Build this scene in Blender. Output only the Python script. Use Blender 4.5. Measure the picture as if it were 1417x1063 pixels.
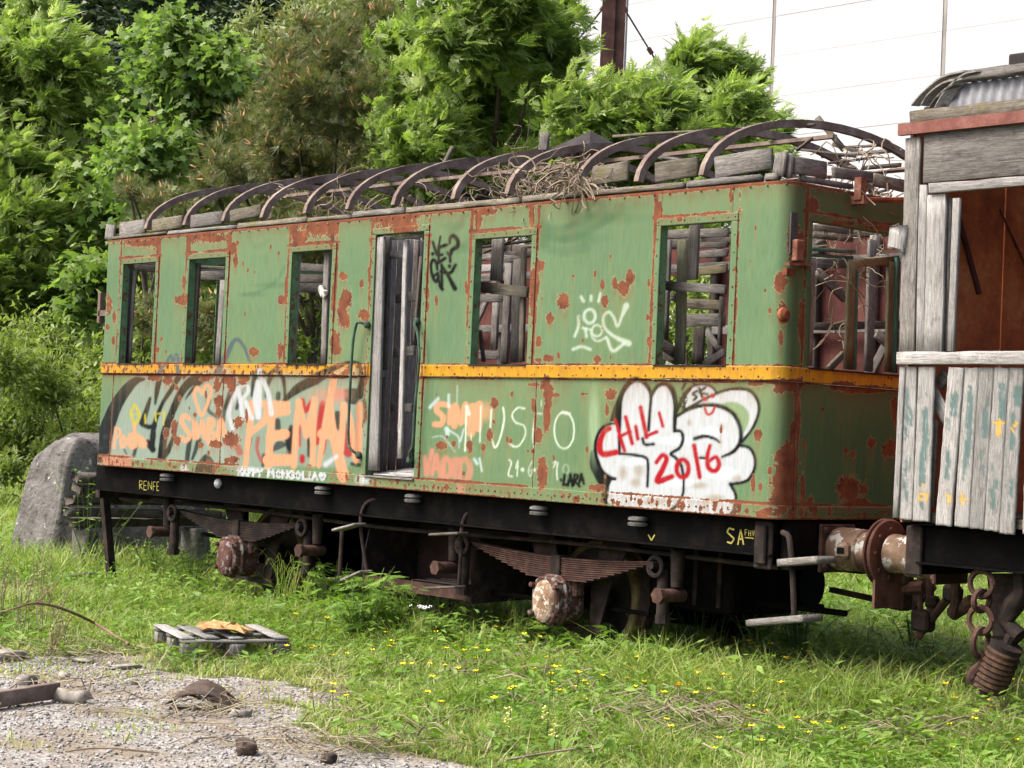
import bpy, math, random
import numpy as np
from mathutils import Vector, Matrix

random.seed(7); RNG = np.random.default_rng(11)
scene = bpy.context.scene
COL = scene.collection
for o in list(bpy.data.objects):
    bpy.data.objects.remove(o)

# ------------------------------------------------------------------ camera
ZB = 1.23                       # lower edge of the carriage wall above the rail
PW, PH = 1417.0, 1063.0         # size of the photograph the pixel notes below refer to
FPX = 2664.4
CAM = np.array([8.644, -10.229, 0.514 + ZB])
YAW, PITCH, ROLL = 0.8402, 0.02575, 0.04299
def _basis():
    cy, sy, cp, sp = math.cos(YAW), math.sin(YAW), math.cos(PITCH), math.sin(PITCH)
    f = np.array([-sy*cp, cy*cp, sp]); r = np.array([cy, sy, 0.]); u = np.cross(r, f)
    c, s = math.cos(ROLL), math.sin(ROLL)
    return r*c + u*s, u*c - r*s, f
CR, CU, CF = _basis()
cd = bpy.data.cameras.new('camera'); cam = bpy.data.objects.new('camera', cd); COL.objects.link(cam)
cd.sensor_width = 36.0; cd.lens = 36.0*FPX/PW; cd.clip_start = 0.1; cd.clip_end = 2000
m4 = Matrix.Identity(4)
for i in range(3):
    m4[i][0], m4[i][1], m4[i][2], m4[i][3] = CR[i], CU[i], -CF[i], CAM[i]
cam.matrix_world = m4
scene.camera = cam

# ------------------------------------------------------------------ light
SUN_EL, SUN_AZ = math.radians(52), math.radians(208)     # azimuth clockwise from +Y
w = bpy.data.worlds.new('World'); scene.world = w; w.use_nodes = True
wn = w.node_tree.nodes; sky = wn.new('ShaderNodeTexSky'); sky.sky_type = 'NISHITA'
sky.sun_disc = False; sky.sun_elevation = SUN_EL; sky.sun_rotation = SUN_AZ
sky.air_density = 0.4; sky.dust_density = 9.0; sky.ozone_density = 0.2; sky.altitude = 800
bg = wn['Background']; bg.inputs['Strength'].default_value = 0.15
w.node_tree.links.new(sky.outputs['Color'], bg.inputs['Color'])
sd = bpy.data.lights.new('sun', 'SUN'); sun = bpy.data.objects.new('sun', sd); COL.objects.link(sun)
sd.energy = 1.05; sd.angle = math.radians(35); sd.color = (1.0, 0.97, 0.93)
tosun = Vector((math.cos(SUN_EL)*math.sin(SUN_AZ), math.cos(SUN_EL)*math.cos(SUN_AZ), math.sin(SUN_EL)))
sun.rotation_euler = tosun.to_track_quat('Z', 'Y').to_euler(); sun.location = (0, 0, 30)
vs = scene.view_settings
vs.view_transform = 'Standard'; vs.look = 'None'; vs.gamma = 1.0; vs.exposure = 1.85; vs.use_curve_mapping = False

# ------------------------------------------------------------------ pixel helpers (a pixel gives a direction only)
def ray(px, py):
    return CF*FPX + CR*(px - PW/2) - CU*(py - PH/2)
def on(px, py, axis, value):
    """point where the pixel's direction meets the plane axis=value (world metres)"""
    d = ray(px, py); return CAM + d*((value - CAM[axis])/d[axis])
def ony(px, py, y): return on(px, py, 1, y)
def onx(px, py, x): return on(px, py, 0, x)
def ong(px, py, z=0.0): return on(px, py, 2, z)
def dist(px, py, D):
    d = ray(px, py); return CAM + d*(D/math.hypot(d[0], d[1]))
def project(P):
    d = P - CAM; z = d @ CF
    return PW/2 + FPX*(d @ CR)/z, PH/2 - FPX*(d @ CU)/z
def crop(ox, oy, s):
    return lambda pts: [(ox + a/s, oy + b/s) for a, b in pts]

# ------------------------------------------------------------------ noise
_LAT = np.random.default_rng(5).random((256, 256))
def vnoise(x, y):
    xi = np.floor(x).astype(int); yi = np.floor(y).astype(int); fx = x - xi; fy = y - yi
    fx = fx*fx*(3 - 2*fx); fy = fy*fy*(3 - 2*fy)
    g = lambda a, b: _LAT[a & 255, b & 255]
    return (g(xi, yi)*(1-fx) + g(xi+1, yi)*fx)*(1-fy) + (g(xi, yi+1)*(1-fx) + g(xi+1, yi+1)*fx)*fy
def fbm(x, y, octv=4, seed=0):
    x = np.asarray(x, float) + seed*17.3; y = np.asarray(y, float) + seed*9.1; s = 0; a = .5; t = 0
    for i in range(octv):
        s = s + a*vnoise(x, y); t += a; a *= .5; x = x*2.03 + 11.7; y = y*2.03 + 5.3
    return s/t
def smooth(a, b, x):
    t = np.clip((x - a)/(b - a), 0, 1); return t*t*(3 - 2*t)
def lin(r, g, b):
    f = lambda c: (c/255)/12.92 if c/255 <= .04045 else ((c/255 + .055)/1.055)**2.4
    return (f(r), f(g), f(b))

# ------------------------------------------------------------------ objects
WM = {}                                             # world matrices while building
def link(o, parent=None, M=None):
    COL.objects.link(o)
    M = M if M is not None else Matrix.Identity(4)
    WM[o.name] = M
    if parent is not None:
        o.parent = parent; o.matrix_local = WM[parent.name].inverted() @ M
    else:
        o.matrix_world = M
    return o
def tag(o, label=None, cat=None, group=None, kind=None):
    if label: o['label'] = label
    if cat: o['category'] = cat
    if group: o['group'] = group
    if kind: o['kind'] = kind
    return o
def thing(name, label, cat, loc=(0, 0, 0), group=None):
    return tag(link(bpy.data.objects.new(name, None), None, Matrix.Translation(Vector([float(c) for c in loc]))), label, cat, group)
def T(*v): return Matrix.Translation(Vector([float(c) for c in (v[0] if len(v) == 1 else v)]))

def raw_mesh(name, V, F, smooth_=False, attrs=None, mats=(), midx=None):
    """F: (n,3) or (n,4) index array, or list of such arrays"""
    V = np.asarray(V, float)
    Fs = [np.asarray(f, int) for f in (F if isinstance(F, list) else [F]) if len(f)]
    me = bpy.data.meshes.new(name)
    me.vertices.add(len(V)); me.vertices.foreach_set('co', V.astype(np.float32).ravel())
    loops = np.concatenate([f.ravel() for f in Fs]); n = sum(len(f) for f in Fs)
    tot = np.concatenate([np.full(len(f), f.shape[1]) for f in Fs])
    st = np.concatenate([[0], np.cumsum(tot)[:-1]])
    me.loops.add(len(loops)); me.loops.foreach_set('vertex_index', loops.astype(np.int32))
    me.polygons.add(n); me.polygons.foreach_set('loop_start', st.astype(np.int32))
    if smooth_: me.polygons.foreach_set('use_smooth', np.ones(n, bool))
    if midx is not None: me.polygons.foreach_set('material_index', np.asarray(midx, np.int32))
    for k, a in (attrs or {}).items():
        a = np.asarray(a, np.float32)
        if a.ndim == 2:
            at = me.attributes.new(k, 'FLOAT_COLOR', 'POINT')
            at.data.foreach_set('color', np.concatenate([a, np.ones((len(a), 1), np.float32)], 1).ravel())
        else:
            at = me.attributes.new(k, 'FLOAT', 'POINT'); at.data.foreach_set('value', a)
    me.update(calc_edges=True); me.validate()
    for m in mats: me.materials.append(m)
    return me

class MB:
    """collects shapes (world coordinates) into one mesh"""
    def __init__(s): s.v = []; s.f = []; s.n = 0; s.sm = False
    def add(s, V, F):
        s.v.append(np.asarray(V, float)); s.f += [tuple(int(i) + s.n for i in q) for q in F]; s.n += len(V); return s
    def box(s, lo, hi, M=None, j=0.0):
        lo, hi = np.asarray(lo, float), np.asarray(hi, float)
        V = np.array([[(lo, hi)[(i >> k) & 1][k] for k in range(3)] for i in range(8)])
        if j: V = V + RNG.uniform(-j, j, V.shape)
        if M is not None: V = np.array([M @ Vector(v) for v in V])
        return s.add(V, [(0,2,3,1),(4,5,7,6),(0,1,5,4),(2,6,7,3),(0,4,6,2),(1,3,7,5)])
    def bar(s, a, b, w, t, up=(0, 0, 1)):
        a, b = np.asarray(a, float), np.asarray(b, float); d = b - a; L = np.linalg.norm(d); d /= L
        y = np.cross(np.asarray(up, float), d)
        if np.linalg.norm(y) < 1e-4: y = np.cross((1., 0, 0), d)
        y /= np.linalg.norm(y); z = np.cross(d, y)
        V = [a + y*sy*w/2 + z*sz*t/2 + d*e for e in (0, L) for sy, sz in ((-1,-1),(1,-1),(1,1),(-1,1))]
        return s.add(V, [(0,3,2,1),(4,5,6,7),(0,1,5,4),(1,2,6,5),(2,3,7,6),(3,0,4,7)])
    def tube(s, pts, r, n=8, cap=True):
        P = np.asarray(pts, float); k = len(P); r = np.broadcast_to(np.asarray(r, float), (k,))
        tg = np.gradient(P, axis=0); tg /= np.linalg.norm(tg, axis=1)[:, None] + 1e-12
        ref = np.array([0.13, 0.31, 0.94]) if abs(tg[0][2]) < .9 else np.array([.94, .3, .1])
        V = []
        for i in range(k):
            a = np.cross(ref, tg[i]); a /= np.linalg.norm(a) + 1e-12; b = np.cross(tg[i], a); ref = b if i else b
            ref = np.cross(tg[i], a)
            for q in range(n):
                t = 2*math.pi*q/n; V.append(P[i] + r[i]*(a*math.cos(t) + b*math.sin(t)))
        F = [(i*n + q, i*n + (q+1) % n, (i+1)*n + (q+1) % n, (i+1)*n + q) for i in range(k-1) for q in range(n)]
        if cap: F += [tuple(range(n))[::-1], tuple(range((k-1)*n, k*n))]
        return s.add(V, F)
    def lathe(s, prof, M, n=24, cap=True):
        """prof: (axial, radius) pairs, spun about local X of M"""
        V = [M @ Vector((a, r*math.cos(2*math.pi*q/n), r*math.sin(2*math.pi*q/n))) for a, r in prof for q in range(n)]
        k = len(prof)
        F = [(i*n + q, (i+1)*n + q, (i+1)*n + (q+1) % n, i*n + (q+1) % n) for i in range(k-1) for q in range(n)]
        if cap: F += [tuple(range(n)), tuple(range((k-1)*n, k*n))[::-1]]
        return s.add([tuple(v) for v in V], F)
    def prism(s, poly, d):
        """poly: list of 3-D points, extruded by vector d"""
        P = np.asarray(poly, float); k = len(P); V = np.concatenate([P, P + np.asarray(d, float)])
        return s.add(V, [tuple(range(k))[::-1], tuple(range(k, 2*k))] + [(i, (i+1) % k, k + (i+1) % k, k + i) for i in range(k)])
    def build(s, name, mat, parent=None, sm=False, bevel=0.0, recentre=True, kind=None):
        V = np.concatenate(s.v); c = (V.min(0) + V.max(0))/2
        me = bpy.data.meshes.new(name); me.from_pydata([tuple(v) for v in V - c], [], s.f); me.update()
        import bmesh
        bm = bmesh.new(); bm.from_mesh(me); bmesh.ops.recalc_face_normals(bm, faces=bm.faces); bm.to_mesh(me); bm.free()
        if sm:
            me.polygons.foreach_set('use_smooth', np.ones(len(me.polygons), bool))
        me.materials.append(mat)
        o = link(bpy.data.objects.new(name, me), parent, T(c))
        if sm:
            md = o.modifiers.new('edges', 'EDGE_SPLIT'); md.split_angle = math.radians(40)
        if bevel:
            md = o.modifiers.new('bevel', 'BEVEL'); md.width = bevel; md.segments = 1; md.limit_method = 'ANGLE'
        if kind: o['kind'] = kind
        return o

def arr_obj(name, V, F, mat, parent=None, attrs=None, sm=False, kind=None, midx=None, mats=None):
    V = np.asarray(V, float); c = (V.min(0) + V.max(0))/2
    me = raw_mesh(name, V - c, F, sm, attrs, mats or (mat,), midx)
    o = link(bpy.data.objects.new(name, me), parent, T(c))
    if kind: o['kind'] = kind
    return o

# ------------------------------------------------------------------ materials
class NT:
    def __init__(s, name):
        s.m = bpy.data.materials.new(name); s.m.use_nodes = True; s.t = s.m.node_tree; s.n = s.t.nodes
        s.b = s.n['Principled BSDF']; s.b.inputs['Specular IOR Level'].default_value = 0.14; s.b.inputs['Roughness'].default_value = .8
        s.out = s.n['Material Output']
    def put(s, sock, v):
        if hasattr(v, 'is_output'): s.t.links.new(v, sock)
        elif isinstance(v, tuple) and len(v) == 3 and sock.type == 'RGBA': sock.default_value = (*v, 1)
        else: sock.default_value = v
    def pos(s): return s.n.new('ShaderNodeNewGeometry').outputs['Position']
    def obj(s): return s.n.new('ShaderNodeTexCoord').outputs['Object']
    def rnd(s): return s.n.new('ShaderNodeObjectInfo').outputs['Random']
    def attr(s, name, fac=False):
        a = s.n.new('ShaderNodeAttribute'); a.attribute_name = name; return a.outputs['Fac' if fac else 'Color']
    def mapv(s, v, scale=(1, 1, 1), off=None):
        m = s.n.new('ShaderNodeMapping'); s.put(m.inputs['Vector'], v); m.inputs['Scale'].default_value = scale
        if off is not None: s.put(m.inputs['Location'], off)
        return m.outputs[0]
    def noise(s, v, scale, detail=4, rough=.6, dist=0.0):
        x = s.n.new('ShaderNodeTexNoise'); s.put(x.inputs['Vector'], v); x.inputs['Scale'].default_value = scale
        x.inputs['Detail'].default_value = detail; x.inputs['Roughness'].default_value = rough; x.inputs['Distortion'].default_value = dist
        return x.outputs['Fac']
    def vor(s, v, scale, out='Distance'):
        x = s.n.new('ShaderNodeTexVoronoi'); s.put(x.inputs['Vector'], v); x.inputs['Scale'].default_value = scale; return x.outputs[out]
    def ramp(s, f, stops, interp='LINEAR'):
        r = s.n.new('ShaderNodeValToRGB'); s.put(r.inputs[0], f); e = r.color_ramp.elements; r.color_ramp.interpolation = interp
        while len(e) < len(stops): e.new(.5)
        for q, (p_, c) in zip(e, stops):
            q.position = p_; q.color = (*c, 1) if isinstance(c, tuple) else (c, c, c, 1)
        return r.outputs[0]
    def math(s, op, a, b=0.0, clamp=False):
        x = s.n.new('ShaderNodeMath'); x.operation = op; x.use_clamp = clamp; s.put(x.inputs[0], a); s.put(x.inputs[1], b); return x.outputs[0]
    def mix(s, f, a, b, mode='MIX'):
        x = s.n.new('ShaderNodeMix'); x.data_type = 'RGBA'; x.blend_type = mode
        s.put(x.inputs[0], f); s.put(x.inputs[6], a); s.put(x.inputs[7], b); return x.outputs[2]
    def bump(s, h, strength=.5, distance=.01):
        x = s.n.new('ShaderNodeBump'); x.inputs['Strength'].default_value = strength; x.inputs['Distance'].default_value = distance
        s.put(x.inputs['Height'], h); s.put(s.b.inputs['Normal'], x.outputs[0])
    def col(s, c): s.put(s.b.inputs['Base Color'], c)
    def rough(s, r): s.put(s.b.inputs['Roughness'], r)

def m_wall():
    k = NT('painted_rusting_steel'); P = k.pos()
    rust, stain, paint = k.attr('rust', True), k.attr('stain', True), k.attr('paint')
    n1 = k.noise(P, 26, 7, .68); n2 = k.noise(P, 9, 5, .6); n3 = k.noise(k.mapv(P, (14, 14, 2.2)), 3, 4, .6); n4 = k.noise(P, 130, 3, .7)
    mask = k.ramp(k.math('ADD', rust, k.math('MULTIPLY', k.math('SUBTRACT', n1, .5), 1.25)), [(.49, 0.0), (.53, 1.0)])
    rc = k.mix(k.ramp(n4, [(.3, 0.0), (.7, .5)]), k.ramp(n2, [(.30, (.055, .022, .015)), (.46, (.125, .045, .024)), (.60, (.155, .058, .027)), (.76, (.23, .092, .034))]), (.085, .034, .021))
    pc = k.mix(k.ramp(n3, [(.35, 0.0), (.75, .5)]), paint, (.55, .62, .48), 'MULTIPLY'); k.b.inputs['Specular IOR Level'].default_value = .07
    pc = k.mix(k.math('MULTIPLY', stain, k.ramp(n3, [(.3, .2), (.7, .9)]), True), pc, k.ramp(stain, [(.12, (.25, .20, .075)), (.5, (.15, .075, .03))]))
    pc = k.mix(k.ramp(n4, [(.62, 0.0), (.8, .6)]), pc, (.45, .36, .28), 'MULTIPLY')
    halo = k.ramp(k.math('ADD', rust, k.math('MULTIPLY', k.math('SUBTRACT', n1, .5), 1.25)), [(.44, 0.0), (.485, .55)])
    pc = k.mix(halo, pc, (.30, .24, .13))
    k.col(k.mix(mask, pc, rc)); k.rough(k.ramp(mask, [(0, .6), (1, .95)]))
    k.bump(k.math('ADD', k.math('MULTIPLY', mask, -.6), k.math('MULTIPLY', n1, k.math('ADD', .25, k.math('MULTIPLY', mask, .8)))), .35, .006)
    return k.m
def m_rust(name, dark, mid, light, sc=7, patch=None):
    k = NT(name); P = k.pos(); n = k.noise(P, sc, 6, .62); n2 = k.noise(P, sc*9, 4, .7)
    c = k.ramp(n, [(.3, dark), (.5, mid), (.68, light)])
    c = k.mix(k.ramp(n2, [(.35, 0.0), (.75, .55)]), c, dark)
    if patch: c = k.mix(k.ramp(k.noise(P, sc*1.7, 6, .66), [(.545, 0.0), (.58, 1.0)]), c, patch)
    k.col(c); k.rough(.82); k.bump(k.math('ADD', n, n2), .45, .005); return k.m
def m_wood(name, dark, mid, light, moss=None):
    k = NT(name); R = k.rnd()
    off = k.n.new('ShaderNodeCombineXYZ'); k.put(off.inputs[0], k.math('MULTIPLY', R, 37.0)); k.put(off.inputs[1], k.math('MULTIPLY', R, 91.0))
    O = k.mapv(k.obj(), (1, 1, 1), off.outputs[0])
    g = k.noise(k.mapv(O, (2.0, 20, 20)), 3.0, 8, .72, .9); f = k.noise(k.mapv(O, (3.0, 75, 75)), 2.5, 5, .75, .4); b = k.noise(O, 3.4, 5, .65); sp = k.noise(O, 70, 3, .7)
    c = k.ramp(g, [(.28, dark), (.47, mid), (.70, light)])
    c = k.mix(k.ramp(f, [(.34, .85), (.50, 0.0)]), c, tuple(x*.6 for x in dark)); c = k.mix(k.ramp(sp, [(.60, 0.0), (.72, .55)]), c, tuple(min(1, x*1.25) for x in light)); c = k.mix(k.ramp(k.noise(O, 11, 5, .7), [(.30, .6), (.44, 0.0)]), c, dark)
    c = k.mix(k.ramp(b, [(.42, 0.0), (.75, .5)]), c, tuple(x*.55 for x in mid))
    if moss: c = k.mix(k.ramp(k.noise(O, 6, 6, .7), [(.52, 0.0), (.64, .75)]), c, moss)
    v = k.math('ADD', .58, k.math('MULTIPLY', R, .40)); vv = k.n.new('ShaderNodeCombineColor')
    for i in range(3): k.put(vv.inputs[i], v)
    c = k.mix(1.0, c, vv.outputs[0], 'MULTIPLY')
    c = k.mix(k.math('MULTIPLY', k.attr('pal', True), k.ramp(k.noise(k.mapv(O, (5, 30, 30)), 2.2, 5, .7), [(.32, 0.0), (.44, 1.0)]), True), c, k.attr('pcol'))
    k.col(c); k.rough(.88); k.bump(k.math('ADD', g, k.math('ADD', f, k.math('MULTIPLY', sp, .5))), .9, .007); return k.m
def m_leaf(name, a, b, c, trans=.4):
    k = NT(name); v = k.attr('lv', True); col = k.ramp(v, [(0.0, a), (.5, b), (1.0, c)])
    k.col(col); k.rough(.5); k.b.inputs['Specular IOR Level'].default_value = .35
    tr = k.n.new('ShaderNodeBsdfTranslucent'); k.put(tr.inputs['Color'], k.mix(1.0, col, (1.0, 1.1, .55), 'MULTIPLY'))
    mx = k.n.new('ShaderNodeMixShader'); mx.inputs[0].default_value = trans
    k.t.links.new(k.b.outputs[0], mx.inputs[1]); k.t.links.new(tr.outputs[0], mx.inputs[2]); k.t.links.new(mx.outputs[0], k.out.inputs[0]); return k.m
def m_plain(name, c, rough=.8, sc=9, var=.35):
    k = NT(name); n = k.noise(k.pos(), sc, 5, .6)
    k.col(k.ramp(n, [(.3, tuple(x*(1-var) for x in c)), (.7, tuple(min(1, x*(1+var)) for x in c))])); k.rough(rough); k.bump(n, .3, .005); return k.m

M = {}
M['wall'] = m_wall()
M['rib'] = m_rust('rusty_brown_steel', (.08, .056, .045), (.165, .125, .10), (.26, .215, .175), 5)
M['rust'] = m_rust('orange_rust', (.06, .022, .014), (.16, .05, .024), (.28, .10, .04), 6)
M['rustred'] = m_rust('red_rusted_sheet', (.20, .06, .03), (.48, .14, .05), (.62, .25, .10), 2.2)
M['redpanel'] = m_rust('dull_red_panel', (.05, .02, .017), (.11, .04, .033), (.16, .065, .05), 3)
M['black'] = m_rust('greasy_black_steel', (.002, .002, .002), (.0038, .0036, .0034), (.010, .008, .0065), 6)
M['dark'] = m_rust('dark_rusty_steel', (.010, .008, .007), (.024, .018, .015), (.062, .038, .028), 8)
M['axle'] = m_rust('flaking_red_brown_casting', (.03, .016, .013), (.075, .036, .028), (.13, .065, .048), 9, (.17, .16, .14))
M['cover'] = m_rust('flaked_cream_cover', (.09, .05, .03), (.22, .14, .085), (.36, .31, .235), 16, (.40, .36, .29))
M['buffer'] = m_rust('weathered_buffer_casing', (.07, .045, .03), (.15, .10, .065), (.22, .17, .12), 6, (.30, .29, .26))
M['tyre'] = m_rust('wheel_steel', (.014, .012, .010), (.03, .025, .02), (.06, .046, .03), 5)
M['tread'] = m_rust('wheel_rim_edge', (.07, .05, .022), (.17, .13, .055), (.26, .20, .09), 7)
M['wood'] = m_wood('weathered_grey_wood', (.075, .066, .056), (.205, .19, .168), (.36, .345, .315))
M['wooddark'] = m_wood('dark_weathered_wood', (.036, .030, .025), (.105, .09, .076), (.19, .17, .145))
M['woodpale'] = m_wood('pale_weathered_plank', (.14, .13, .115), (.33, .32, .295), (.50, .49, .46))
M['woodmoss'] = m_wood('mossy_wood', (.06, .05, .036), (.17, .15, .115), (.29, .265, .21), (.13, .115, .035))
M['woodolive'] = m_wood('olive_painted_wood', (.07, .062, .034), (.17, .15, .085), (.26, .235, .15))
M['woodcream'] = m_wood('cream_green_wood', (.16, .17, .10), (.33, .345, .215), (.45, .45, .33))
M['teal'] = m_wood('teal_painted_wood', (.035, .085, .07), (.075, .19, .155), (.16, .28, .235))
M['greenrail'] = m_rust('green_painted_bar', (.022, .036, .026), (.045, .08, .054), (.08, .13, .09), 12)
M['rail'] = m_rust('rail_steel', (.03, .02, .016), (.07, .045, .035), (.12, .09, .075), 6)
M['orange'] = m_rust('orange_lamp_iron', (.10, .03, .014), (.26, .08, .03), (.40, .16, .06), 14)
M['white'] = m_plain('white_paint', (.75, .76, .76), .6, 20, .1)
M['yellow'] = m_plain('faded_yellow_paint', (.33, .29, .07), .8, 30, .3)
M['cable'] = m_plain('dark_cable', (.03, .026, .024))
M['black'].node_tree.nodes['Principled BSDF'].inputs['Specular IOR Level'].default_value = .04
M['mast'] = m_rust('red_brown_mast', (.03, .016, .014), (.06, .03, .025), (.09, .05, .04), 3)
# ------------------------------------------------------------------ generic makers
def board(name, a, b, width, thick, mat, parent=None, wdir=(0, 0, 1), rag=.006, seg=None, paint=None, tagkw=None):
    """a plank from a to b (world); width lies along wdir; its own object, length on local X so the grain follows it"""
    a, b = Vector([float(c) for c in a]), Vector([float(c) for c in b]); d = b - a; L = d.length; d.normalize()
    wv = Vector(wdir); wv = (wv - d*wv.dot(d)).normalized(); n = d.cross(wv)
    R = Matrix(((d.x, wv.x, n.x), (d.y, wv.y, n.y), (d.z, wv.z, n.z))).to_4x4()
    Mx = Matrix.Translation((a + b)/2) @ R
    nx = seg or (max(3, min(14, int(L/.16))) if rag < .015 else max(4, min(60, int(L/.045)))); ny = 3 if paint is None else max(2, int(width/.014))
    if paint is not None: nx = max(nx, int(L/.018))
    X = np.linspace(-L/2, L/2, nx + 1); Y = np.linspace(-width/2, width/2, ny + 1) if paint is not None else np.array([-width/2, -width/2 + min(rag, width*.12), width/2 - min(rag, width*.12), width/2])
    gx, gy = np.meshgrid(X, Y, indexing='ij'); sd_ = random.random()*50
    edge = (np.abs(gy) > width/2 - 1e-6)
    gy = gy + edge*np.sign(gy)*(-np.abs(fbm(gx*9 + sd_, np.sign(gy)*5, 4) - .45)*rag*2.6)
    ex = (np.abs(gx) > L/2 - 1e-6)
    gx = gx + ex*np.sign(gx)*(-fbm(gy*40 + sd_, np.sign(gx)*3, 2)*rag*2.0)
    bow = (fbm(gx*1.5 + sd_, gx*0 + sd_, 2) - .5)*min(.012, L*.008)
    top = np.stack([gx, gy, thick/2 + bow - edge*rag*.35], -1).reshape(-1, 3); bot = np.stack([gx, gy, -thick/2 + bow + edge*rag*.35], -1).reshape(-1, 3)
    idx = np.arange((nx+1)*(ny+1)).reshape(nx+1, ny+1); N0 = idx.size
    q = np.stack([idx[:-1, :-1], idx[1:, :-1], idx[1:, 1:], idx[:-1, 1:]], -1).reshape(-1, 4)
    rim = list(idx[:, 0]) + list(idx[-1, 1:]) + list(idx[::-1, -1][1:]) + list(idx[0, ::-1][1:-1])
    rim = np.array(rim); nr = np.roll(rim, -1)
    side = np.stack([rim, rim + N0, nr + N0, nr], -1)
    V = np.concatenate([top, bot]); F = np.concatenate([q, q[:, ::-1] + N0, side])
    attrs = None
    if paint is not None:
        Wd = np.array([Mx @ Vector(v) for v in V]); pc, pa = paint(Wd); attrs = {'pcol': pc, 'pal': pa}
    me = raw_mesh(name, V, F, False, attrs, (mat,))
    o = link(bpy.data.objects.new(name, me), parent, Mx)
    return o
def boardpx(name, p0, p1, wpx, y, mat, parent, thick=.03, axis=1, rag=.006):
    """plank traced between two photograph points, lying in the plane axis=y"""
    a, b = on(*p0, axis, y), on(*p1, axis, y)
    dx, dy = p1[0]-p0[0], p1[1]-p0[1]; l = math.hypot(dx, dy); mx_, my_ = (p0[0]+p1[0])/2, (p0[1]+p1[1])/2
    ox, oy = -dy/l*wpx/2, dx/l*wpx/2
    e0, e1 = on(mx_-ox, my_-oy, axis, y), on(mx_+ox, my_+oy, axis, y); wv = e1 - e0; d = (b-a)/np.linalg.norm(b-a)
    wv = wv - d*(wv @ d)
    return board(name, a, b, float(np.linalg.norm(wv)), thick, mat, parent, tuple(wv), rag)

def frames(d, up):
    """rotation matrices (N,3,3), columns x=d, y, z"""
    d = d/(np.linalg.norm(d, axis=1)[:, None] + 1e-9); y = np.cross(up, d); y /= np.linalg.norm(y, axis=1)[:, None] + 1e-9
    return np.stack([d, y, np.cross(d, y)], -1)
def scatter(TV, TF, pos, R, s, lv):
    TV = np.asarray(TV, float); TF = np.asarray(TF, int); N = len(pos); k = len(TV)
    s = np.asarray(s); s = s[:, None] if s.ndim == 1 else s
    L = TV[None]*s[:, None, :] if s.shape[1] == 3 else TV[None]*s[:, :, None]
    V = pos[:, None] + np.einsum('nij,nkj->nki', R, L)
    F = TF[None] + (np.arange(N)*k)[:, None, None]
    return V.reshape(-1, 3), F.reshape(-1, TF.shape[1]), np.repeat(lv, k)
def cat(parts):
    V, F, A, n = [], [], [], 0
    for v, f, a in parts:
        V.append(v); F.append(f + n); A.append(a); n += len(v)
    return np.concatenate(V), np.concatenate(F), np.concatenate(A)
def unit(n): v = RNG.normal(size=(n, 3)); return v/np.linalg.norm(v, axis=1)[:, None]

# ------------------------------------------------------------------ paint and rust on the carriage skin (u runs along the side, round the corner, over the end)
L, WID, HT, RC = 9.26, 3.2, 2.35, 0.10
ARC = RC*math.pi/2
def surf(u):
    u = np.asarray(u, float); x = u.copy(); y = np.zeros_like(u); nx = np.zeros_like(u); ny = -np.ones_like(u)
    c = (u > -RC) & (u <= -RC + ARC); t = (u + RC)/RC
    x[c] = -RC + RC*np.sin(t[c]); y[c] = RC - RC*np.cos(t[c]); nx[c] = np.sin(t[c]); ny[c] = -np.cos(t[c])
    e = u > -RC + ARC; x[e] = 0; y[e] = RC + u[e] + RC - ARC; nx[e] = 1; ny[e] = 0
    c = (u < -L + RC) & (u >= -L + RC - ARC); t = (-L + RC - u)/RC
    x[c] = -L + RC - RC*np.sin(t[c]); y[c] = RC - RC*np.cos(t[c]); nx[c] = -np.sin(t[c]); ny[c] = -np.cos(t[c])
    e = u < -L + RC - ARC; x[e] = -L; y[e] = RC + (-L + RC - ARC) - u[e]; nx[e] = -1; ny[e] = 0
    return x, y, nx, ny
def uend(y): return y - 2*RC + ARC
U0, U1, Z0, Z1, DX = -9.75, 3.0, -.03, 2.42, .008
GU = np.arange(U0, U1, DX); GZ = np.arange(Z0, Z1, DX)
UU, ZZ = np.meshgrid(GU, GZ, indexing='ij')
_x, _y, _, _ = surf(GU)
PX, PY = project(np.stack([np.repeat(_x[:, None], len(GZ), 1), np.repeat(_y[:, None], len(GZ), 1), ZZ + ZB], -1))
VALID = (UU > -9.4)
WIN = [(-8.86, -8.22), (-7.60, -6.95), (-5.86, -5.24), (-3.29, -2.60), (-1.20, -.50)]
DOOR = (-4.62, -3.95)
ENDW = [(uend(.27), uend(1.40)), (uend(1.80), uend(2.93))]

# base green: slight fading, yellowish below, shade of the less lit end painted in as darker green
fa = fbm(UU*.8, ZZ*1.1, 4, 1)[..., None]; fb = fbm(UU*2.5, ZZ*.8, 4, 2)[..., None]
G1, G2, G3 = (np.array(lin(*c)) for c in ((80, 110, 76), (96, 125, 85), (112, 127, 78)))
PAINT = G1*(1-fa) + G2*fa
yl = smooth(.45, .8, fb)*.5*(smooth(2.1, .9, ZZ)[..., None]); PAINT = PAINT*(1-yl) + G3*yl
low = smooth(1.0, .3, ZZ)[..., None]*.25; PAINT = PAINT*(1-low) + np.array(lin(92, 116, 72))*low
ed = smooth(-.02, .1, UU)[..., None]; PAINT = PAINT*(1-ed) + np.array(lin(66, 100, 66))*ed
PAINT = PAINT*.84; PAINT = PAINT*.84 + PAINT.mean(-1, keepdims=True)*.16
def blend(mask, colr):
    global PAINT
    colr = tuple(c_*.82 for c_ in colr)
    PAINT = PAINT*(1-mask[..., None]) + np.array(colr)*mask[..., None]
# yellow belt
belt = ((ZZ > .955) & (ZZ < 1.062)).astype(float); blend(belt, lin(186, 136, 24))

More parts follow.
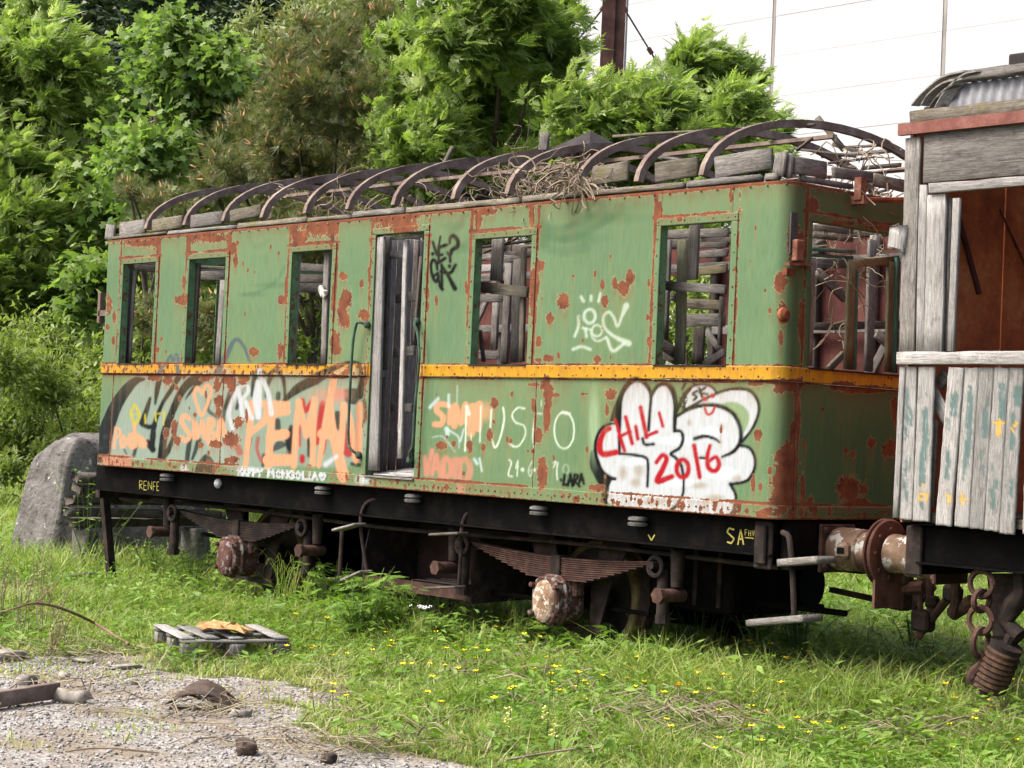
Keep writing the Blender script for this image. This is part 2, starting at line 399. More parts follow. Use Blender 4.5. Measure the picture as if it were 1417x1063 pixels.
def bbox(pts, pad):
    xs = [q[0] for q in pts]; ys = [q[1] for q in pts]
    m = VALID & (PX > min(xs)-pad) & (PX < max(xs)+pad) & (PY > min(ys)-pad) & (PY < max(ys)+pad)
    return m
def spline(pts, k=6):
    P = np.array(pts, float)
    if len(P) < 3: return P
    Q = np.concatenate([[2*P[0]-P[1]], P, [2*P[-1]-P[-2]]]); out = []
    for i in range(1, len(Q)-2):
        for t in np.arange(k)/k:
            a, b, c, d = Q[i-1], Q[i], Q[i+1], Q[i+2]
            out.append(.5*(2*b + (c-a)*t + (2*a-5*b+4*c-d)*t*t + (3*b-a-3*c+d)*t**3))
    out.append(P[-1]); return np.array(out)
def stroke(pts, width, colr, alpha=1.0, soft=.55, sharp=False, wob=.25):
    P = np.array(pts, float) if sharp else spline(pts); w_ = np.atleast_1d(np.array(width, float))
    w_ = np.interp(np.linspace(0, 1, len(P)), np.linspace(0, 1, len(w_)), w_)
    m = bbox(P, w_.max() + 3); X, Y = PX[m], PY[m]
    if not len(X): return
    best = np.full(len(X), 1e9)
    for i in range(max(1, len(P)-1)):
        a, b = P[i], P[min(i+1, len(P)-1)]; d = b - a; t = np.clip(((X-a[0])*d[0] + (Y-a[1])*d[1])/max(d @ d, 1e-9), 0, 1)
        best = np.minimum(best, np.hypot(X-a[0]-t*d[0], Y-a[1]-t*d[1]) - .5*(w_[i]*(1-t) + w_[min(i+1, len(P)-1)]*t))
    best += (fbm(X*.35, Y*.35, 2, 3) - .5)*wob*2
    if w_.max() > 3: h_ = np.zeros_like(PX); h_[m] = smooth(2.6, -.5, best)*alpha*.30; blend(h_, colr)
    a_ = np.zeros_like(PX); a_[m] = smooth(soft, -soft, best)*alpha*np.clip(.84 + .4*fbm(X*.12, Y*.12, 3, 5), 0, 1)
    blend(a_, colr)
def fill(pts, colr, alpha=1.0, soft=.8, sm=True):
    P = spline(pts + [pts[0]])[:-1] if sm else np.array(pts, float); m = bbox(P, 3); X, Y = PX[m], PY[m]
    ins = np.zeros(len(X), bool); best = np.full(len(X), 1e9); k = len(P)
    for i in range(k):
        a, b = P[i], P[(i+1) % k]; d = b - a
        cr = ((a[1] > Y) != (b[1] > Y)); xi = a[0] + (Y - a[1])*d[0]/(d[1] if abs(d[1]) > 1e-9 else 1e-9); ins ^= cr & (X < xi)
        t = np.clip(((X-a[0])*d[0] + (Y-a[1])*d[1])/max(d @ d, 1e-9), 0, 1); best = np.minimum(best, np.hypot(X-a[0]-t*d[0], Y-a[1]-t*d[1]))
    sdv = np.where(ins, -best, best); a_ = np.zeros_like(PX); a_[m] = smooth(soft, -soft, sdv)*alpha; blend(a_, colr)
def ell(cx, cy, rx, ry, n=14): return [(cx + rx*math.cos(2*math.pi*i/n), cy + ry*math.sin(2*math.pi*i/n)) for i in range(n+1)]
def spray(cx, cy, rx, ry, colr, alpha):
    d = np.hypot((PX-cx)/rx, (PY-cy)/ry); a_ = np.where(VALID, smooth(1.25, .25, d)*alpha, 0); blend(a_, colr)

BLK, DRK, WHT, PEA, RED, PNK, SIL, YEL = (lin(*c) for c in ((6, 7, 9), (15, 20, 22), (172, 176, 180), (194, 138, 104), (148, 18, 28), (172, 116, 98), (138, 150, 146), (164, 154, 28)))
C1, C2, C6 = crop(100, 220, 3.542), crop(460, 150, 3.43), crop(780, 480, 2.798)
A1, A2, A3, A4, A5, A6 = crop(125, 480, 5.315), crop(310, 480, 5.062), crop(580, 530, 5.45), crop(815, 515, 5.316), crop(580, 310, 9.6625), crop(740, 360, 7.594)
C3 = crop(800, 130, 3.015)
def S(cr, s, pts, w_, c, a=1.0, soft=.55, **k): stroke(cr(pts), np.array(w_, float)/s*(1.5 if c == BLK else 1.25 if c == DRK else 1.0), c, a, soft, **k)
# -- soft darker green patches and streaks on the upper panels
for x, y, rx, ry in ((870, 285, 42, 8), (830, 300, 30, 7), (800, 330, 50, 10), (745, 320, 12, 30), (640, 345, 26, 7), (625, 312, 20, 7), (380, 395, 34, 5), (350, 408, 24, 4), (860, 300, 60, 12)):
    spray(x, y, rx, ry, lin(62, 98, 68), .42)
for pts, w_, a_ in (([(975, 540), (1060, 575), (1180, 545), (1290, 480)], 34, .34), ([(1000, 600), (1100, 620), (1230, 570), (1372, 470)], 40, .3), ([(985, 650), (1090, 680), (1200, 660)], 46, .22), ([(975, 480), (1010, 560), (1000, 640)], 40, .22), ([(1120, 560), (1200, 500), (1240, 450)], 18, .4), ([(560, 590), (600, 560), (630, 510)], 26, .3), ([(590, 660), (640, 640), (680, 590)], 22, .25), ([(440, 760), (480, 800)], 30, .12), ([(1250, 560), (1372, 500)], 26, .28)): S(C2, 3.43, pts, w_, lin(50, 84, 58), a_, 5.0)
S(C1, 3.54, [(840, 665), (920, 650), (1000, 600), (1040, 530)], 12, lin(60, 96, 66), .35, 2.5); S(C1, 3.54, [(850, 370), (900, 430), (960, 400)], 20, lin(60, 96, 66), .2, 4.0)
# -- big black letters, far end
fill(A1([(20, 800), (60, 640), (140, 440), (250, 280), (340, 215), (560, 205), (800, 190), (1062, 200), (1062, 830), (700, 850), (300, 825)]), SIL, .58, 4)
fill(A2([(0, 200), (150, 190), (420, 180), (640, 190), (960, 150), (1000, 400), (960, 800), (500, 840), (0, 830)]), SIL, .48, 4)
for dx in (0,):
    S(A1, 5.3, [(75, 790), (110, 640), (185, 440), (270, 310), (335, 250), (395, 238)], [140, 112, 92, 78, 58, 30], SIL, .8, 1.6)
    S(A1, 5.3, [(75, 780), (110, 640), (185, 440), (270, 310), (335, 250), (395, 238)], [118, 92, 74, 62, 44, 16], DRK, .97)
    S(A1, 5.3, [(510, 230), (490, 330), (478, 420)], [34, 28, 10], DRK); S(A1, 5.3, [(440, 380), (410, 480), (383, 560)], [16, 30, 34], DRK)
    S(A1, 5.3, [(385, 570), (430, 590), (475, 580)], 26, DRK); S(A1, 5.3, [(655, 215), (600, 310), (530, 420), (475, 560), (462, 660), (460, 765)], [34, 26, 20, 24, 34, 20], DRK)
    S(A1, 5.3, [(462, 755), (425, 705)], 34, DRK)
    S(A1, 5.3, [(810, 235), (735, 260), (665, 345), (595, 500), (545, 650), (525, 810)], [60, 52, 42, 40, 44, 44], DRK); S(A1, 5.3, [(525, 820), (575, 760), (615, 650), (640, 560)], [40, 30, 18, 10], DRK)
    S(A1, 5.3, [(800, 270), (740, 330), (700, 385)], [24, 16, 5], DRK)
    S(A1, 5.3, [(520, 190), (555, 130), (592, 65), (612, 108), (636, 55), (660, 190)], [34, 24, 14, 24, 14, 30], lin(72, 86, 90))
    S(C1, 3.54, [(715, 1060), (760, 955), (800, 886), (838, 915), (872, 998)], [34, 26, 16, 14, 12], lin(70, 84, 88), .95)
    fill(A1([(770, 925), (795, 850), (850, 790), (905, 835), (922, 925)]), DRK, .9)
    S(A1, 5.3, [(740, 650), (722, 760), (712, 845)], [22, 28, 24], DRK, .85); S(A1, 5.3, [(800, 690), (775, 760), (752, 825)], [30, 22, 14], DRK, .85)
    S(A1, 5.3, [(345, 700), (322, 800)], 20, DRK, .8); S(A1, 5.3, [(240, 735), (268, 790)], 12, DRK, .7); S(A1, 5.3, [(1030, 330), (985, 480), (975, 640)], [26, 20, 12], DRK, .8)
    S(A1, 5.3, [(880, 390), (870, 470), (980, 540)], 18, DRK, .7)
fill(A1([(90, 812), (305, 815), (300, 888), (98, 880)]), PNK, .9, 1.2, False); spray(166, 632, 22, 6, PNK, .5)
S(A1, 5.3, [(822, 345), (845, 290), (878, 292), (885, 350), (858, 430), (822, 505), (790, 440), (765, 350), (785, 300), (815, 330)], 20, PEA)
for pts, w_ in (([(730, 530), (695, 505), (672, 540), (700, 600), (735, 650), (705, 692), (668, 668)], 28), ([(765, 672), (762, 545)], 22), ([(790, 672), (775, 560), (806, 640), (826, 545), (842, 675)], 22),
                ([(868, 695), (872, 535), (910, 560), (880, 612), (918, 655), (872, 712)], 24), ([(935, 700), (962, 535), (1000, 700)], 28), ([(942, 640), (992, 640)], 22)): S(A1, 5.3, pts, w_, PEA)
for pts, w_ in (([(175, 742), (188, 595)], 16), ([(190, 600), (222, 610), (215, 650), (184, 672)], 15), ([(240, 655), (224, 700), (242, 738), (264, 700), (242, 658)], 20), ([(300, 650), (286, 700), (312, 738), (334, 700), (308, 650)], 30),
                ([(322, 560), (335, 730)], 22), ([(345, 660), (392, 705)], 40)): S(A1, 5.3, pts, w_, PEA)
S(A1, 5.3, [(370, 690), (390, 715)], 60, PEA, .7, 2.5)
for pts, w_ in (([(326, 425), (300, 490), (330, 565), (362, 495), (326, 425)], 18), ([(295, 495), (366, 495)], 12), ([(405, 500), (405, 562)], 14), ([(478, 480), (484, 545)], 14), ([(545, 470), (540, 575)], 12), ([(490, 492), (555, 488)], 10)): S(A1, 5.3, pts, w_, YEL, .75)
spray(256, 648, 7, 6, WHT, .95); spray(504, 664, 12, 8, lin(190, 205, 210), .8)
# -- second half of the old letters, red under-spray
S(A2, 5.06, [(200, 340), (212, 225), (255, 165), (305, 190)], [18, 24, 22, 14], DRK); S(A2, 5.06, [(318, 205), (360, 168), (400, 185), (420, 260), (428, 380)], [16, 22, 26, 18, 12], DRK)
S(A2, 5.06, [(425, 372), (520, 290), (640, 228), (760, 160), (880, 112), (955, 125), (972, 200), (950, 340)], [22, 52, 60, 34, 18, 14, 26, 44], DRK)
fill(A2([(835, 300), (935, 295), (930, 400), (850, 380)]), DRK, .9); S(A2, 5.06, [(465, 590), (462, 700)], [24, 40], DRK, .85); S(A2, 5.06, [(380, 330), (378, 360)], 26, DRK, .8); S(A2, 5.06, [(375, 520), (378, 570)], 30, DRK, .8)
fill(A2([(330, 720), (380, 660), (440, 690), (330, 740)]), DRK, .8); S(A2, 5.06, [(280, 760), (275, 830)], 20, DRK, .8)
for pts, w_, a_ in (([(548, 375), (565, 450), (620, 380)], 34, .9), ([(690, 395), (665, 560), (648, 670)], 40, .9), ([(528, 560), (530, 690)], 22, .7), ([(548, 770), (548, 800)], 34, .95), ([(240, 640), (232, 720), (262, 800)], 22, .6),
                   ([(868, 540), (872, 740)], [20, 64], .85), ([(705, 650), (690, 740)], 34, .85), ([(95, 700), (110, 740)], 44, .6), ([(440, 740), (470, 830)], 20, .4)): S(A2, 5.06, pts, w_, RED, a_, 1.0)
spray(455, 548, 34, 14, PNK, .6); spray(470, 545, 14, 10, lin(190, 110, 100), .6)
for pts, w_ in (([(330, 205), (300, 280), (292, 350)], [26, 20, 12]), ([(470, 560), (455, 660), (470, 760)], [20, 44, 24]), ([(795, 470), (800, 560)], 34), ([(985, 380), (990, 480), (970, 560)], [24, 20, 12]), ([(15, 420), (60, 330), (95, 270)], [30, 24, 14]), ([(180, 640), (165, 760)], [24, 16]), ([(590, 640), (600, 760)], [14, 26]), ([(900, 820), (960, 830)], 20), ([(120, 330), (90, 430)], 20)): S(A2, 5.06, pts, w_, DRK, .85, 1.0)
# PEMAN
for pts, w_ in (([(148, 840), (172, 640), (196, 400)], [30, 38, 46]), ([(196, 402), (280, 398), (302, 440), (280, 520), (190, 605)], [40, 40, 42, 46, 30]), ([(345, 400), (325, 600), (312, 830)], [48, 46, 52]),
                ([(330, 405), (440, 405)], 44), ([(360, 465), (440, 452)], 50), ([(330, 630), (425, 612)], 70), ([(310, 795), (460, 792)], 76), ([(488, 835), (502, 600), (525, 385)], 38), ([(522, 385), (578, 620)], 40), ([(578, 620), (632, 375)], 36),
                ([(632, 370), (620, 820)], [40, 38]), ([(664, 830), (700, 600), (745, 360)], [30, 40, 44]), ([(775, 205), (750, 315)], [44, 40]), ([(740, 380), (765, 600), (835, 890), (838, 935)], [40, 56, 74, 20]), ([(690, 610), (765, 610)], 70),
                ([(822, 720), (834, 410)], 36), ([(838, 405), (885, 520), (925, 800)], [36, 40, 32]), ([(945, 770), (950, 405)], 40)): S(A2, 5.06, pts, w_, PEA)
for pts, w_ in (([(62, 578), (35, 470), (62, 370), (100, 290)], 26), ([(98, 290), (122, 400), (132, 515)], 30), ([(95, 295), (150, 262), (168, 310), (115, 385)], 24), ([(150, 385), (195, 500)], 28), ([(240, 250), (222, 370), (240, 490)], 38), ([(252, 250), (250, 470)], 22),
                ([(272, 235), (310, 330), (332, 470)], 30), ([(262, 165), (264, 215)], 34)): S(A2, 5.06, pts, w_, WHT, .95, 1.0)
S(A2, 5.06, [(712, 825), (790, 768)], [34, 22], WHT, .8, 1.6)
FONT = {'H': [[(0,0),(0,1)],[(1,0),(1,1)],[(0,.5),(1,.5)]], 'A': [[(0,1),(.5,0),(1,1)],[(.2,.62),(.8,.62)]], 'P': [[(0,1),(0,0),(1,.05),(1,.45),(0,.52)]], 'Y': [[(0,0),(.5,.45),(1,0)],[(1,0),(.35,1)]],
        'M': [[(0,1),(.1,0),(.5,.6),(.9,0),(1,1)]], 'O': [[(.5,0),(0,.5),(.5,1),(1,.5),(.5,0)]], 'N': [[(0,1),(0,0),(1,1),(1,0)]], 'G': [[(1,.15),(.4,0),(0,.5),(.4,1),(1,.85),(1,.55),(.5,.55)]], 'L': [[(0,0),(0,1),(1,1)]], 'I': [[(.5,0),(.5,1)]],
        'S': [[(1,.1),(.3,0),(0,.25),(1,.7),(.6,1),(0,.9)]], 'E': [[(1,0),(0,0),(0,1),(1,1)],[(0,.5),(.8,.5)]], 'R': [[(0,1),(0,0),(1,.1),(.9,.45),(0,.5),(1,1)]], 'F': [[(1,0),(0,0),(0,1)],[(0,.5),(.8,.5)]], 'V': [[(0,0),(.5,1),(1,0)]],
        'h': [[(.5,.35),(.25,.05),(0,.3),(.5,1),(1,.3),(.75,.05),(.5,.35)]]}
def write(cr, s, items, h, w_, colr, slope=0.0, y0=0.0, x0=0.0):
    for ch, a, b in items:
        for pl in FONT[ch]:
            S(cr, s, [(a + q[0]*(b-a), y0 + (a + q[0]*(b-a) - x0)*slope + q[1]*h) for q in pl], w_, colr, 1.0, sharp=(ch not in 'OGh'))
write(A2, 5.06, [('H',104,128),('A',138,164),('P',174,198),('P',208,232),('Y',240,270),('M',312,352),('O',368,402),('N',412,444),('G',456,492),('O',506,540),('L',556,590),('I',598,610),('A',622,658),('h',674,714)], 48, 15, WHT, .062, 850, 104)
for x_, y_, l_ in ((150, 830, 60), (172, 760, 90), (312, 830, 50), (430, 790, 60), (490, 820, 70), (522, 640, 90), (575, 620, 120), (622, 800, 60), (664, 820, 40), (700, 690, 80), (768, 640, 140), (826, 700, 100), (925, 780, 60), (948, 760, 70)): S(A2, 5.06, [(x_, y_ - 20), (x_ + 2, y_ + l_*.8)], [7, 3], PEA, .8)
# -- right of the door
for pts, w_ in (([(200, 165), (150, 160), (130, 205), (180, 255), (165, 310), (118, 312)], 38), ([(236, 180), (228, 300)], 34), ([(265, 325), (272, 170), (312, 300), (350, 165), (362, 300)], 42), ([(392, 380), (405, 180), (440, 340), (452, 165)], 56)): S(A3, 5.45, pts, w_, PEA, .95, .9)
spray(672, 570, 14, 16, PEA, .55)
for pts, w_, a_ in (([(42, 560), (52, 690)], 28, .95), ([(98, 508), (58, 690)], 28, .95), ([(96, 690), (132, 545), (160, 700)], 30, .95), ([(108, 645), (155, 645)], 26, .95), ([(182, 725), (192, 570), (236, 610), (232, 690), (182, 725)], 34, .95), ([(280, 600), (285, 690)], 84, .75), ([(300, 590), (355, 580), (385, 650), (365, 740)], 46, .65), ([(322, 740), (318, 815)], 60, .6)): S(A3, 5.45, pts, w_, PNK, a_, 1.0)
for pts, w_, a_ in (([(80, 185), (140, 120)], 22, .6), ([(222, 90), (222, 180)], 18, .6), ([(285, 20), (285, 145)], 8, .5), ([(205, 345), (215, 385)], 30, .6), ([(215, 350), (290, 400), (310, 440), (335, 350)], 14, .6), ([(100, 410), (180, 408), (270, 520)], 9, .5), ([(300, 430), (300, 490)], 9, .5), ([(415, 575), (436, 608)], 18, .6), ([(455, 570), (472, 665)], 16, .65)): S(A3, 5.45, pts, w_, lin(178, 196, 200), a_, .9)
CHK = lin(186, 198, 180)
for pts, w_, a_ in (([(345, 515), (352, 340), (356, 175)], 12, 1), ([(358, 180), (374, 235)], 22, .9), ([(458, 445), (466, 175)], 10, .95), ([(392, 380), (392, 425)], 8, .8), ([(546, 200), (538, 335)], 12, 1), ([(546, 425), (575, 488), (615, 400), (642, 270), (634, 185)], 13, 1),
                    ([(795, 195), (745, 188), (702, 240), (728, 298), (790, 325), (800, 390), (760, 465), (720, 482), (682, 458)], [14, 12, 12, 12, 9, 9, 10, 13, 14], .95), ([(865, 490), (855, 400), (866, 290), (880, 235), (925, 232)], 9, .8), ([(862, 345), (902, 338)], 8, .8), ([(922, 130), (922, 180)], 7, .7),
                    (ell(1093, 357, 75, 138), 11, .95), ([(1080, 222), (1130, 232)], 18, .9)): S(A3, 5.45, pts, w_, CHK, a_)
for pts, w_, a_ in (([(678, 578), (694, 605), (672, 690), (702, 706)], 10, 1), ([(742, 585), (728, 640), (748, 630)], 7, .9), ([(745, 590), (738, 702)], 8, .9), ([(778, 652), (780, 656)], 20, 1), ([(852, 590), (824, 655), (836, 705), (852, 665), (826, 660)], 7, .75), ([(868, 655), (870, 657)], 18, 1), ([(1008, 602), (1032, 592), (1010, 640)], 8, .9), ([(1045, 600), (1036, 660), (1042, 730)], 9, 1), (ell(1105, 650, 22, 34), 6, .5)): S(A3, 5.45, pts, w_, CHK, a_)
for pts in ([(1096, 690), (1086, 768), (1112, 768)], [(1120, 775), (1140, 688), (1154, 778)], [(1124, 742), (1150, 740)], [(1166, 768), (1170, 690), (1198, 698), (1188, 726), (1164, 732), (1208, 780)], [(1206, 755), (1222, 688), (1242, 762)], [(1210, 732), (1234, 730)], [(1068, 728), (1070, 735)]): S(A3, 5.45, pts, 12, BLK, sharp=True)
# -- black tag by the door
for pts, w_ in (([(180, 240), (240, 412)], 18), ([(285, 170), (245, 420)], 16), ([(268, 290), (262, 515)], 17), ([(270, 312), (370, 280)], 24), ([(268, 420), (312, 410)], 20), ([(264, 515), (350, 460)], 24), ([(408, 260), (415, 190), (455, 158), (505, 205), (520, 280), (480, 325), (432, 350), (415, 400)], [16, 24, 28, 30, 32, 30, 24, 16]),
                ([(380, 385), (410, 420), (440, 380)], 18), ([(410, 420), (416, 505)], 20), ([(405, 562), (407, 570)], 26), ([(245, 615), (232, 525), (192, 482), (160, 540), (168, 650), (198, 740), (236, 770), (258, 700), (250, 658)], [16, 22, 26, 22, 20, 22, 24, 20, 14]), ([(198, 695), (250, 660)], 18),
                ([(256, 680), (280, 830), (310, 875)], [14, 20, 24]), ([(302, 545), (305, 860)], 18), ([(300, 548), (380, 680), (478, 865)], [14, 24, 34]), ([(285, 635), (370, 662), (435, 640), (485, 550)], [14, 20, 24, 24]), ([(180, 398), (182, 402)], 26)): S(A5, 9.66, pts, np.array(w_)*1.2, BLK)
# -- faint white tag
for pts, w_ in ((ell(575, 590, 60, 72), 26), ([(485, 388), (508, 432)], 28), ([(590, 380), (590, 424)], 26), ([(692, 345), (668, 435)], 24), ([(960, 480), (915, 590), (868, 695), (830, 605), (775, 545), (718, 600), (735, 710), (830, 800), (985, 875)], [60, 22, 26, 24, 24, 22, 22, 28, 60]), ([(935, 880), (820, 955), (760, 830)], 28),
                ([(458, 595), (456, 700), (418, 800)], 24), ([(500, 712), (600, 735)], 22), ([(528, 720), (542, 805)], 26), (ell(652, 742, 54, 58), 22), ([(588, 760), (612, 825), (670, 852), (752, 808)], 22), ([(402, 938), (490, 908), (582, 940)], 26)): S(A6, 7.59, pts, w_, lin(180, 194, 178), .6, 1.0)
# -- white throw-up with red lettering
for pts in ([(10, 585), (50, 570), (65, 700), (125, 760), (185, 790), (150, 860), (145, 965), (105, 955), (90, 870), (40, 770), (5, 690)], [(150, 360), (185, 250), (230, 170), (228, 360)]): fill(A4(pts), BLK, .97)
spray(822, 590, 9, 60, lin(150, 175, 140), .5)
fill(A4([(150, 840), (165, 775), (90, 720), (50, 620), (50, 520), (95, 415), (175, 365), (225, 350), (228, 200), (262, 110), (335, 60), (402, 78), (445, 140), (458, 175), (500, 110), (560, 90), (612, 135), (635, 220), (635, 400), (682, 445), (690, 510), (665, 565), (615, 600), (690, 690), (702, 800), (690, 900), (660, 980), (610, 1012), (185, 980), (150, 900)]), WHT, .97)
fill(A4([(635, 335), (740, 275), (850, 243), (960, 250), (1060, 305), (1110, 400), (1118, 535), (1182, 558), (1220, 625), (1215, 722), (1160, 800), (1048, 828), (1080, 905), (1075, 1000), (1040, 1055), (610, 1012), (690, 900), (690, 690), (612, 600), (690, 500), (645, 425)]), WHT, .97)
fill(A4([(705, 285), (850, 205), (960, 155), (1090, 128), (1190, 145), (1242, 225), (1243, 315), (1195, 425), (1125, 512), (1112, 420), (1050, 310), (950, 250), (850, 245), (740, 280)]), WHT, .95)
fill(A4([(945, 240), (1050, 218), (1130, 245), (1175, 300), (1172, 380), (1132, 452), (1100, 350), (1040, 285)]), lin(110, 134, 90), .9, 1.4)
fill(A4([(700, 280), (706, 180), (745, 112), (825, 92), (905, 115), (945, 160), (850, 208), (740, 272)]), WHT, .97)
for x, y, rx, ry in ((862, 655, 7, 12), (884, 650, 8, 14), (880, 668, 9, 8), (998, 592, 5, 8), (954, 585, 4, 6), (968, 672, 14, 6), (990, 690, 16, 7), (905, 695, 20, 6), (1020, 662, 8, 6)): spray(x, y, rx, ry, lin(136, 122, 98), .65)
for x, y, rx, ry in ((880, 640, 20, 6), (940, 668, 26, 7), (985, 600, 20, 12), (930, 610, 30, 7), (900, 600, 12, 10), (1000, 655, 24, 10), (870, 690, 25, 8)): spray(x, y, rx, ry, lin(196, 208, 214), .5)
for pts, w_ in (([(225, 600), (222, 480), (226, 350), (232, 200), (270, 110), (340, 55), (400, 72), (445, 130), (456, 180)], [14, 14, 18, 22, 24, 24, 22, 18, 14]), ([(456, 180), (500, 110), (560, 85), (612, 130), (636, 220), (634, 320), (630, 432)], [14, 18, 22, 26, 24, 20, 16]), ([(458, 180), (448, 300), (440, 430)], 14),
                ([(215, 368), (110, 402), (55, 490), (50, 600), (90, 720), (150, 775), (192, 785)], [12, 14, 16, 16, 18, 20, 14]), ([(225, 600), (330, 610), (415, 628), (435, 680), (430, 840)], 13), ([(630, 430), (680, 440), (692, 500), (665, 560), (603, 600), (640, 632), (680, 690), (697, 800), (690, 900), (650, 980), (612, 1012)], [14, 14, 15, 15, 14, 14, 14, 12, 12, 14, 16]),
                ([(395, 488), (412, 532), (478, 530)], 13), ([(635, 332), (740, 272), (850, 243), (960, 250), (1060, 305), (1110, 400), (1116, 500), (1070, 580), (980, 625)], [14, 16, 18, 20, 20, 18, 18, 18, 10]), ([(780, 490), (850, 472), (920, 488), (962, 516)], [18, 18, 14, 8]), ([(820, 630), (860, 632)], 12),
                ([(1115, 540), (1182, 560), (1222, 630), (1216, 722), (1160, 800), (1040, 825)], 15), ([(1040, 825), (1080, 905), (1075, 1000), (1045, 1052)], 14), ([(700, 285), (800, 225), (900, 175), (1000, 135), (1100, 122), (1190, 142), (1244, 220), (1246, 310), (1200, 420), (1125, 515)], [14, 12, 12, 12, 14, 15, 15, 14, 12, 14]),
                ([(645, 290), (680, 200), (740, 120), (830, 88), (900, 108), (946, 156)], 11), ([(690, 125), (710, 78), (742, 58), (782, 92)], 12), ([(708, 270), (702, 200), (750, 122)], 10), ([(650, 230), (710, 272)], 7), ([(668, 190), (716, 232)], 7), ([(690, 152), (722, 192)], 7), ([(650, 290), (712, 178)], 7), ([(688, 275), (720, 205)], 7),
                ([(795, 140), (765, 160), (792, 182), (772, 206)], 12), ([(812, 118), (832, 182)], 12), ([(858, 112), (816, 150), (872, 162)], 11)): S(A4, 5.32, pts, w_, BLK)
for pts, w_ in (([(152, 415), (112, 440), (80, 530), (100, 602), (200, 590)], [34, 36, 40, 44, 42]), ([(192, 350), (225, 460), (262, 578)], [18, 24, 26]), ([(270, 330), (318, 525)], 28), ([(222, 475), (302, 440)], 24), ([(345, 400), (360, 490)], 26), ([(380, 260), (425, 478)], 30), ([(425, 470), (500, 440)], 26), ([(518, 300), (545, 400)], 22),
                ([(497, 665), (540, 612), (572, 635), (550, 700), (505, 800), (610, 770)], [28, 32, 34, 36, 46, 36]), (ell(690, 710, 44, 66), 32), ([(775, 540), (815, 772)], 30), ([(892, 540), (872, 620), (882, 705), (930, 728), (958, 680), (935, 625), (885, 655)], [24, 30, 34, 34, 32, 28, 24]), ([(852, 265), (870, 308), (905, 302), (925, 258)], 17), ([(850, 198), (856, 202)], 30), ([(905, 172), (912, 178)], 28)): S(A4, 5.32, pts, w_, RED)
# -- rust: seams, edges and patches
nz = fbm(UU*3, ZZ*3, 4, 4); nf = fbm(UU*11, ZZ*11, 3, 5); ns = fbm(UU*1.3, ZZ*1.3, 3, 6)
RUST = np.zeros_like(PX)
def seam_h(z, u0, u1, half, amt=1.0):
    global RUST
    d = np.abs(ZZ - z)/half; RUST = np.maximum(RUST, np.where((UU > u0) & (UU < u1), amt*(1.15 - d)*(.12 + 1.25*nz), 0))
def seam_v(u, z0, z1, half, amt=1.0):
    global RUST
    d = np.abs(UU - u)/half; RUST = np.maximum(RUST, np.where((ZZ > z0) & (ZZ < z1), amt*(1.15 - d)*(.10 + 1.3*nz), 0))
def patch(cr, items):
    global RUST
    for x, y, rx, ry in items:
        (a, b), (c, d) = cr([(x, y)])[0], cr([(x+rx, y+ry)])[0]
        q = np.hypot((PX-a)/(c-a), (PY-b)/(d-b)) + (nf - .5)*1.3; RUST = np.maximum(RUST, np.where(VALID, (1.20 - .62*q)*np.clip(.72 + .62*(nf - .25), 0, 1.1)*(q < 2), 0))
RUST = np.maximum(RUST, smooth(2.300, 2.340, ZZ)*(.45 + .65*ns))
RUST = np.maximum(RUST, smooth(.035, .0, ZZ)*(.35 + .75*nz))
seam_h(.105, -9.4, 3, .022, .95); seam_h(.952, -9.4, 3, .03, .85); seam_h(1.066, -9.4, 3, .024, .8);
for a, b in WIN + [DOOR] + ENDW:
    zz0 = 1.07 if (a, b) != DOOR else .1
    for e in (a - .06, b + .06): seam_v(e, zz0, 2.35, .035, .95)
    seam_h(2.155, a - .1, b + .1, .03, 1.0)
    RUST = np.maximum(RUST, np.where((UU > a-.05) & (UU < b+.05) & (ZZ > 2.15), smooth(2.05, 2.34, ZZ)*(.15 + .9*ns)*(1.0 if a < -3.9 else .78 if a < -2 else .2), 0))
for e in (-8.95, -6.9, -2.48, .14): seam_v(e, 0, .96, .03, .9)
seam_v(.14, 0, .96, .05, 1.0)
patch(C1, [(330, 415, 85, 18), (690, 392, 70, 20), (1110, 385, 50, 38), (1160, 340, 14, 24), (1085, 350, 18, 40), (540, 690, 36, 26), (545, 600, 8, 40), (790, 440, 18, 36), (800, 500, 14, 34), (768, 420, 10, 70), (972, 430, 7, 16), (1028, 690, 20, 24), (1050, 640, 10, 60), (890, 945, 24, 18), (1326, 575, 22, 24), (1322, 740, 24, 70), (1290, 900, 22, 55), (1280, 700, 8, 60), (1020, 940, 16, 34), (420, 935, 8, 14), (438, 885, 6, 14), (205, 770, 9, 30), (172, 825, 9, 16), (202, 890, 9, 24), (810, 410, 7, 12), (838, 515, 5, 12), (862, 545, 5, 14), (896, 555, 4, 10), (1012, 465, 5, 10), (570, 430, 10, 50), (420, 440, 8, 40), (460, 945, 6, 10), (848, 760, 4, 14)])
patch(C2, [(345, 560, 75, 36), (730, 490, 50, 22), (690, 530, 16, 60), (980, 748, 22, 24), (955, 870, 18, 130), (945, 500, 14, 70), (52, 800, 22, 20), (66, 900, 26, 46), (58, 1000, 28, 44), (138, 830, 10, 22), (150, 980, 28, 28), (176, 790, 8, 40), (176, 900, 9, 18), (495, 910, 8, 26), (635, 850, 6, 40), (450, 880, 10, 30), (452, 940, 8, 26), (665, 580, 8, 16), (0, 620, 10, 60), (10, 860, 10, 30)])
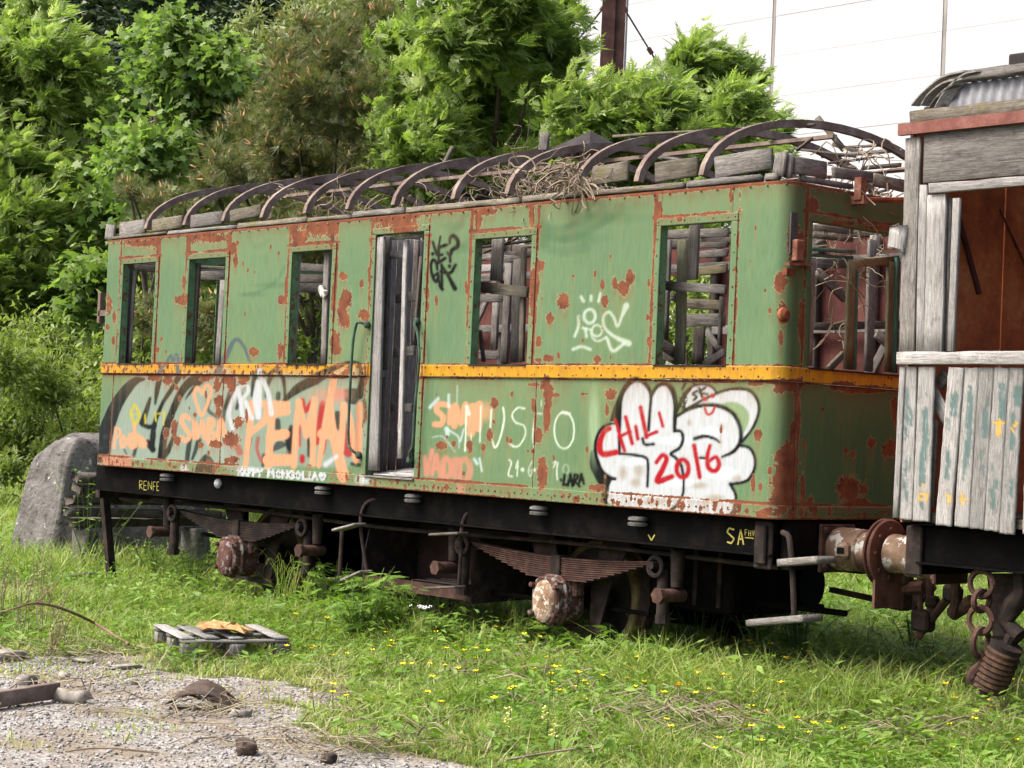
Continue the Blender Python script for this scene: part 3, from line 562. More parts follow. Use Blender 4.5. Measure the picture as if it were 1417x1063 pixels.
patch(A6, [(300, 425, 62, 92), (160, 620, 42, 70), (402, 170, 16, 24), (630, 155, 12, 28), (712, 245, 20, 38), (735, 425, 38, 72), (840, 240, 26, 62), (1005, 180, 42, 80), (935, 300, 56, 80), (80, 50, 22, 46), (18, 250, 32, 100), (0, 560, 24, 80), (40, 860, 30, 56), (150, 1030, 60, 44), (40, 1050, 40, 24), (252, 1005, 16, 44), (650, 1045, 24, 24), (502, 850, 13, 22), (1185, 600, 20, 44), (1028, 800, 8, 16), (1200, 240, 12, 56), (1185, 850, 8, 60), (77, 405, 10, 16), (485, 660, 9, 26), (465, 605, 7, 14), (795, 1020, 8, 30), (708, 720, 7, 20)])
patch(A3, [(972, 90, 36, 130), (958, 250, 28, 110), (900, 400, 32, 60), (930, 690, 38, 120), (920, 590, 30, 40), (1035, 92, 28, 16), (860, 12, 50, 14), (568, 155, 28, 44), (700, 85, 15, 28), (864, 170, 18, 56), (535, 395, 28, 44), (565, 295, 11, 16), (382, 480, 24, 44), (482, 490, 18, 38), (170, 470, 46, 30), (260, 460, 18, 26), (665, 425, 10, 26), (820, 515, 8, 12), (858, 515, 13, 17), (1235, 85, 30, 14), (335, 680, 13, 22), (1345, 790, 60, 26), (1265, 500, 14, 30), (130, 90, 6, 12), (210, 410, 8, 12), (1015, 570, 8, 30), (690, 440, 12, 16), (960, 20, 44, 40)])
patch(A1, [(470, 230, 50, 24), (572, 250, 36, 36), (690, 220, 18, 24), (850, 230, 50, 26), (930, 290, 26, 60), (945, 400, 40, 50), (1000, 250, 48, 28), (1040, 290, 30, 50), (560, 640, 22, 40), (620, 590, 26, 70), (640, 690, 26, 34), (640, 300, 14, 22), (945, 480, 26, 34), (920, 715, 46, 34), (1030, 690, 34, 50), (815, 722, 22, 26), (870, 780, 13, 18), (870, 850, 16, 18), (1030, 830, 26, 16), (660, 380, 12, 20), (770, 500, 12, 20), (70, 290, 8, 22), (730, 450, 5, 14), (850, 350, 10, 30)])
patch(A2, [(40, 240, 46, 36), (100, 530, 36, 40), (60, 650, 60, 50), (70, 790, 34, 24), (130, 240, 26, 26), (600, 842, 46, 20), (212, 40, 28, 26), (390, 50, 18, 46), (790, 30, 34, 36), (140, 220, 40, 30), (870, 180, 40, 20), (160, 480, 10, 50), (20, 800, 16, 20), (1000, 200, 12, 60), (1000, 480, 8, 40), (470, 850, 30, 10)])
patch(C6, [(182, 185, 20, 22), (168, 245, 7, 28), (755, 345, 15, 26), (862, 430, 42, 60), (850, 520, 52, 80), (855, 590, 50, 34), (800, 480, 10, 22), (870, 150, 56, 30), (905, 250, 12, 110), (890, 330, 18, 50), (740, 140, 34, 14), (1190, 372, 18, 24), (1092, 400, 10, 14), (1120, 415, 11, 16), (1265, 395, 32, 34), (1105, 550, 44, 48), (1162, 550, 14, 16), (1135, 600, 40, 16), (1180, 165, 110, 16), (1075, 150, 50, 16), (1285, 250, 16, 60), (735, 530, 8, 36), (762, 540, 7, 18), (955, 610, 12, 36), (925, 560, 12, 60), (800, 640, 50, 16), (560, 615, 6, 8), (130, 50, 14, 14), (610, 320, 6, 16), (770, 655, 30, 8)])
patch(C3, [(980, 465, 22, 36), (340, 480, 14, 36), (640, 420, 10, 50), (655, 732, 8, 10), (895, 600, 26, 90), (930, 640, 14, 60), (845, 780, 28, 46), (852, 920, 20, 50), (845, 1010, 12, 40), (930, 950, 14, 90), (1110, 540, 60, 10), (1250, 560, 60, 12), (1230, 420, 90, 22), (425, 525, 14, 10), (135, 680, 6, 14), (70, 750, 6, 14), (100, 800, 8, 16), (780, 820, 5, 10), (800, 905, 6, 14), (718, 700, 4, 12), (740, 560, 4, 12)])
# flakes at the rivets of the bottom strip and of the belt
for k in range(200):
    uu = -9.2 + k*.06 + random.uniform(-.02, .02); zz = .05 + random.uniform(-.02, .02); r = random.uniform(.008, .026)
    if random.random() < .6 and not (-6.35 < uu < -4.9):
        q = np.hypot((UU - uu)/r, (ZZ - zz)/(r*1.4)); RUST = np.maximum(RUST, (1.2 - .62*q)*(q < 2)*.9)
for k in range(150):
    uu = -9.2 + k*.078; zz = .985 + (.05 if k % 2 else 0); r = random.uniform(.004, .012) if uu > -4 else random.uniform(.010, .026)
    q = np.hypot((UU - uu)/r, (ZZ - zz)/r); RUST = np.maximum(RUST, (1.15 - .6*q)*(q < 2)*.95)
RUST = np.maximum(RUST, np.where((UU < -4.6) & (ZZ > .94) & (ZZ < 1.07), .16 + .52*nf, 0)*.85)
RUST = np.maximum(RUST, smooth(.80, .97, nf*.55 + fbm(UU*5, ZZ*4, 3, 9)*.55)*.9)
RUST = np.where((PX > 326) & (PX < 456) & (PY > 644) & (PY < 672) & (UU < -4.5), RUST*.35, RUST)
MASKR = smooth(.48, .56, RUST); STAIN = np.zeros_like(RUST); acc = np.zeros(len(GU)); drip = .88 + .105*fbm(GU*30, GU*0, 2, 8)
for j in range(len(GZ) - 1, -1, -1):
    acc = np.maximum(acc*drip, MASKR[:, j]); STAIN[:, j] = acc
STAIN = np.clip((STAIN - MASKR)*.7, 0, 1)
def sample(A, u, z):
    fu = np.clip((u - U0)/DX, 0, len(GU) - 1.001); fz = np.clip((z - Z0)/DX, 0, len(GZ) - 1.001); i, j = fu.astype(int), fz.astype(int); a, b = fu - i, fz - j
    if A.ndim == 3: a, b = a[..., None], b[..., None]
    return (A[i, j]*(1-a) + A[i+1, j]*a)*(1-b) + (A[i, j+1]*(1-a) + A[i+1, j+1]*a)*b
def sheet(name, parent, u0, u1, z0, z1, off=0.0, thick=.004, step=.0095, wave=.004):
    nu, nz_ = max(1, int(round((u1-u0)/step))), max(1, int(round((z1-z0)/step)))
    u, z = np.meshgrid(np.linspace(u0, u1, nu+1), np.linspace(z0, z1, nz_+1), indexing='ij'); u, z = u.ravel(), z.ravel()
    x, y, nx_, ny_ = surf(u); o = off + (fbm(u*1.1, z*1.3, 2, 7) - .5)*2*wave - (fbm(u*6, z*6, 2, 3) - .5)*.002
    V = np.stack([x + nx_*o, y + ny_*o, z + ZB], -1); Vb = np.stack([x + nx_*(o - thick), y + ny_*(o - thick), z + ZB], -1)
    idx = np.arange((nu+1)*(nz_+1)).reshape(nu+1, nz_+1)
    q = np.stack([idx[:-1, :-1], idx[1:, :-1], idx[1:, 1:], idx[:-1, 1:]], -1).reshape(-1, 4)
    # back and rim, coarse
    ri = np.array(list(idx[:, 0]) + list(idx[-1, 1:]) + list(idx[::-1, -1][1:]) + list(idx[0, ::-1][1:-1])); n0 = len(V); m_ = len(ri)
    V2 = np.concatenate([V, Vb[ri]]); k = np.arange(m_); rim = np.stack([ri, n0 + k, n0 + (k+1) % m_, np.roll(ri, -1)], -1)
    bu = np.linspace(0, nu, max(2, min(nu, 24))).astype(int); bi = idx[bu][:, [0, -1]]; base = len(V2)
    V3 = np.concatenate([V2, Vb[bi.ravel()]]); bq = np.array([(base + 2*i, base + 2*i + 1, base + 2*i + 3, base + 2*i + 2) for i in range(len(bu)-1)])
    tot = np.concatenate([np.arange(n0), ri, bi.ravel()])
    A = {'paint': sample(PAINT, u, z)[tot], 'rust': sample(RUST, u, z)[tot], 'stain': sample(STAIN, u, z)[tot]}
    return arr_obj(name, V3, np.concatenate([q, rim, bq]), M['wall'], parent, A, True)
# ------------------------------------------------------------------ ground
GPTS = np.array([ong(px, py)[:2] for px, py in ((-140, 880), (0, 893), (110, 896), (240, 908), (330, 930), (380, 955), (440, 992), (480, 1012), (580, 1022), (680, 1042), (690, 1075), (600, 1200), (200, 1500), (-300, 1300))])
def in_poly(X, Y, P):
    ins = np.zeros(X.shape, bool); k = len(P)
    for i in range(k):
        a, b = P[i], P[(i+1) % k]; dy = b[1]-a[1] if abs(b[1]-a[1]) > 1e-9 else 1e-9
        ins ^= ((a[1] > Y) != (b[1] > Y)) & (X < a[0] + (Y-a[1])*(b[0]-a[0])/dy)
    return ins
def poly_dist(X, Y, P):
    best = np.full(X.shape, 1e9)
    for i in range(len(P)):
        a, b = P[i], P[(i+1) % len(P)]; d = b-a; t = np.clip(((X-a[0])*d[0] + (Y-a[1])*d[1])/(d @ d), 0, 1); best = np.minimum(best, np.hypot(X-a[0]-t*d[0], Y-a[1]-t*d[1]))
    return np.where(in_poly(X, Y, P), -best, best)
def gravel(X, Y):
    """1 on the gravel, 0 in the grass"""
    s = poly_dist(X, Y, GPTS) + (fbm(X*1.6, Y*1.6, 4, 2) - .5)*1.5 + (fbm(X*6, Y*6, 3, 2) - .5)*.5
    return smooth(.18, -.12, s)
def gz(X, Y):
    X, Y = np.asarray(X, float), np.asarray(Y, float)
    far = np.hypot(X - 8.6, Y + 10.2)
    return -.045 + (fbm(X*.5, Y*.5, 3, 3) - .5)*.10*smooth(2.6, .2, np.abs(Y - 1.6) - 1.2*0) * 0 + (fbm(X*.45, Y*.45, 3, 3) - .5)*.10*smooth(1.3, 3.2, np.abs(Y - 1.6)) + smooth(28, 60, far)*.35
def ground_grid(x0, x1, y0, y1, s):
    nx_, ny_ = int((x1-x0)/s), int((y1-y0)/s); X, Y = np.meshgrid(np.linspace(x0, x1, nx_+1), np.linspace(y0, y1, ny_+1), indexing='ij'); return X, Y
xs_ = np.concatenate([[-900, -500, -300, -200, -140, -100, -80], np.arange(-64, -16, 1.6), np.arange(-16, 6, .11), np.arange(6, 30, 1.6), [40, 70, 150, 400, 900]])
ys_ = np.concatenate([[-900, -300, -120, -60, -30], np.arange(-22, -7, 1.2), np.arange(-7, 4, .11), np.arange(4, 9, .3), np.arange(9, 60, 2.0), [70, 100, 160, 300, 900]])
X, Y = np.meshgrid(xs_, ys_, indexing='ij'); sh = X.shape
gm = gravel(X, Y); Zg = gz(X, Y) - gm*.012
idx = np.arange(X.size).reshape(sh); q = np.stack([idx[:-1, :-1], idx[1:, :-1], idx[1:, 1:], idx[:-1, 1:]], -1).reshape(-1, 4)
k = NT('grassy_soil_and_gravel'); P = k.pos(); n1 = k.noise(P, 2.2, 6, .65); n2 = k.noise(P, 30, 5, .7); vr = k.vor(P, 55, 'Color')
soil = k.ramp(n1, [(.3, (.045, .05, .018)), (.5, (.075, .085, .028)), (.7, (.12, .105, .055))])
sep = k.n.new('ShaderNodeSeparateColor'); k.put(sep.inputs[0], vr)
grv = k.ramp(sep.outputs[0], [(0, (.13, .12, .105)), (.5, (.235, .225, .205)), (1, (.37, .36, .335))])
grv = k.mix(k.ramp(k.noise(P, 1.7, 6, .7), [(.44, 0.0), (.60, .85)]), grv, (.17, .135, .09)); grv = k.mix(k.ramp(n2, [(.3, .5), (.5, 0.0)]), grv, (.10, .085, .065))
k.col(k.mix(k.ramp(k.math('ADD', k.attr('gravel', True), k.math('MULTIPLY', k.math('SUBTRACT', n2, .5), .9)), [(.42, 0.0), (.58, 1.0)]), soil, grv)); k.rough(.95)
k.bump(k.math('ADD', k.vor(P, 55), n2), .6, .012); M['ground'] = k.m
arr_obj('ground', np.stack([X.ravel(), Y.ravel(), Zg.ravel()], -1), q, k.m, None, {'gravel': gm.ravel()}, True, 'structure')
bpy.data.objects['ground']['label'] = 'grassy trackside ground with a patch of grey gravel at the near left'

# hillside behind the trees
hx = np.linspace(-700, 1000, 60); hs = np.linspace(0, 1, 14)
HX, HS = np.meshgrid(hx, hs, indexing='ij')
def hill_pt(h, s):
    """h: bearing (given as a pixel column), s: how far up the slope"""
    h = np.asarray(h, float); d = CF[None]*FPX + CR[None]*(h.reshape(-1, 1) - PW/2); d = d[:, :2]/np.linalg.norm(d[:, :2], axis=1)[:, None]; sf = np.asarray(s, float).reshape(-1)
    D = 560 + sf*640; z = -5 + 430*sf**1.06*(.85 + .3*fbm(h.reshape(-1)*.006, sf*2, 3, 5)); P_ = CAM[None, :2] + d*D[:, None]
    return P_[:, 0].reshape(h.shape), P_[:, 1].reshape(h.shape), z.reshape(h.shape)
hxx, hyy, hzz = hill_pt(HX, HS); idx = np.arange(HX.size).reshape(HX.shape)
M['hill'] = m_plain('forest_floor', (.02, .028, .014), .95, .05, .4)
tag(arr_obj('hillside', np.stack([hxx.ravel(), hyy.ravel(), hzz.ravel()], -1), np.stack([idx[:-1, :-1], idx[1:, :-1], idx[1:, 1:], idx[:-1, 1:]], -1).reshape(-1, 4), M['hill'], None, None, True, 'structure'), 'steep dark wooded hillside far behind the trees')

# railway tracks: carriages stand on one, another lies behind
def track(yc, x0, x1, label):
    t = thing('railway_track', label, 'railway track', ((x0+x1)/2, yc, -.15))
    for s in (-1, 1):
        y = yc + s*.835; m = MB()
        prof = [(-.07, -.16), (.07, -.16), (.07, -.145), (.012, -.125), (.012, -.045), (.036, -.035), (.036, -.002), (-.036, -.002), (-.036, -.035), (-.012, -.045), (-.012, -.125), (-.07, -.145)]
        m.prism([(x0, y + a, b) for a, b in prof], (x1-x0, 0, 0)); m.build('rail', M['rail'], t)
    sl = None; x = x0 + .4
    while x < x1:
        z = -.215
        if sl is None:
            sl = board('sleeper', (x, yc - 1.3, z), (x, yc + 1.3, z), .24, .11, M['wooddark'], t, (1, 0, 0), .014, 4)
        else:
            o = sl.copy(); COL.objects.link(o); o.parent = t; o.matrix_local = WM[t.name].inverted() @ (T(x - (x0 + .4), 0, 0) @ WM[sl.name])
        x += .64
    return t
track(1.6, -13.5, 9, 'rusty railway track under the two old carriages')
track(5.9, -22, 9, 'second rusty track in the grass behind the carriages')

# ------------------------------------------------------------------ white hall behind
def hall():
    yb = 33.0; t = thing('white_hall', 'tall white concrete hall with thin panel joints behind the trees', 'building', (-18, yb + 6, 0))
    k = NT('white_concrete'); P = k.pos(); n = k.noise(P, .5, 5, .6); n2 = k.noise(P, 4, 5, .7)
    c = k.mix(k.ramp(n2, [(.45, 0.0), (.75, .22)]), k.ramp(n, [(.3, (.345, .352, .358)), (.7, (.395, .40, .404))]), (.27, .268, .262)); k.col(c); k.rough(.8); M['hall'] = k.m
    M['joint'] = m_plain('grey_joint_mortar', (.13, .126, .12), .9); M['pilaster'] = m_plain('stained_joint_strip', (.21, .195, .175), .9, 1.2, .25)
    sh_ = 33.0/30.0
    xv = [on(px, 0, 1, yb)[0] for px in (575, 640, 869, 1072, 1308, 1500, 1690, 1860)]
    top = 24.0; rows = np.arange(0, top + .1, 1.2)
    bk = MB(); bk.box((xv[0], yb + .06, -.5), (xv[-1], yb + 14, top)); bk.build('core', M['joint'], t)
    for i in range(len(xv) - 1):
        g = .07 if i not in (2,) else .02
        for j in range(len(rows) - 1):
            m = MB(); m.box((xv[i] + g, yb + random.uniform(0, .012), rows[j] + .004), (xv[i+1] - .07, yb + .1, rows[j+1] - .004)); m.build('panel', M['hall'], t)
    for i in range(1, len(xv) - 1):
        if i in (2,): continue
        m = MB(); m.box((xv[i] - .05, yb + .02, 0), (xv[i] + .05, yb + .10, top)); m.build('joint_strip', M['pilaster'], t)
hall()

# steel mast with stay wires in front of the hall
def mast():
    a, b = dist(847, 75, 44), dist(847, 0, 44); x, y = float(a[0]), float(a[1])
    t = thing('steel_mast', 'brown steel mast with two stay wires rising behind the trees', 'mast', (x, y, 0)); h = 13.5
    ux, uy = -CR[0]/math.hypot(CR[0], CR[1]), -CR[1]/math.hypot(CR[0], CR[1]); u_ = np.array([ux, uy, 0]); v_ = np.array([-uy, ux, 0])
    for s in (-1, 1):
        m = MB(); c = np.array([x, y, 0]) + u_*s*.15; m.bar(c, c + (0, 0, h), .10, .24, tuple(u_)); m.build('flange', M['mast'], t)
    m = MB(); m.bar((x, y, 0), (x, y, h), .20, .06, tuple(u_)); m.build('web', M['mast'], t)
    e1, e2 = dist(790, 68, 44), dist(903, 76, 44); tp = np.array([x, y, 0])
    zt = dist(847, 8, 44)[2]
    for e, s in ((e1, 1), (e2, -1)):
        a = tp + u_*s*.2 + (0, 0, zt); d = (e - a); m = MB(); m.tube([a, a + d*1.0, a + d*4.2], .022, 5); w_ = m.build('stay_wire', M['cable'], t)
        m = MB(); m.tube([a + d*.02, a + d*.12], .06, 6); m.build('insulator', M['mast'], t)
        m = MB(); m.tube([a + d*.86, a + d*.98], .055, 6); m.build('insulator', M['mast'], t)
    # the wires end on ground anchors, out of sight behind the trees
mast()
M['mount2'] = m_plain('dirty_white_cloth', (.42, .40, .36), .9, 14, .3)
M['lampiron'] = m_rust('brown_lamp_iron', (.07, .03, .02), (.16, .065, .04), (.26, .13, .09), 14)
M['zinc2'] = m_plain('dark_slot', (.05, .05, .048), .8, 6, .5)
# ------------------------------------------------------------------ the green carriage
CAR = thing('railway_carriage', 'derelict green two-axle railway carriage with rust, graffiti and bare roof ribs', 'railway carriage', (-L/2, WID/2, 0))
def carriage():
    c = CAR; ue = uend(3.05); ul = -9.345
    lows = [(ul, -8.953), (-8.947, -6.903), (-6.897, DOOR[0]), (DOOR[1], -2.483), (-2.477, .137)]
    for a, b in lows: sheet('lower_panel', c, a, b, .0, .955, step=.0092 if a > -5 else .0108)
    sheet('lower_panel', c, .143, ue, .0, .955, step=.012)
    sheet('bottom_strip', c, ul, .137, .0, .10, .0065); sheet('bottom_strip', c, .143, ue, .0, .10, .0065, step=.014)
    ed = [ul] + [e for w_ in WIN[:3] for e in w_] + [DOOR[0], DOOR[1]] + [e for w_ in WIN[3:] for e in w_] + [ENDW[0][0]]
    for a, b in zip(ed[0::2], ed[1::2]): sheet('upper_panel', c, a, b, 1.06, 2.35, step=.0092 if a > -5 else .0108)
    sheet('upper_panel', c, ENDW[0][1], ENDW[1][0], 1.06, 2.35, step=.03); sheet('upper_panel', c, ENDW[1][1], ue, 1.06, 2.35, step=.03)
    for a, b in WIN: sheet('header_panel', c, a + .002, b - .002, 2.09, 2.35, step=.010)
    sheet('header_panel', c, DOOR[0] + .002, DOOR[1] - .002, 2.19, 2.35, step=.010)
    for a, b in ENDW: sheet('header_panel', c, a + .002, b - .002, 2.09, 2.35, step=.012)
    for a, b in (WIN + ENDW[:1]):
        sheet('window_moulding', c, a - .055, a + .003, 1.062, 2.088, .007); sheet('window_moulding', c, b - .003, b + .055, 1.062, 2.088, .007); sheet('window_moulding', c, a - .055, b + .055, 2.088, 2.15, .0075)
    a, b = DOOR
    sheet('door_moulding', c, a - .055, a + .003, .102, 2.188, .007); sheet('door_moulding', c, b - .003, b + .06, .102, 2.188, .007); sheet('door_moulding', c, a - .055, b + .06, 2.188, 2.245, .0075)
    sheet('belt_strip', c, ul, DOOR[0] - .02, .958, 1.061, .018, .017); sheet('belt_strip', c, DOOR[1] + .035, ue, .958, 1.061, .018, .017, .011)
    # rivets
    ru, rz = [], []
    for i in range(int((ue - ul)/.078)):
        u = ul + .03 + i*.078
        if not DOOR[0] - .02 < u < DOOR[1] + .04: ru.append(u); rz.append(.985 if i % 2 else 1.04)
        ru.append(u); rz.append(.05); 
        if i % 2: ru.append(u); rz.append(2.325)
    off = [.019]*0
    for a, b in WIN + [DOOR] + ENDW[:1]:
        z0 = 1.12 if (a, b) != DOOR else .2; zt = 2.09 if (a, b) != DOOR else 2.2
        for z in np.arange(z0, zt + .04, .125):
            for e in (a - .028, b + .028): ru.append(e); rz.append(z)
        for e in np.arange(a + .1, b, .14): ru.append(e); rz.append(zt + .03)
    ru, rz = np.array(ru), np.array(rz); x, y, nx_, ny_ = surf(ru); oo = np.where((rz > .96) & (rz < 1.06), .0175, .0065)
    N = np.stack([nx_, ny_, 0*nx_], -1); Pn = np.stack([x, y, rz + ZB], -1) + N*oo[:, None]; up = np.tile([0, 0, 1.], (len(N), 1)); R = frames(N, up)
    tv = [(0, math.cos(t)*.0105, math.sin(t)*.0105) for t in np.arange(6)*math.pi/3] + [(.0055, math.cos(t)*.006, math.sin(t)*.006) for t in np.arange(6)*math.pi/3]
    tf = [(i, (i+1) % 6, 6 + (i+1) % 6) for i in range(6)] + [(i, 6 + (i+1) % 6, 6 + i) for i in range(6)] + [(6, 7, 8), (6, 8, 9), (6, 9, 10), (6, 10, 11)]
    V, F, _ = scatter(tv, tf, Pn, R, np.ones(len(N)), np.zeros(len(N)))
    pc = np.repeat(sample(PAINT, ru, rz), 12, 0); rr = np.repeat(RNG.choice([.15, .62], len(ru), p=[.35, .65]), 12)
    arr_obj('rivets', V, F, M['wall'], c, {'paint': pc, 'rust': rr, 'stain': rr*0}, False, 'stuff')
    # returns of the openings
    M['reveal'] = m_rust('green_return', (.06, .12, .06), (.10, .20, .095), (.13, .25, .12), 10, (.13, .05, .025))
    for a, b in WIN + [DOOR]:
        z0, z1 = (ZB + 1.055, ZB + 2.095) if (a, b) != DOOR else (ZB + .09, ZB + 2.195); m = MB()
        m.box((a - .006, -.001, z0), (a - .001, .075, z1)); m.box((b + .001, -.001, z0), (b + .006, .075, z1)); m.box((a, -.001, z1 - .003), (b, .075, z1)); m.build('opening_return', M['reveal'], c)
        m = MB(); m.box((a - .004, -.026, z0 - .002), (b + .004, .09, z0 + .010)); m.build('sill', M['dark'] if (a, b) != DOOR else M['wood'], c)
    y0, y1 = .27, 1.40; m = MB(); z0, z1 = ZB + 1.055, ZB + 2.095
    m.box((-.075, y0 - .006, z0), (.001, y0 - .001, z1)); m.box((-.075, y0, z1 - .003), (.001, y1, z1)); m.build('opening_return', M['reveal'], c)
    m = MB(); m.box((-.09, y0, z0 - .002), (.03, y1, z0 + .010)); m.build('sill', M['dark'], c)
    # far side: outer sheet, one window open to the trees
    fw = (-4.28, -3.52); m = MB(); yo = 3.15
    m.box((-9.2, yo, ZB), (-.06, yo + .006, ZB + 1.06)); m.box((-9.2, yo, ZB + 1.06), (fw[0], yo + .006, ZB + 2.35)); m.box((fw[1], yo, ZB + 1.06), (-.06, yo + .006, ZB + 2.35)); m.box((fw[0], yo, ZB + 2.09), (fw[1], yo + .006, ZB + 2.35)); m.build('far_wall', M['redpanel'], c)
    # left end wall with openings
    m = MB(); xo = -9.258
    for a, b in ((RC, .27), (1.40, 1.80), (2.93, 3.05)): m.box((xo, a, ZB + 1.06), (xo + .006, b, ZB + 2.35))
    m.box((xo, RC, ZB), (xo + .006, 3.05, ZB + 1.06)); m.box((xo, .27, ZB + 2.09), (xo + .006, 1.40, ZB + 2.35)); m.box((xo, 1.80, ZB + 2.09), (xo + .006, 2.93, ZB + 2.35)); m.build('end_wall', M['reveal'], c)
    m = MB(); m.box((-9.2, .08, ZB + .04), (-.06, 3.13, ZB + .10)); m.build('floor', M['wooddark'], c)
    # framing inside
    W_, Z_ = M['wood'], lambda z: ZB + z
    for x in (-.35, -1.0, -1.62, -2.25, -2.9, -3.45, -4.34, -5.0, -5.7, -6.4, -7.1, -7.8, -8.5, -9.1):
        board('post', (x, 3.09, Z_(.1)), (x, 3.09, Z_(2.36)), .075, .07, random.choice([M['wood'], M['wooddark'], M['wooddark']]), c, (1, 0, 0))
    for z, a, b in ((.52, -9.2, -.1), (1.02, -9.2, fw[1]), (1.02, fw[1], -.1), (1.55, -3.4, -.1), (1.6, -9.2, fw[0] - .1), (2.14, -9.2, -.1)):
        board('rail', (a, 3.03, Z_(z)), (b, 3.03, Z_(z)), .085, .04, random.choice([M['wood'], M['wooddark']]), c)
    for x0, x1 in ((-1.6, -1.0), (-2.25, -2.85), (-5.7, -5.05), (-7.1, -6.45)):
        board('brace', (x0, 3.0, Z_(1.06)), (x1, 3.0, Z_(2.1)), .075, .03, M['wood'], c); board('brace', (x1, 3.0, Z_(.12)), (x0, 3.0, Z_(.98)), .07, .03, M['wooddark'], c)
    for x in np.arange(-9.1, -.2, .85):                               # studs of the near wall
        if all(not (a - .06 < x < b + .06) for a, b in WIN + [DOOR]): board('post', (x, .10, Z_(.1)), (x, .10, Z_(2.34)), .07, .06, M['wood'], c, (1, 0, 0))
    for y in (.15, .9, 1.6, 2.3, 3.0): board('post', (-9.2, y, Z_(.1)), (-9.2, y, Z_(2.34)), .07, .06, M['wood'], c, (0, 1, 0))
    for z in (.5, 1.02, 2.12): board('rail', (-9.17, .1, Z_(z)), (-9.17, 3.1, Z_(z)), .08, .035, M['wood'], c)
    board('rail', (-.1, .1, Z_(2.2)), (-.1, 3.1, Z_(2.2)), .08, .04, M['wood'], c)
    for i in range(9): board('partition_board', (-5.42 + random.uniform(-.01, .01), .62 + i*.098, Z_(.1)), (-5.42, .62 + i*.098, Z_(2.3)), .09, .02, M['woodpale'] if i % 3 else M['wood'], c, (0, 1, 0))
    for i in range(8):                                                # remains of the ceiling boards, lying along the far cant rail
        x = -8.9 + i*1.05; board('ceiling_board', (x, 2.75 + random.uniform(-.1, .1), Z_(2.40)), (x + random.uniform(.8, 1.3), 2.8, Z_(2.44 + random.uniform(-.03, .05))), .14, .02, M['wooddark'], c, (0, 1, .1))
    B5, B4, BD, BE = crop(890, 300, 4.831), crop(640, 310, 5.064), crop(490, 310, 2.953), crop(1080, 260, 3.938)
    def tr(cr, s, name, a, b, w_, y, mat, th=.03, axis=1): boardpx(name, *cr([a, b]), w_/s, y, M[mat], c, th, axis, .013 if 'roof' in name or 'broken' in name else .006)
    for a, b, w_, y, mt in (((150, 120), (575, 104), 62, .52, 'wood'), ((346, 40), (330, 428), 62, .30, 'wood'), ((266, 150), (244, 990), 60, .36, 'woodcream'), ((135, 460), (556, 486), 64, .24, 'wood'), ((370, 255), (568, 240), 52, .9, 'wood'), ((375, 365), (562, 345), 60, 1.2, 'woodolive'),
                            ((290, 582), (525, 592), 72, 1.25, 'woodmoss'), ((295, 692), (545, 690), 88, 1.0, 'wood'), ((378, 735), (366, 990), 70, 1.3, 'wooddark'), ((118, 850), (222, 912), 70, .8, 'wooddark'), ((410, 992), (545, 900), 48, .6, 'wood'), ((526, 528), (510, 868), 18, .45, 'wood'), ((370, 192), (568, 185), 44, 1.5, 'wooddark'),
                            ((130, 535), (232, 540), 52, 1.1, 'wood'), ((168, 150), (140, 830), 42, 1.0, 'wood'), ((125, 920), (220, 960), 60, 1.2, 'wooddark'), ((420, 760), (520, 900), 40, 1.6, 'wood')): tr(B5, 4.831, 'loose_board', a, b, w_, y, mt)
    for a, b, w_, y, mt in (((252, 95), (236, 402), 76, .30, 'wood'), ((128, 440), (458, 478), 80, .24, 'woodmoss'), ((328, 268), (290, 975), 46, .8, 'wood'), ((398, 240), (376, 975), 72, .62, 'wood'), ((140, 226), (412, 252), 50, 1.0, 'wood'), ((138, 312), (300, 300), 54, 1.4, 'woodpale'), ((128, 522), (292, 520), 56, 1.05, 'wood'),
                            ((236, 548), (220, 884), 40, 1.0, 'wood'), ((118, 915), (282, 920), 66, 1.1, 'wood'), ((145, 206), (392, 98), 10, .5, 'wooddark'), ((432, 160), (415, 970), 30, .3, 'woodmoss'), ((122, 740), (150, 970), 14, .2, 'wooddark')): tr(B4, 5.064, 'loose_board', a, b, w_, y, mt)
    for a, b, w_, y, mt in (((108, 52), (80, 1010), 38, .025, 'woodpale'), ((140, 50), (120, 600), 24, .2, 'wood'), ((120, 622), (98, 940), 20, .2, 'wood'), ((213, 64), (188, 960), 16, .10, 'woodpale'), ((155, 60), (288, 48), 16, .12, 'woodpale'), ((150, 126), (212, 124), 34, .2, 'woodpale'), ((172, 306), (266, 292), 40, .3, 'wood'),
                            ((165, 526), (248, 518), 40, .3, 'wood'), ((152, 752), (238, 752), 36, .3, 'wood'), ((276, 130), (248, 480), 10, .1, 'wooddark'), ((240, 70), (222, 960), 24, 1.15, 'wooddark'), ((258, 66), (250, 500), 18, .9, 'wooddark')): tr(BD, 2.953, 'loose_board', a, b, w_, y, mt)
    for k_ in range(5): board('threshold_scrap', (DOOR[0] + .02 + random.uniform(0, .08), .05 + k_*.07, Z_(.115 + k_*.012)), (DOOR[1] - random.uniform(.02, .15), .10 + k_*.06, Z_(.118 + k_*.015)), .07, .014, M['woodpale'], c, (0, 1, .1), .02)
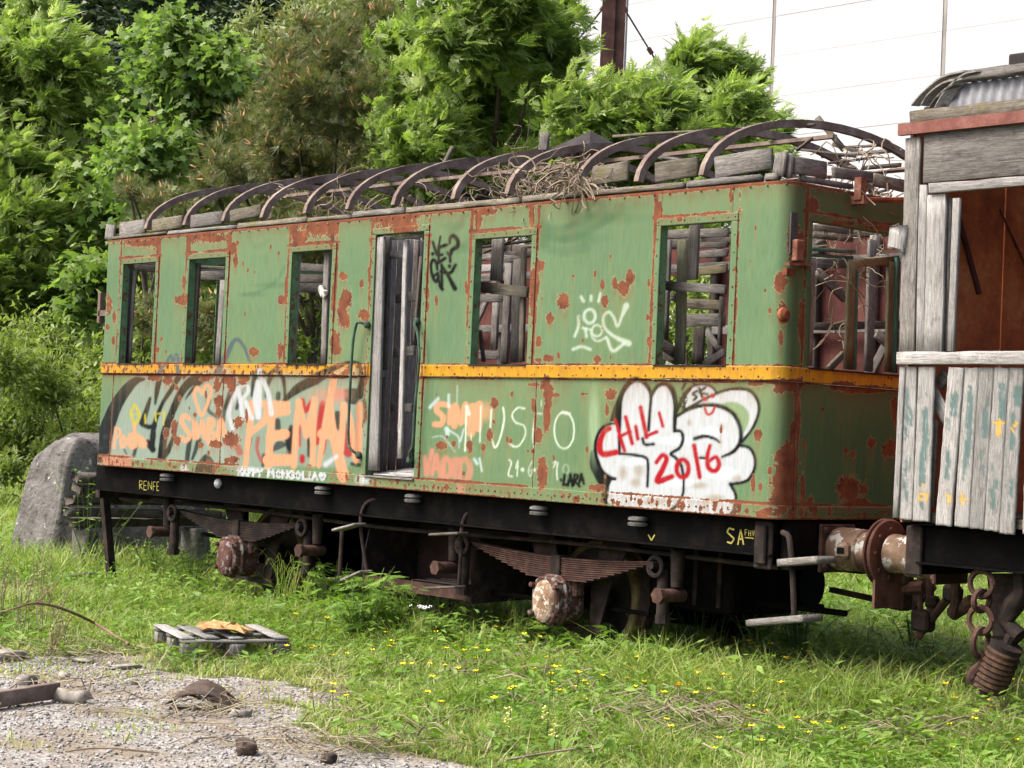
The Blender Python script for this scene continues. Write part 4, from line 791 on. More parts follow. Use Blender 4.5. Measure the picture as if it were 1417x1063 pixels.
    for a, b, w_, y, mt in (((1100, 470), (1072, 1005), 36, .10, 'woodpale'), ((1252, 440), (1234, 1005), 26, .10, 'wood'), ((1115, 530), (1245, 536), 40, .5, 'wood'), ((1105, 632), (1245, 632), 46, .4, 'wood'), ((1118, 585), (1240, 588), 40, 1.6, 'wooddark'),
                            ((606, 508), (574, 1005), 46, .10, 'wooddark'), ((590, 520), (566, 1005), 14, .14, 'wood'), ((742, 590), (716, 1005), 24, .10, 'wood'), ((612, 570), (752, 576), 46, .5, 'wood'), ((268, 528), (236, 1005), 44, .10, 'wooddark'), ((302, 545), (272, 1005), 22, .14, 'wood'), ((298, 530), (412, 542), 34, .3, 'wood')): tr(C1, 3.542, 'window_post', a, b, w_, y, mt)
    m = MB(); m.tube([ony(*C1([(618, 530)])[0], .3), ony(*C1([(752, 536)])[0], .3)], .02, 8); m.build('curtain_rod', M['woodcream'], c)
    m = MB(); p_ = ony(*C1([(1230, 650)])[0], .06); m.lathe([(-.07, .01), (-.045, .038), (-.01, .026), (.03, .04), (.06, .012)], T(p_) @ Matrix.Rotation(.9, 4, 'Y'), 7); m.v[0] += RNG.uniform(-.012, .012, m.v[0].shape); o = m.build('cloth_scrap', M['mount2'], c, True)
    for a, b, w_, x, mt in (((175, 215), (392, 240), 34, -.35, 'wood'), ((175, 258), (392, 284), 30, -.30, 'wood'), ((168, 332), (405, 350), 24, -.14, 'teal'), ((168, 366), (392, 382), 22, -.16, 'teal'), ((176, 375), (154, 975), 22, -.06, 'wood'), ((391, 395), (370, 995), 44, -.11, 'woodolive'), ((368, 416), (642, 392), 48, -.12, 'woodolive'), ((606, 396), (594, 1010), 42, -.11, 'woodolive'),
                            ((636, 374), (620, 1012), 20, -.09, 'teal'), ((414, 440), (402, 995), 9, -.10, 'teal'), ((500, 280), (478, 1005), 40, -.9, 'wood'), ((175, 756), (662, 745), 46, -1.1, 'wooddark'), ((196, 452), (352, 602), 46, -1.0, 'wood'), ((520, 790), (662, 925), 44, -.8, 'wood'), ((262, 990), (345, 905), 34, -.7, 'woodmoss'), ((185, 410), (366, 414), 54, -.9, 'wood'), ((215, 280), (225, 330), 50, -.5, 'wood')): tr(BE, 3.938, 'loose_board', a, b, w_, x, mt, .03, 0)
    # roof: cant rails, remaining boards, ribs
    xx = -9.16
    while xx < -.2:
        ln = min(random.uniform(.5, 1.5), -.1 - xx); hh = random.uniform(.036, .062); board('cant_rail', (xx, .03 + random.uniform(-.01, .012), Z_(2.352 + hh/2)), (xx + ln - .004, .03 + random.uniform(-.01, .012), Z_(2.352 + hh/2 + random.uniform(-.004, .004))), hh, .05, M[random.choice(['wood', 'woodmoss', 'woodmoss'])], c, (0, .25, 1), .014); xx += ln
    board('cant_rail', (-9.15, 3.16, Z_(2.42)), (-.12, 3.16, Z_(2.42)), .16, .05, M['wooddark'], c, (0, 0, 1), .03, 40)
    for a, b, w_, mt in (((235, 352), (360, 328), 76, 'wood'), ((392, 330), (545, 306), 62, 'woodmoss'), ((582, 308), (740, 288), 66, 'wood'), ((775, 283), (928, 250), 58, 'woodmoss')): tr(C1, 3.542, 'roof_board', a, b, w_, .085, mt)
    tr(C1, 3.542, 'roof_board', (192, 318), (182, 404), 44, .06, 'wood')
    for a, b, w_, mt in (((60, 345), (215, 318), 84, 'woodmoss'), ((318, 330), (508, 302), 84, 'woodmoss'), ((570, 308), (815, 268), 92, 'wood')): tr(C3, 3.015, 'roof_board', a, b, w_, .085, mt)
    tr(C3, 3.015, 'roof_board', (850, 236), (836, 352), 50, .05, 'wood'); tr(C3, 3.015, 'roof_board', (882, 238), (876, 356), 32, .09, 'wood')
    for a, b, w_, mt in (((893, 296), (1036, 318), 74, 'wood'), ((1062, 328), (1225, 350), 48, 'wood'), ((918, 352), (1145, 388), 28, 'wood'), ((1228, 356), (1365, 385), 56, 'woodmoss')): tr(C3, 3.015, 'roof_board', a, b, w_, -.06, mt, .04, 0)
    bx = [ony(px, py, .09)[0] for px, py in ((205, 318), (258, 312), (312, 305), (366, 298), (425, 297), (484, 290), (548, 285), (630, 278), (705, 270), (800, 262), (885, 250), (975, 243))]
    first = None
    th_ = np.linspace(math.pi*.985, math.pi*.015, 25)
    for x in bx:
        if first is None:
            V = []
            for t in th_:
                yy, zz = 1.6 + 1.52*math.cos(t), 2.42 + .585*math.sin(t); n_ = np.array([math.cos(t)/1.52, math.sin(t)/.585]); n_ /= np.linalg.norm(n_)
                for sx, sr in ((-.024, -.03), (.024, -.03), (.024, .03), (-.024, .03)): V.append((x + sx, yy + n_[0]*sr, Z_(zz + n_[1]*sr)))
            F = [(i*4 + q_, i*4 + (q_+1) % 4, i*4 + 4 + (q_+1) % 4, i*4 + 4 + q_) for i in range(24) for q_ in range(4)] + [(3, 2, 1, 0), (96, 97, 98, 99)]
            m = MB(); m.add(V, F); first = m.build('roof_rib', M['rib'], c); fx = x
        else:
            o = first.copy(); COL.objects.link(o); o.parent = c; WM[o.name] = T(x - fx, 0, 0) @ WM[first.name]; o.matrix_local = WM[c.name].inverted() @ WM[o.name] @ Matrix.Rotation(random.uniform(-.02, .02), 4, 'Y')
    m = MB(); m.bar((-8.6, 1.6, Z_(2.945)), (-.9, 1.6, Z_(2.945)), .05, .03); m.build('ridge_bar', M['rib'], c)
    for yy, zz in ((.62, 2.80), (2.55, 2.80)):
        m = MB(); m.bar((-8.6, yy, Z_(zz)), (-2.6 if yy < 1 else -.9, yy, Z_(zz)), .04, .012, (0, .5, 1)); m.build('purlin', M['rib'], c) if yy > 1 else None
    for a, b, w_, y, mt in (((140, 177), (992, 128), 14, 1.2, 'woodmoss'), ((996, 96), (1110, 236), 26, 1.6, 'woodmoss'), ((905, 240), (985, 180), 10, .6, 'wooddark'), ((925, 232), (1165, 262), 14, 1.5, 'wooddark'), ((1040, 290), (1215, 268), 12, 1.8, 'wooddark'), ((1010, 262), (1330, 236), 20, 2.4, 'wood'), ((320, 262), (430, 275), 16, 1.0, 'wood'), ((1060, 210), (1190, 245), 22, 2.6, 'wooddark'), ((1180, 310), (1350, 296), 22, 2.0, 'wooddark'), ((1100, 225), (1300, 212), 14, 2.8, 'wood')): tr(C3, 3.015, 'roof_scrap', a, b, w_, y, mt, .025)
    tr(C2, 3.43, 'broken_post', (1012, 108), (998, 238), 44, 1.2, 'wood'); tr(C2, 3.43, 'broken_stick', (574, 180), (522, 280), 18, 1.2, 'woodmoss')
    for i in range(16): x = -8.7 + i*.5 + random.uniform(-.2, .2); board('roof_scrap', (x, random.uniform(.5, 2.5), Z_(2.43 + random.uniform(0, .12))), (x + random.uniform(.4, 1.2), random.uniform(.5, 2.5), Z_(2.43 + random.uniform(0, .12))), .05, .02, M['wooddark'], c, (0, 1, .2))
    p_ = ony(*C3([(50, 215)])[0], 1.55); m = MB(); s_ = .26
    m.add([p_ + (-s_, -s_, -.05), p_ + (s_, -s_, -.05), p_ + (s_, s_, -.05), p_ + (-s_, s_, -.05), p_ + (0, 0, .13)], [(0, 1, 4), (1, 2, 4), (2, 3, 4), (3, 0, 4), (3, 2, 1, 0)]); o = m.build('ventilator', M['cable'], c); m = MB(); m.tube([p_ + (0, 0, -.2), p_ + (0, 0, -.04)], .1, 10); m.build('ventilator_neck', M['rib'], o)
    # end fittings
    z1 = lambda px, py: onx(px, py, .0)
    m = MB(); a = z1(1098, 322); m.box(a + (-.012, -.03, -.15), a + (.002, .04, .14)); m.build('lamp_slot', M['zinc2'], c)
    a = z1(1099, 350); m = MB(); m.box(a + (.0, -.03, -.06), a + (.05, .04, .09)); o = m.build('lamp_iron', M['lampiron'], c, False, .006); m = MB(); m.bar(z1(1084, 366) + (.03, 0, 0), z1(1116, 366) + (.03, 0, 0), .05, .02); m.build('bracket', M['lampiron'], o)
    m = MB(); a = z1(1088, 372); m.box(a + (0, -.04, -.05), a + (.04, .05, .0)); m.build('bracket', M['rust'], o)
    a = z1(1082, 436); m = MB(); m.lathe([(-.01, .02), (.0, .05), (.03, .055), (.05, .03)], T(a), 10); m.build('cable_socket', M['rust'], c, True)
    a, b = z1(1180, 278), z1(1280, 279); m = MB(); m.tube([a + (.10, 0, 0), (a+b)/2 + (.11, 0, .004), b + (.10, 0, 0)], .02, 8); o = m.build('grab_rail', M['rust'], c, True); m = MB(); m.box(a + (.0, -.03, -.03), a + (.12, .03, .03)); m.box(a + (.04, -.04, .0), a + (.10, .02, .16)); m.build('bracket', M['lampiron'], o)
    a = np.array([-9.27, .12, ZB + 1.6]); m = MB(); m.box(a + (-.22, -.03, -.03), a + (0, .03, .03)); m.box(a + (-.24, -.03, -.10), a + (-.19, .03, .22)); m.build('lamp_iron', M['rib'], c)
    # door handrails
    BD_ = BD
    for pts in (([(62, 412), (46, 405), (34, 425), (22, 500), (10, 700), (4, 880), (14, 920), (28, 945)]), ([(265, 400), (275, 415), (288, 450), (294, 560), (276, 760), (268, 900), (256, 935), (238, 965)])):
        P_ = [ony(*q, 0.0) for q in BD_(pts)]; P_ = [p + np.array([0, -(.02 if i in (0, len(P_)-1) else .075), 0]) for i, p in enumerate(P_)]
        m = MB(); m.tube(spline(P_, 4), .0125, 8); o = m.build('door_handrail', M['greenrail'], c, True)
        for e in (0, -1): m = MB(); m.lathe([(-.03, .02), (-.015, .034), (.0, .034), (.02, .02)], T(P_[e]) @ Matrix.Rotation(math.pi/2, 4, 'Z'), 10); m.build('knob', M['greenrail'], o, True)
carriage()
# ------------------------------------------------------------------ underframe of the green carriage
AX = (-2.43, -6.93); AZ = .46
def leaf_spring(c, xc, y0, y1, mat):
    n = 11; t = .0158; m = MB()
    for i in range(n):
        half = 1.10 - i*.075 if i else 1.10; zc = .78 - i*t - .0005*i
        s = np.linspace(-half, half, 13); z = zc + .055*(s/1.1)**2 - .006*(i % 2)*0; V = []
        for a, b in zip(s, z):
            for yy, zz in ((y0, -t*.38), (y1, -t*.38), (y1, t*.38), (y0, t*.38)): V.append((xc + a, yy + (.004 if i % 2 else 0) + .0035*((i*7) % 5)/5, b + zz))
        m.add(V, [(k*4 + q, k*4 + (q+1) % 4, k*4 + 4 + (q+1) % 4, k*4 + 4 + q) for k in range(12) for q in range(4)] + [(3, 2, 1, 0), (48, 49, 50, 51)])
    return m.build('leaf_spring', mat, c)
def torus(m, ctr, R_, r, ax, ay, n=18, k=6, sx=1.0, sy=1.0):
    ctr, ax, ay = np.asarray(ctr, float), np.asarray(ax, float), np.asarray(ay, float); P = [ctr + ax*R_*sx*math.cos(t) + ay*R_*sy*math.sin(t) for t in np.arange(n+1)*2*math.pi/n]
    return m.tube(P, r, k, False)
def wheel(c, x, y, inner, r=.46, parts=True):
    Mx = T(x, y, r) @ Matrix.Rotation(math.pi/2*(-1 if inner > 0 else 1), 4, 'Z')     # local X points outwards
    m = MB(); m.lathe([(-.06, .0), (-.06, .085), (-.01, .10), (.01, .14), (.03, .25), (.035, .36), (.05, .395), (.05, .40), (-.07, .40), (-.05, .36), (-.03, .25), (-.05, .10)], Mx, 40, False); w_ = m.build('wheel', M['tyre'], c, True)
    m = MB(); m.lathe([(.062, .398), (.066, .43), (.06, r - .012), (.05, r - .004), (-.055, r), (-.075, r + .028), (-.09, r + .026), (-.092, .40), (.062, .398)], Mx, 48, False); m.build('tyre', M['tread'], w_, True)
    m = MB(); m.lathe([(-.07, .11), (.11, .11), (.13, .09), (.13, .0)], Mx, 20, False); m.build('hub', M['dark'], w_, True)
    return w_
def axle_box(c, xc, s, y, mat, cov):
    m = MB(); z = AZ
    pr = [(-.155, -.10), (-.155, .06), (-.125, .135), (-.075, .175), (.075, .175), (.125, .135), (.155, .06), (.155, -.10), (.10, -.185), (.0, -.205), (-.10, -.185)]
    m.prism([(xc + a, y, z + b) for a, b in pr], (0, .30*s, 0)); m.prism([(xc + a*1.12, y + .07*s, z + b*1.08) for a, b in pr], (0, .04*s, 0)); m.box((xc - .19, y + .15*s if s > 0 else y - .26, z + .02), (xc + .19, y + .26*s if s > 0 else y - .15, z + .19))
    o = m.build('axle_box', mat, c, False, .016)
    Mx = T(xc - .0, y, z - .02) @ Matrix.Rotation(-math.pi/2*s, 4, 'Z') @ Matrix.Diagonal((1, 1, 1.35, 1)); m = MB(); m.lathe([(-.01, .125), (.012, .122), (.028, .105), (.034, .06), (.036, .0)], Mx, 24, False); m.build('cover', cov, o, True)
    for a, b in ((-.135, .10), (.135, .10), (-.135, -.12), (.135, -.12)):
        m = MB(); m.lathe([(-.01, .022), (.03, .022), (.034, .012)], T(xc + a, y, z + b) @ Matrix.Rotation(-math.pi/2*s, 4, 'Z'), 6); m.build('bolt', mat, o)
    return o
def underframe():
    c = CAR; Z_ = lambda z: ZB + z
    for y0, y1 in ((.12, .17), (3.03, 3.08)):
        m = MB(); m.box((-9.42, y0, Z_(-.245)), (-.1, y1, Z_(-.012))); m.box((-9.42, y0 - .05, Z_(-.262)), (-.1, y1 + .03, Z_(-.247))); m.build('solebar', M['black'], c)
    m = MB(); m.box((-9.3, .2, Z_(-.03)), (-.12, 3.0, Z_(-.008))); m.build('light_block_plate', M['black'], c)  # plate added under the floor to block light
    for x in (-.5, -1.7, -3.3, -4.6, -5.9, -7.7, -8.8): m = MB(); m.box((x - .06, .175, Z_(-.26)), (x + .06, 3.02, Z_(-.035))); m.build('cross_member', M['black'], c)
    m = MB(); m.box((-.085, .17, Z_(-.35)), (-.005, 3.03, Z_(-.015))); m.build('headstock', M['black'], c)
    m = MB(); a = ony(1046, 720, .10); m.box((a[0], .085, Z_(-.355)), (-.10, .118, Z_(-.02))); m.box((a[0] + .03, .05, Z_(-.32)), (-.13, .084, Z_(-.05))); m.build('corner_bracket', M['dark'], c, False, .01)
    m = MB(); m.box((-9.50, .17, Z_(-.35)), (-9.42, 3.03, Z_(-.015))); m.build('headstock', M['dark'], c)
    m = MB(); m.bar((-9.36, .2, Z_(-.35)), (-9.20, .25, -.05), .10, .05); m.build('prop', M['dark'], c)
    # running gear
    for xi, xc in enumerate(AX):
        leaf_spring(c, xc, .24, .335, M['dark'] if xi else M['axle2'])
        m = MB(); m.box((xc - .055, .225, .60), (xc + .055, .35, .80)); m.build('spring_buckle', M['dark'], c, False, .006)
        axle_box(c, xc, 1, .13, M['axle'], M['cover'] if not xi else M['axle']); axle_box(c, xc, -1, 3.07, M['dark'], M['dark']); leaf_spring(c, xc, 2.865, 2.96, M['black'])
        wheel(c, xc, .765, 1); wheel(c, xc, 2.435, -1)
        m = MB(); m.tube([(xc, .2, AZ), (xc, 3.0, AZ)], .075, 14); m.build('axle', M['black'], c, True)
        for y in (.47, 2.72):
            for s in (-1, 1):
                m = MB(); m.prism([(xc + s*.62, y, Z_(-.25)), (xc + s*.30, y, Z_(-.25)), (xc + s*.17, y, .62), (xc + s*.17, y, .22), (xc + s*.27, y, .22), (xc + s*.40, y, .62)], (0, .02, 0)); m.build('axle_guard', M['dark'], c)
            m = MB(); m.box((xc - .32, y - .012, .20), (xc + .32, y + .032, .245)); m.build('tie_bar', M['dark'], c)
        for s in (-1, 1):                                            # spring hangers with shackles
            xe = xc + s*1.12; m = MB()
            m.tube([(xe + s*.16, .27, Z_(-.26)), (xe + s*.16, .27, .66)], [.06, .045], 10); o = m.build('spring_hanger', M['dark'], c, True)
            m = MB(); m.tube([(xe + s*.16, .08, .60), (xe + s*.16, .34, .60)], .05, 10); m.tube([(xe + s*.16, .06, .60), (xe + s*.16, .095, .60)], .062, 6); m.build('pin', M['axle2'], o, True)
            m = MB(); m.tube([(xe + s*.02, .27, .78), (xe + s*.03, .27, .42)], [.045, .05], 10); m.tube([(xe + s*.03, .27, .44), (xe + s*.03, .27, .38)], .06, 8); m.build('hanger_bolt', M['dark'], o, True)
            m = MB(); torus(m, (xe - s*.01, .21, .80), .07, .02, (1, 0, 0), (0, 0, 1), 14, 6); m.tube([(xe - s*.01, .16, .81), (xe - s*.01, .36, .81)], .03, 8); m.build('shackle', M['dark'], o, True)
            m = MB(); m.box((xe + s*.02 - .12, .14, Z_(-.263) - .03), (xe + s*.1 + .14, .36, Z_(-.264))); m.build('bracket', M['black'], o)
        for s in (-1, 1):
            m = MB(); m.prism([(xc + s*.58, .70, .75), (xc + s*.50, .70, .75), (xc + s*.485, .70, .45), (xc + s*.53, .70, .25), (xc + s*.60, .70, .45)], (0, .10, 0)); m.build('brake_block', M['dark'], c)
            m = MB(); m.bar((xc + s*.6, .75, Z_(-.3)), (xc + s*.56, .75, .48), .05, .02); m.build('brake_hanger', M['black'], c)
    m = MB(); m.tube([(-9.0, 1.2, .52), (-.3, 1.2, .52)], .025, 6); m.build('brake_rod', M['black'], c)
    for y in (.55, 2.65): m = MB(); m.tube([(-2.43 + .75, y, .40), (-6.93 - .7, y, .40)], .02, 6); m.build('brake_rod', M['black'], c)
    m = MB(); m.lathe([(-.4, .0), (-.4, .19), (-.36, .21), (.36, .21), (.4, .19), (.4, .0)], T(-1.75, 2.05, .62) @ Matrix.Rotation(.1, 4, 'Z'), 20, False); m.build('brake_cylinder', M['black'], c, True)
    for xc in AX:  # added black drums and boxes, darkening the gaps behind the springs
        m = MB(); m.lathe([(-.42, .12), (-.40, .27), (-.1, .31), (.1, .31), (.40, .27), (.42, .12)], T(xc - .38, 1.6, .50) @ Matrix.Rotation(math.pi/2, 4, 'Z'), 20); m.build('dark_fill_drum', M['black'], c, True)
        m = MB(); m.box((xc - .62, 2.02, .16), (xc + .26, 2.16, .78)); m.build('dark_fill_box', M['black'], c, False, .05)
    for x0, x1, y0, y1, z0, z1 in ((-5.5, -3.35, 1.3, 2.7, .30, .93), (-1.95, -1.2, .95, 1.7, .42, .95), (-3.2, -2.95, 1.1, 2.9, .35, .9)):  # added black cases that keep the underframe dark
        m = MB(); m.box((x0, y0, z0), (x1, y1, z1)); o = m.build('dark_fill_case', M['black'], c, False, .02)
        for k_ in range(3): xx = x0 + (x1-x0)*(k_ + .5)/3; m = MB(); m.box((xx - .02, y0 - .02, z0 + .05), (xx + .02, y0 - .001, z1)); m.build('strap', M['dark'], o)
    for y in (1.15, 2.05): m = MB(); m.box((-9.3, y - .05, Z_(-.40)), (-.1, y + .05, Z_(-.27))); m.build('dark_fill_beam', M['black'], c)  # two added black beams, more darkness below the floor
    m = MB(); m.tube(spline([(-9.2, .30, .88), (-7.0, .31, .90), (-4.6, .29, .87), (-2.4, .31, .90), (-.2, .30, .88)], 4), .018, 6); m.build('brake_pipe', M['dark'], c, True)
    # open equipment box under the door
    bx0, bx1, by0, by1, bz0, bz1 = -5.02, -3.55, .34, .95, Z_(-.90), Z_(-.345)
    m = MB(); m.box((bx0, by0, bz0), (bx1, by0 + .03, bz0 + .10)); m.box((bx0, by0 + .03, bz0), (bx1, by1, bz0 + .02)); o = m.build('equipment_tray', M['axle2'], c)
    for x in (bx0 - .025, bx1 + .003): m = MB(); m.prism([(x, by0 + .06, bz1), (x, by1, bz1), (x, by1, bz0), (x, by0 - .01, bz0 - .02), (x, by0 - .01, bz0 + .25)], (.022, 0, 0)); m.build('end_plate', M['dark'], o)
    m = MB(); m.box((bx0 - .002, by1 + .002, bz0), (bx1 + .002, by1 + .012, bz1)); m.build('back_panel', M['redpanel2'], o)
    for k_ in range(6): x = bx0 + .18 + random.uniform(0, .5); board('slat', (x, by0 + .09 + k_*.075, bz0 + .05 + .01*k_), (x + random.uniform(.4, .75), by0 + .10 + k_*.075, bz0 + .055 + .012*k_), .07, .014, M['woodpale'] if k_ < 3 else M['wooddark'], o, (0, 1, 0), .015)
    # door steps on bent hangers, near end steps
    def rod(pts, y, r, nm='step_hanger', mt='dark'): m = MB(); m.tube(spline([ony(a, b, y if np.isscalar(y) else y[i]) for i, (a, b) in enumerate(pts)], 4), r, 8); return m.build(nm, M[mt], c, True)
    rod([(530, 690), (512, 693), (502, 705), (499, 726), (503, 760), (508, 792)], (.15, .12, .10, .08, .08, .08), .017); rod([(652, 708), (644, 714), (639, 732), (638, 760), (635, 812)], (.15, .12, .1, .1, .1), .017)
    rod([(474, 730), (470, 797)], .12, .02)
    for p0, p1, y in (((466, 734), (500, 725), .02), ((478, 803), (508, 790), .0), ((599, 740), (642, 738), .02), ((592, 814), (638, 812), .02)): a, b = ony(*p0, y), ony(*p1, y); board('step_board', a, b, .14, .022, M['wooddark'] if p0[0] > 550 else M['wood'], c, (0, 1, 0), .012)
    rod([(1083, 737), (1091, 742), (1094, 760), (1097, 800), (1099, 850), (1099, 858)], (.05, .02, .0, -.02, -.02, -.02), .020)
    for p0, p1 in (((1083, 779), (1147, 774)), ((1045, 862), (1126, 855))): a, b = ony(*p0, -.02), ony(*p1, -.02); board('step_board', a, b, .22, .05, M['wood'], c, (0, 1, 0), .02)
    # porcelain mounts and painted marks on the solebar
    for px, py in ((883, 722), (746, 707), (572, 690), (447, 679), (232, 661)):
        a = ony(px, py, .07); m = MB(); m.lathe([(-.035, .05), (-.03, .075), (-.01, .078), (.0, .055), (.012, .078), (.03, .075), (.04, .045)], T(a) @ Matrix.Rotation(-math.pi/2, 4, 'Y'), 14); m.build('porcelain_mount', M['mount'], c, True)
    m = MB(); a = ony(302, 669, .10); m.lathe([(-.03, .02), (0, .05), (.03, .02)], T(a), 10); m.build('white_mark', M['white'], c, True)
    def marks(items, h, y, mat, lw):
        m = MB()
        for ch, x0, x1, y0 in items:
            for pl in FONT[ch]:
                P_ = [ony(x0 + q[0]*(x1-x0), y0 + q[1]*h, y) for q in pl]
                for a, b in zip(P_[:-1], P_[1:]):
                    if np.linalg.norm(b-a) > 1e-4: m.bar(a, b, .002, lw, (0, 1, 0)) if False else m.bar(a, b, lw, .0015, (0, -1, 0))
        m.build('stencil_lettering', mat, c)
    marks([('S', 1006, 1016, 731), ('A', 1021, 1029, 733)], 21, .116, M['yellow'], .012); marks([('F', 1031, 1034, 733), ('H', 1036, 1039, 734), ('V', 1041, 1044, 734)], 8, .116, M['yellow'], .006)
    marks([('R', 193, 197, 665), ('E', 199, 203, 666), ('N', 205, 210, 666), ('F', 212, 215, 667), ('E', 217, 220, 667)], 12, .116, M['yellow'], .008)
    marks([('V', 897, 906, 740)], 8, .116, M['yellow'], .012)
    m = MB(); m.bar(ony(1031, 744, .116), ony(1043, 745, .116), .006, .0015, (0, -1, 0)); m.build('stencil_lettering', M['yellow'], c)
def buffer(c, x0, s, y, z, mat, dmat, length=.42, skirt=False):
    o = None; Mx = T(x0, y, z) @ (Matrix.Identity(4) if s > 0 else Matrix.Rotation(math.pi, 4, 'Z'))
    m = MB(); m.box((.0, -.19, -.17), (.03, .19, .17), Mx); o = m.build('buffer_base', M['axle2'], c, False, .008)
    for a in (-.15, .15):
        for b in (-.13, .13): m = MB(); m.lathe([(.03, .028), (.055, .026), (.06, .01)], Mx @ T(0, a, b), 6); m.build('bolt', M['axle2'], o)
    m = MB(); m.lathe([(.03, .145), (.05, .155), (length*.62, .15), (length*.64, .135), (length*.80, .128), (length*.82, .135), (length*.90, .135), (length*.905, .10), (length*.97, .10)], Mx, 28); m.build('buffer_casing', mat, c, True)
    if s > 0: m = MB(); m.box((.16, -.20, -.055), (.26, -.13, .055), Mx); m.build('casing_slot', M['buffer'], o, False, .02); m = MB(); m.box((.18, -.206, -.022), (.24, -.19, .022), Mx); m.build('slot_hole', M['black'], o)
    m = MB(); m.lathe([(length*.95, .06), (length*.955, .225), (length - .012, .238), (length - .004, .23), (length, .12), (length, .0)], Mx, 36, False)
    if skirt: m.box((length*.955, -.15, -.38), (length - .004, .15, -.10), Mx)
    d = m.build('buffer_head', dmat, c, True)
    for k_ in range(8):
        t = k_*math.pi/4; m = MB(); m.lathe([(length*.93, .016), (length*.955, .018)], Mx @ T(0, .165*math.cos(t), .165*math.sin(t)), 6); m.build('bolt', dmat, d)
M['axle2'] = m_rust('brown_rusted_iron', (.024, .014, .011), (.06, .032, .024), (.11, .062, .045), 8)
M['redpanel2'] = m_rust('dark_red_box_panel', (.014, .009, .008), (.03, .018, .015), (.05, .03, .024), 3)
M['mount'] = m_plain('dirty_porcelain', (.09, .088, .08), .5, 20, .5)
underframe()
M['head'] = m_rust('brown_buffer_head', (.05, .024, .018), (.105, .05, .038), (.15, .08, .06), 7)
for y in (.66, 2.54): buffer(CAR, .0, 1, y, ZB - .2, M['buffer'], M['head'], .44)
for y in (.66, 2.54): buffer(CAR, -9.5, -1, y, ZB - .2, M['dark'], M['dark'], .44)

# dry creeper hanging in the ribs and over the window heads
def vines():
    m = MB(); r = random.Random(3)
    def strand(p, n, step, drift, rad):
        P = [np.array(p, float)]; d = np.array([r.uniform(-1, 1), r.uniform(-.6, .6), r.uniform(-.5, .9)])
        for _ in range(n): d = d*.75 + np.array([r.gauss(0, .5), r.gauss(0, .4), r.gauss(0, .5)]) + np.array(drift); d = d/np.linalg.norm(d); P.append(P[-1] + d*step)
        m.tube(spline(P, 2), rad*r.uniform(.6, 1.3), 3, False)
    for _ in range(130): a = ony(r.uniform(690, 830), r.uniform(225, 280), r.uniform(.05, .9)); strand(a, 7, .07, (0, 0, -.12), .0045)
    for _ in range(40): a = ony(r.uniform(775, 815), r.uniform(235, 262), -.005); a[1] = -.02; strand(a, 4, .07, (0, -.05, -.4), .0055)
    for _ in range(70): a = ony(r.uniform(360, 700), r.uniform(262, 290), r.uniform(.2, 2.2)); strand(a, 7, .07, (0, 0, -.14), .0042)
    for _ in range(40): a = onx(r.uniform(1150, 1240), r.uniform(210, 300), r.uniform(-.5, -.02)); strand(a, 6, .08, (0, 0, -.2), .005)
    for _ in range(26): a = onx(r.uniform(1150, 1235), r.uniform(320, 440), r.uniform(-.5, -.12)); strand(a, 7, .08, (0, 0, -.15), .005)
    M['straw'] = m_plain('dry_stems', (.19, .15, .105), .9, 6, .45)
    tag(m.build('dry_creeper', M['straw'], CAR, kind='stuff'), 'tangle of dry creeper stems in the roof ribs')
vines()
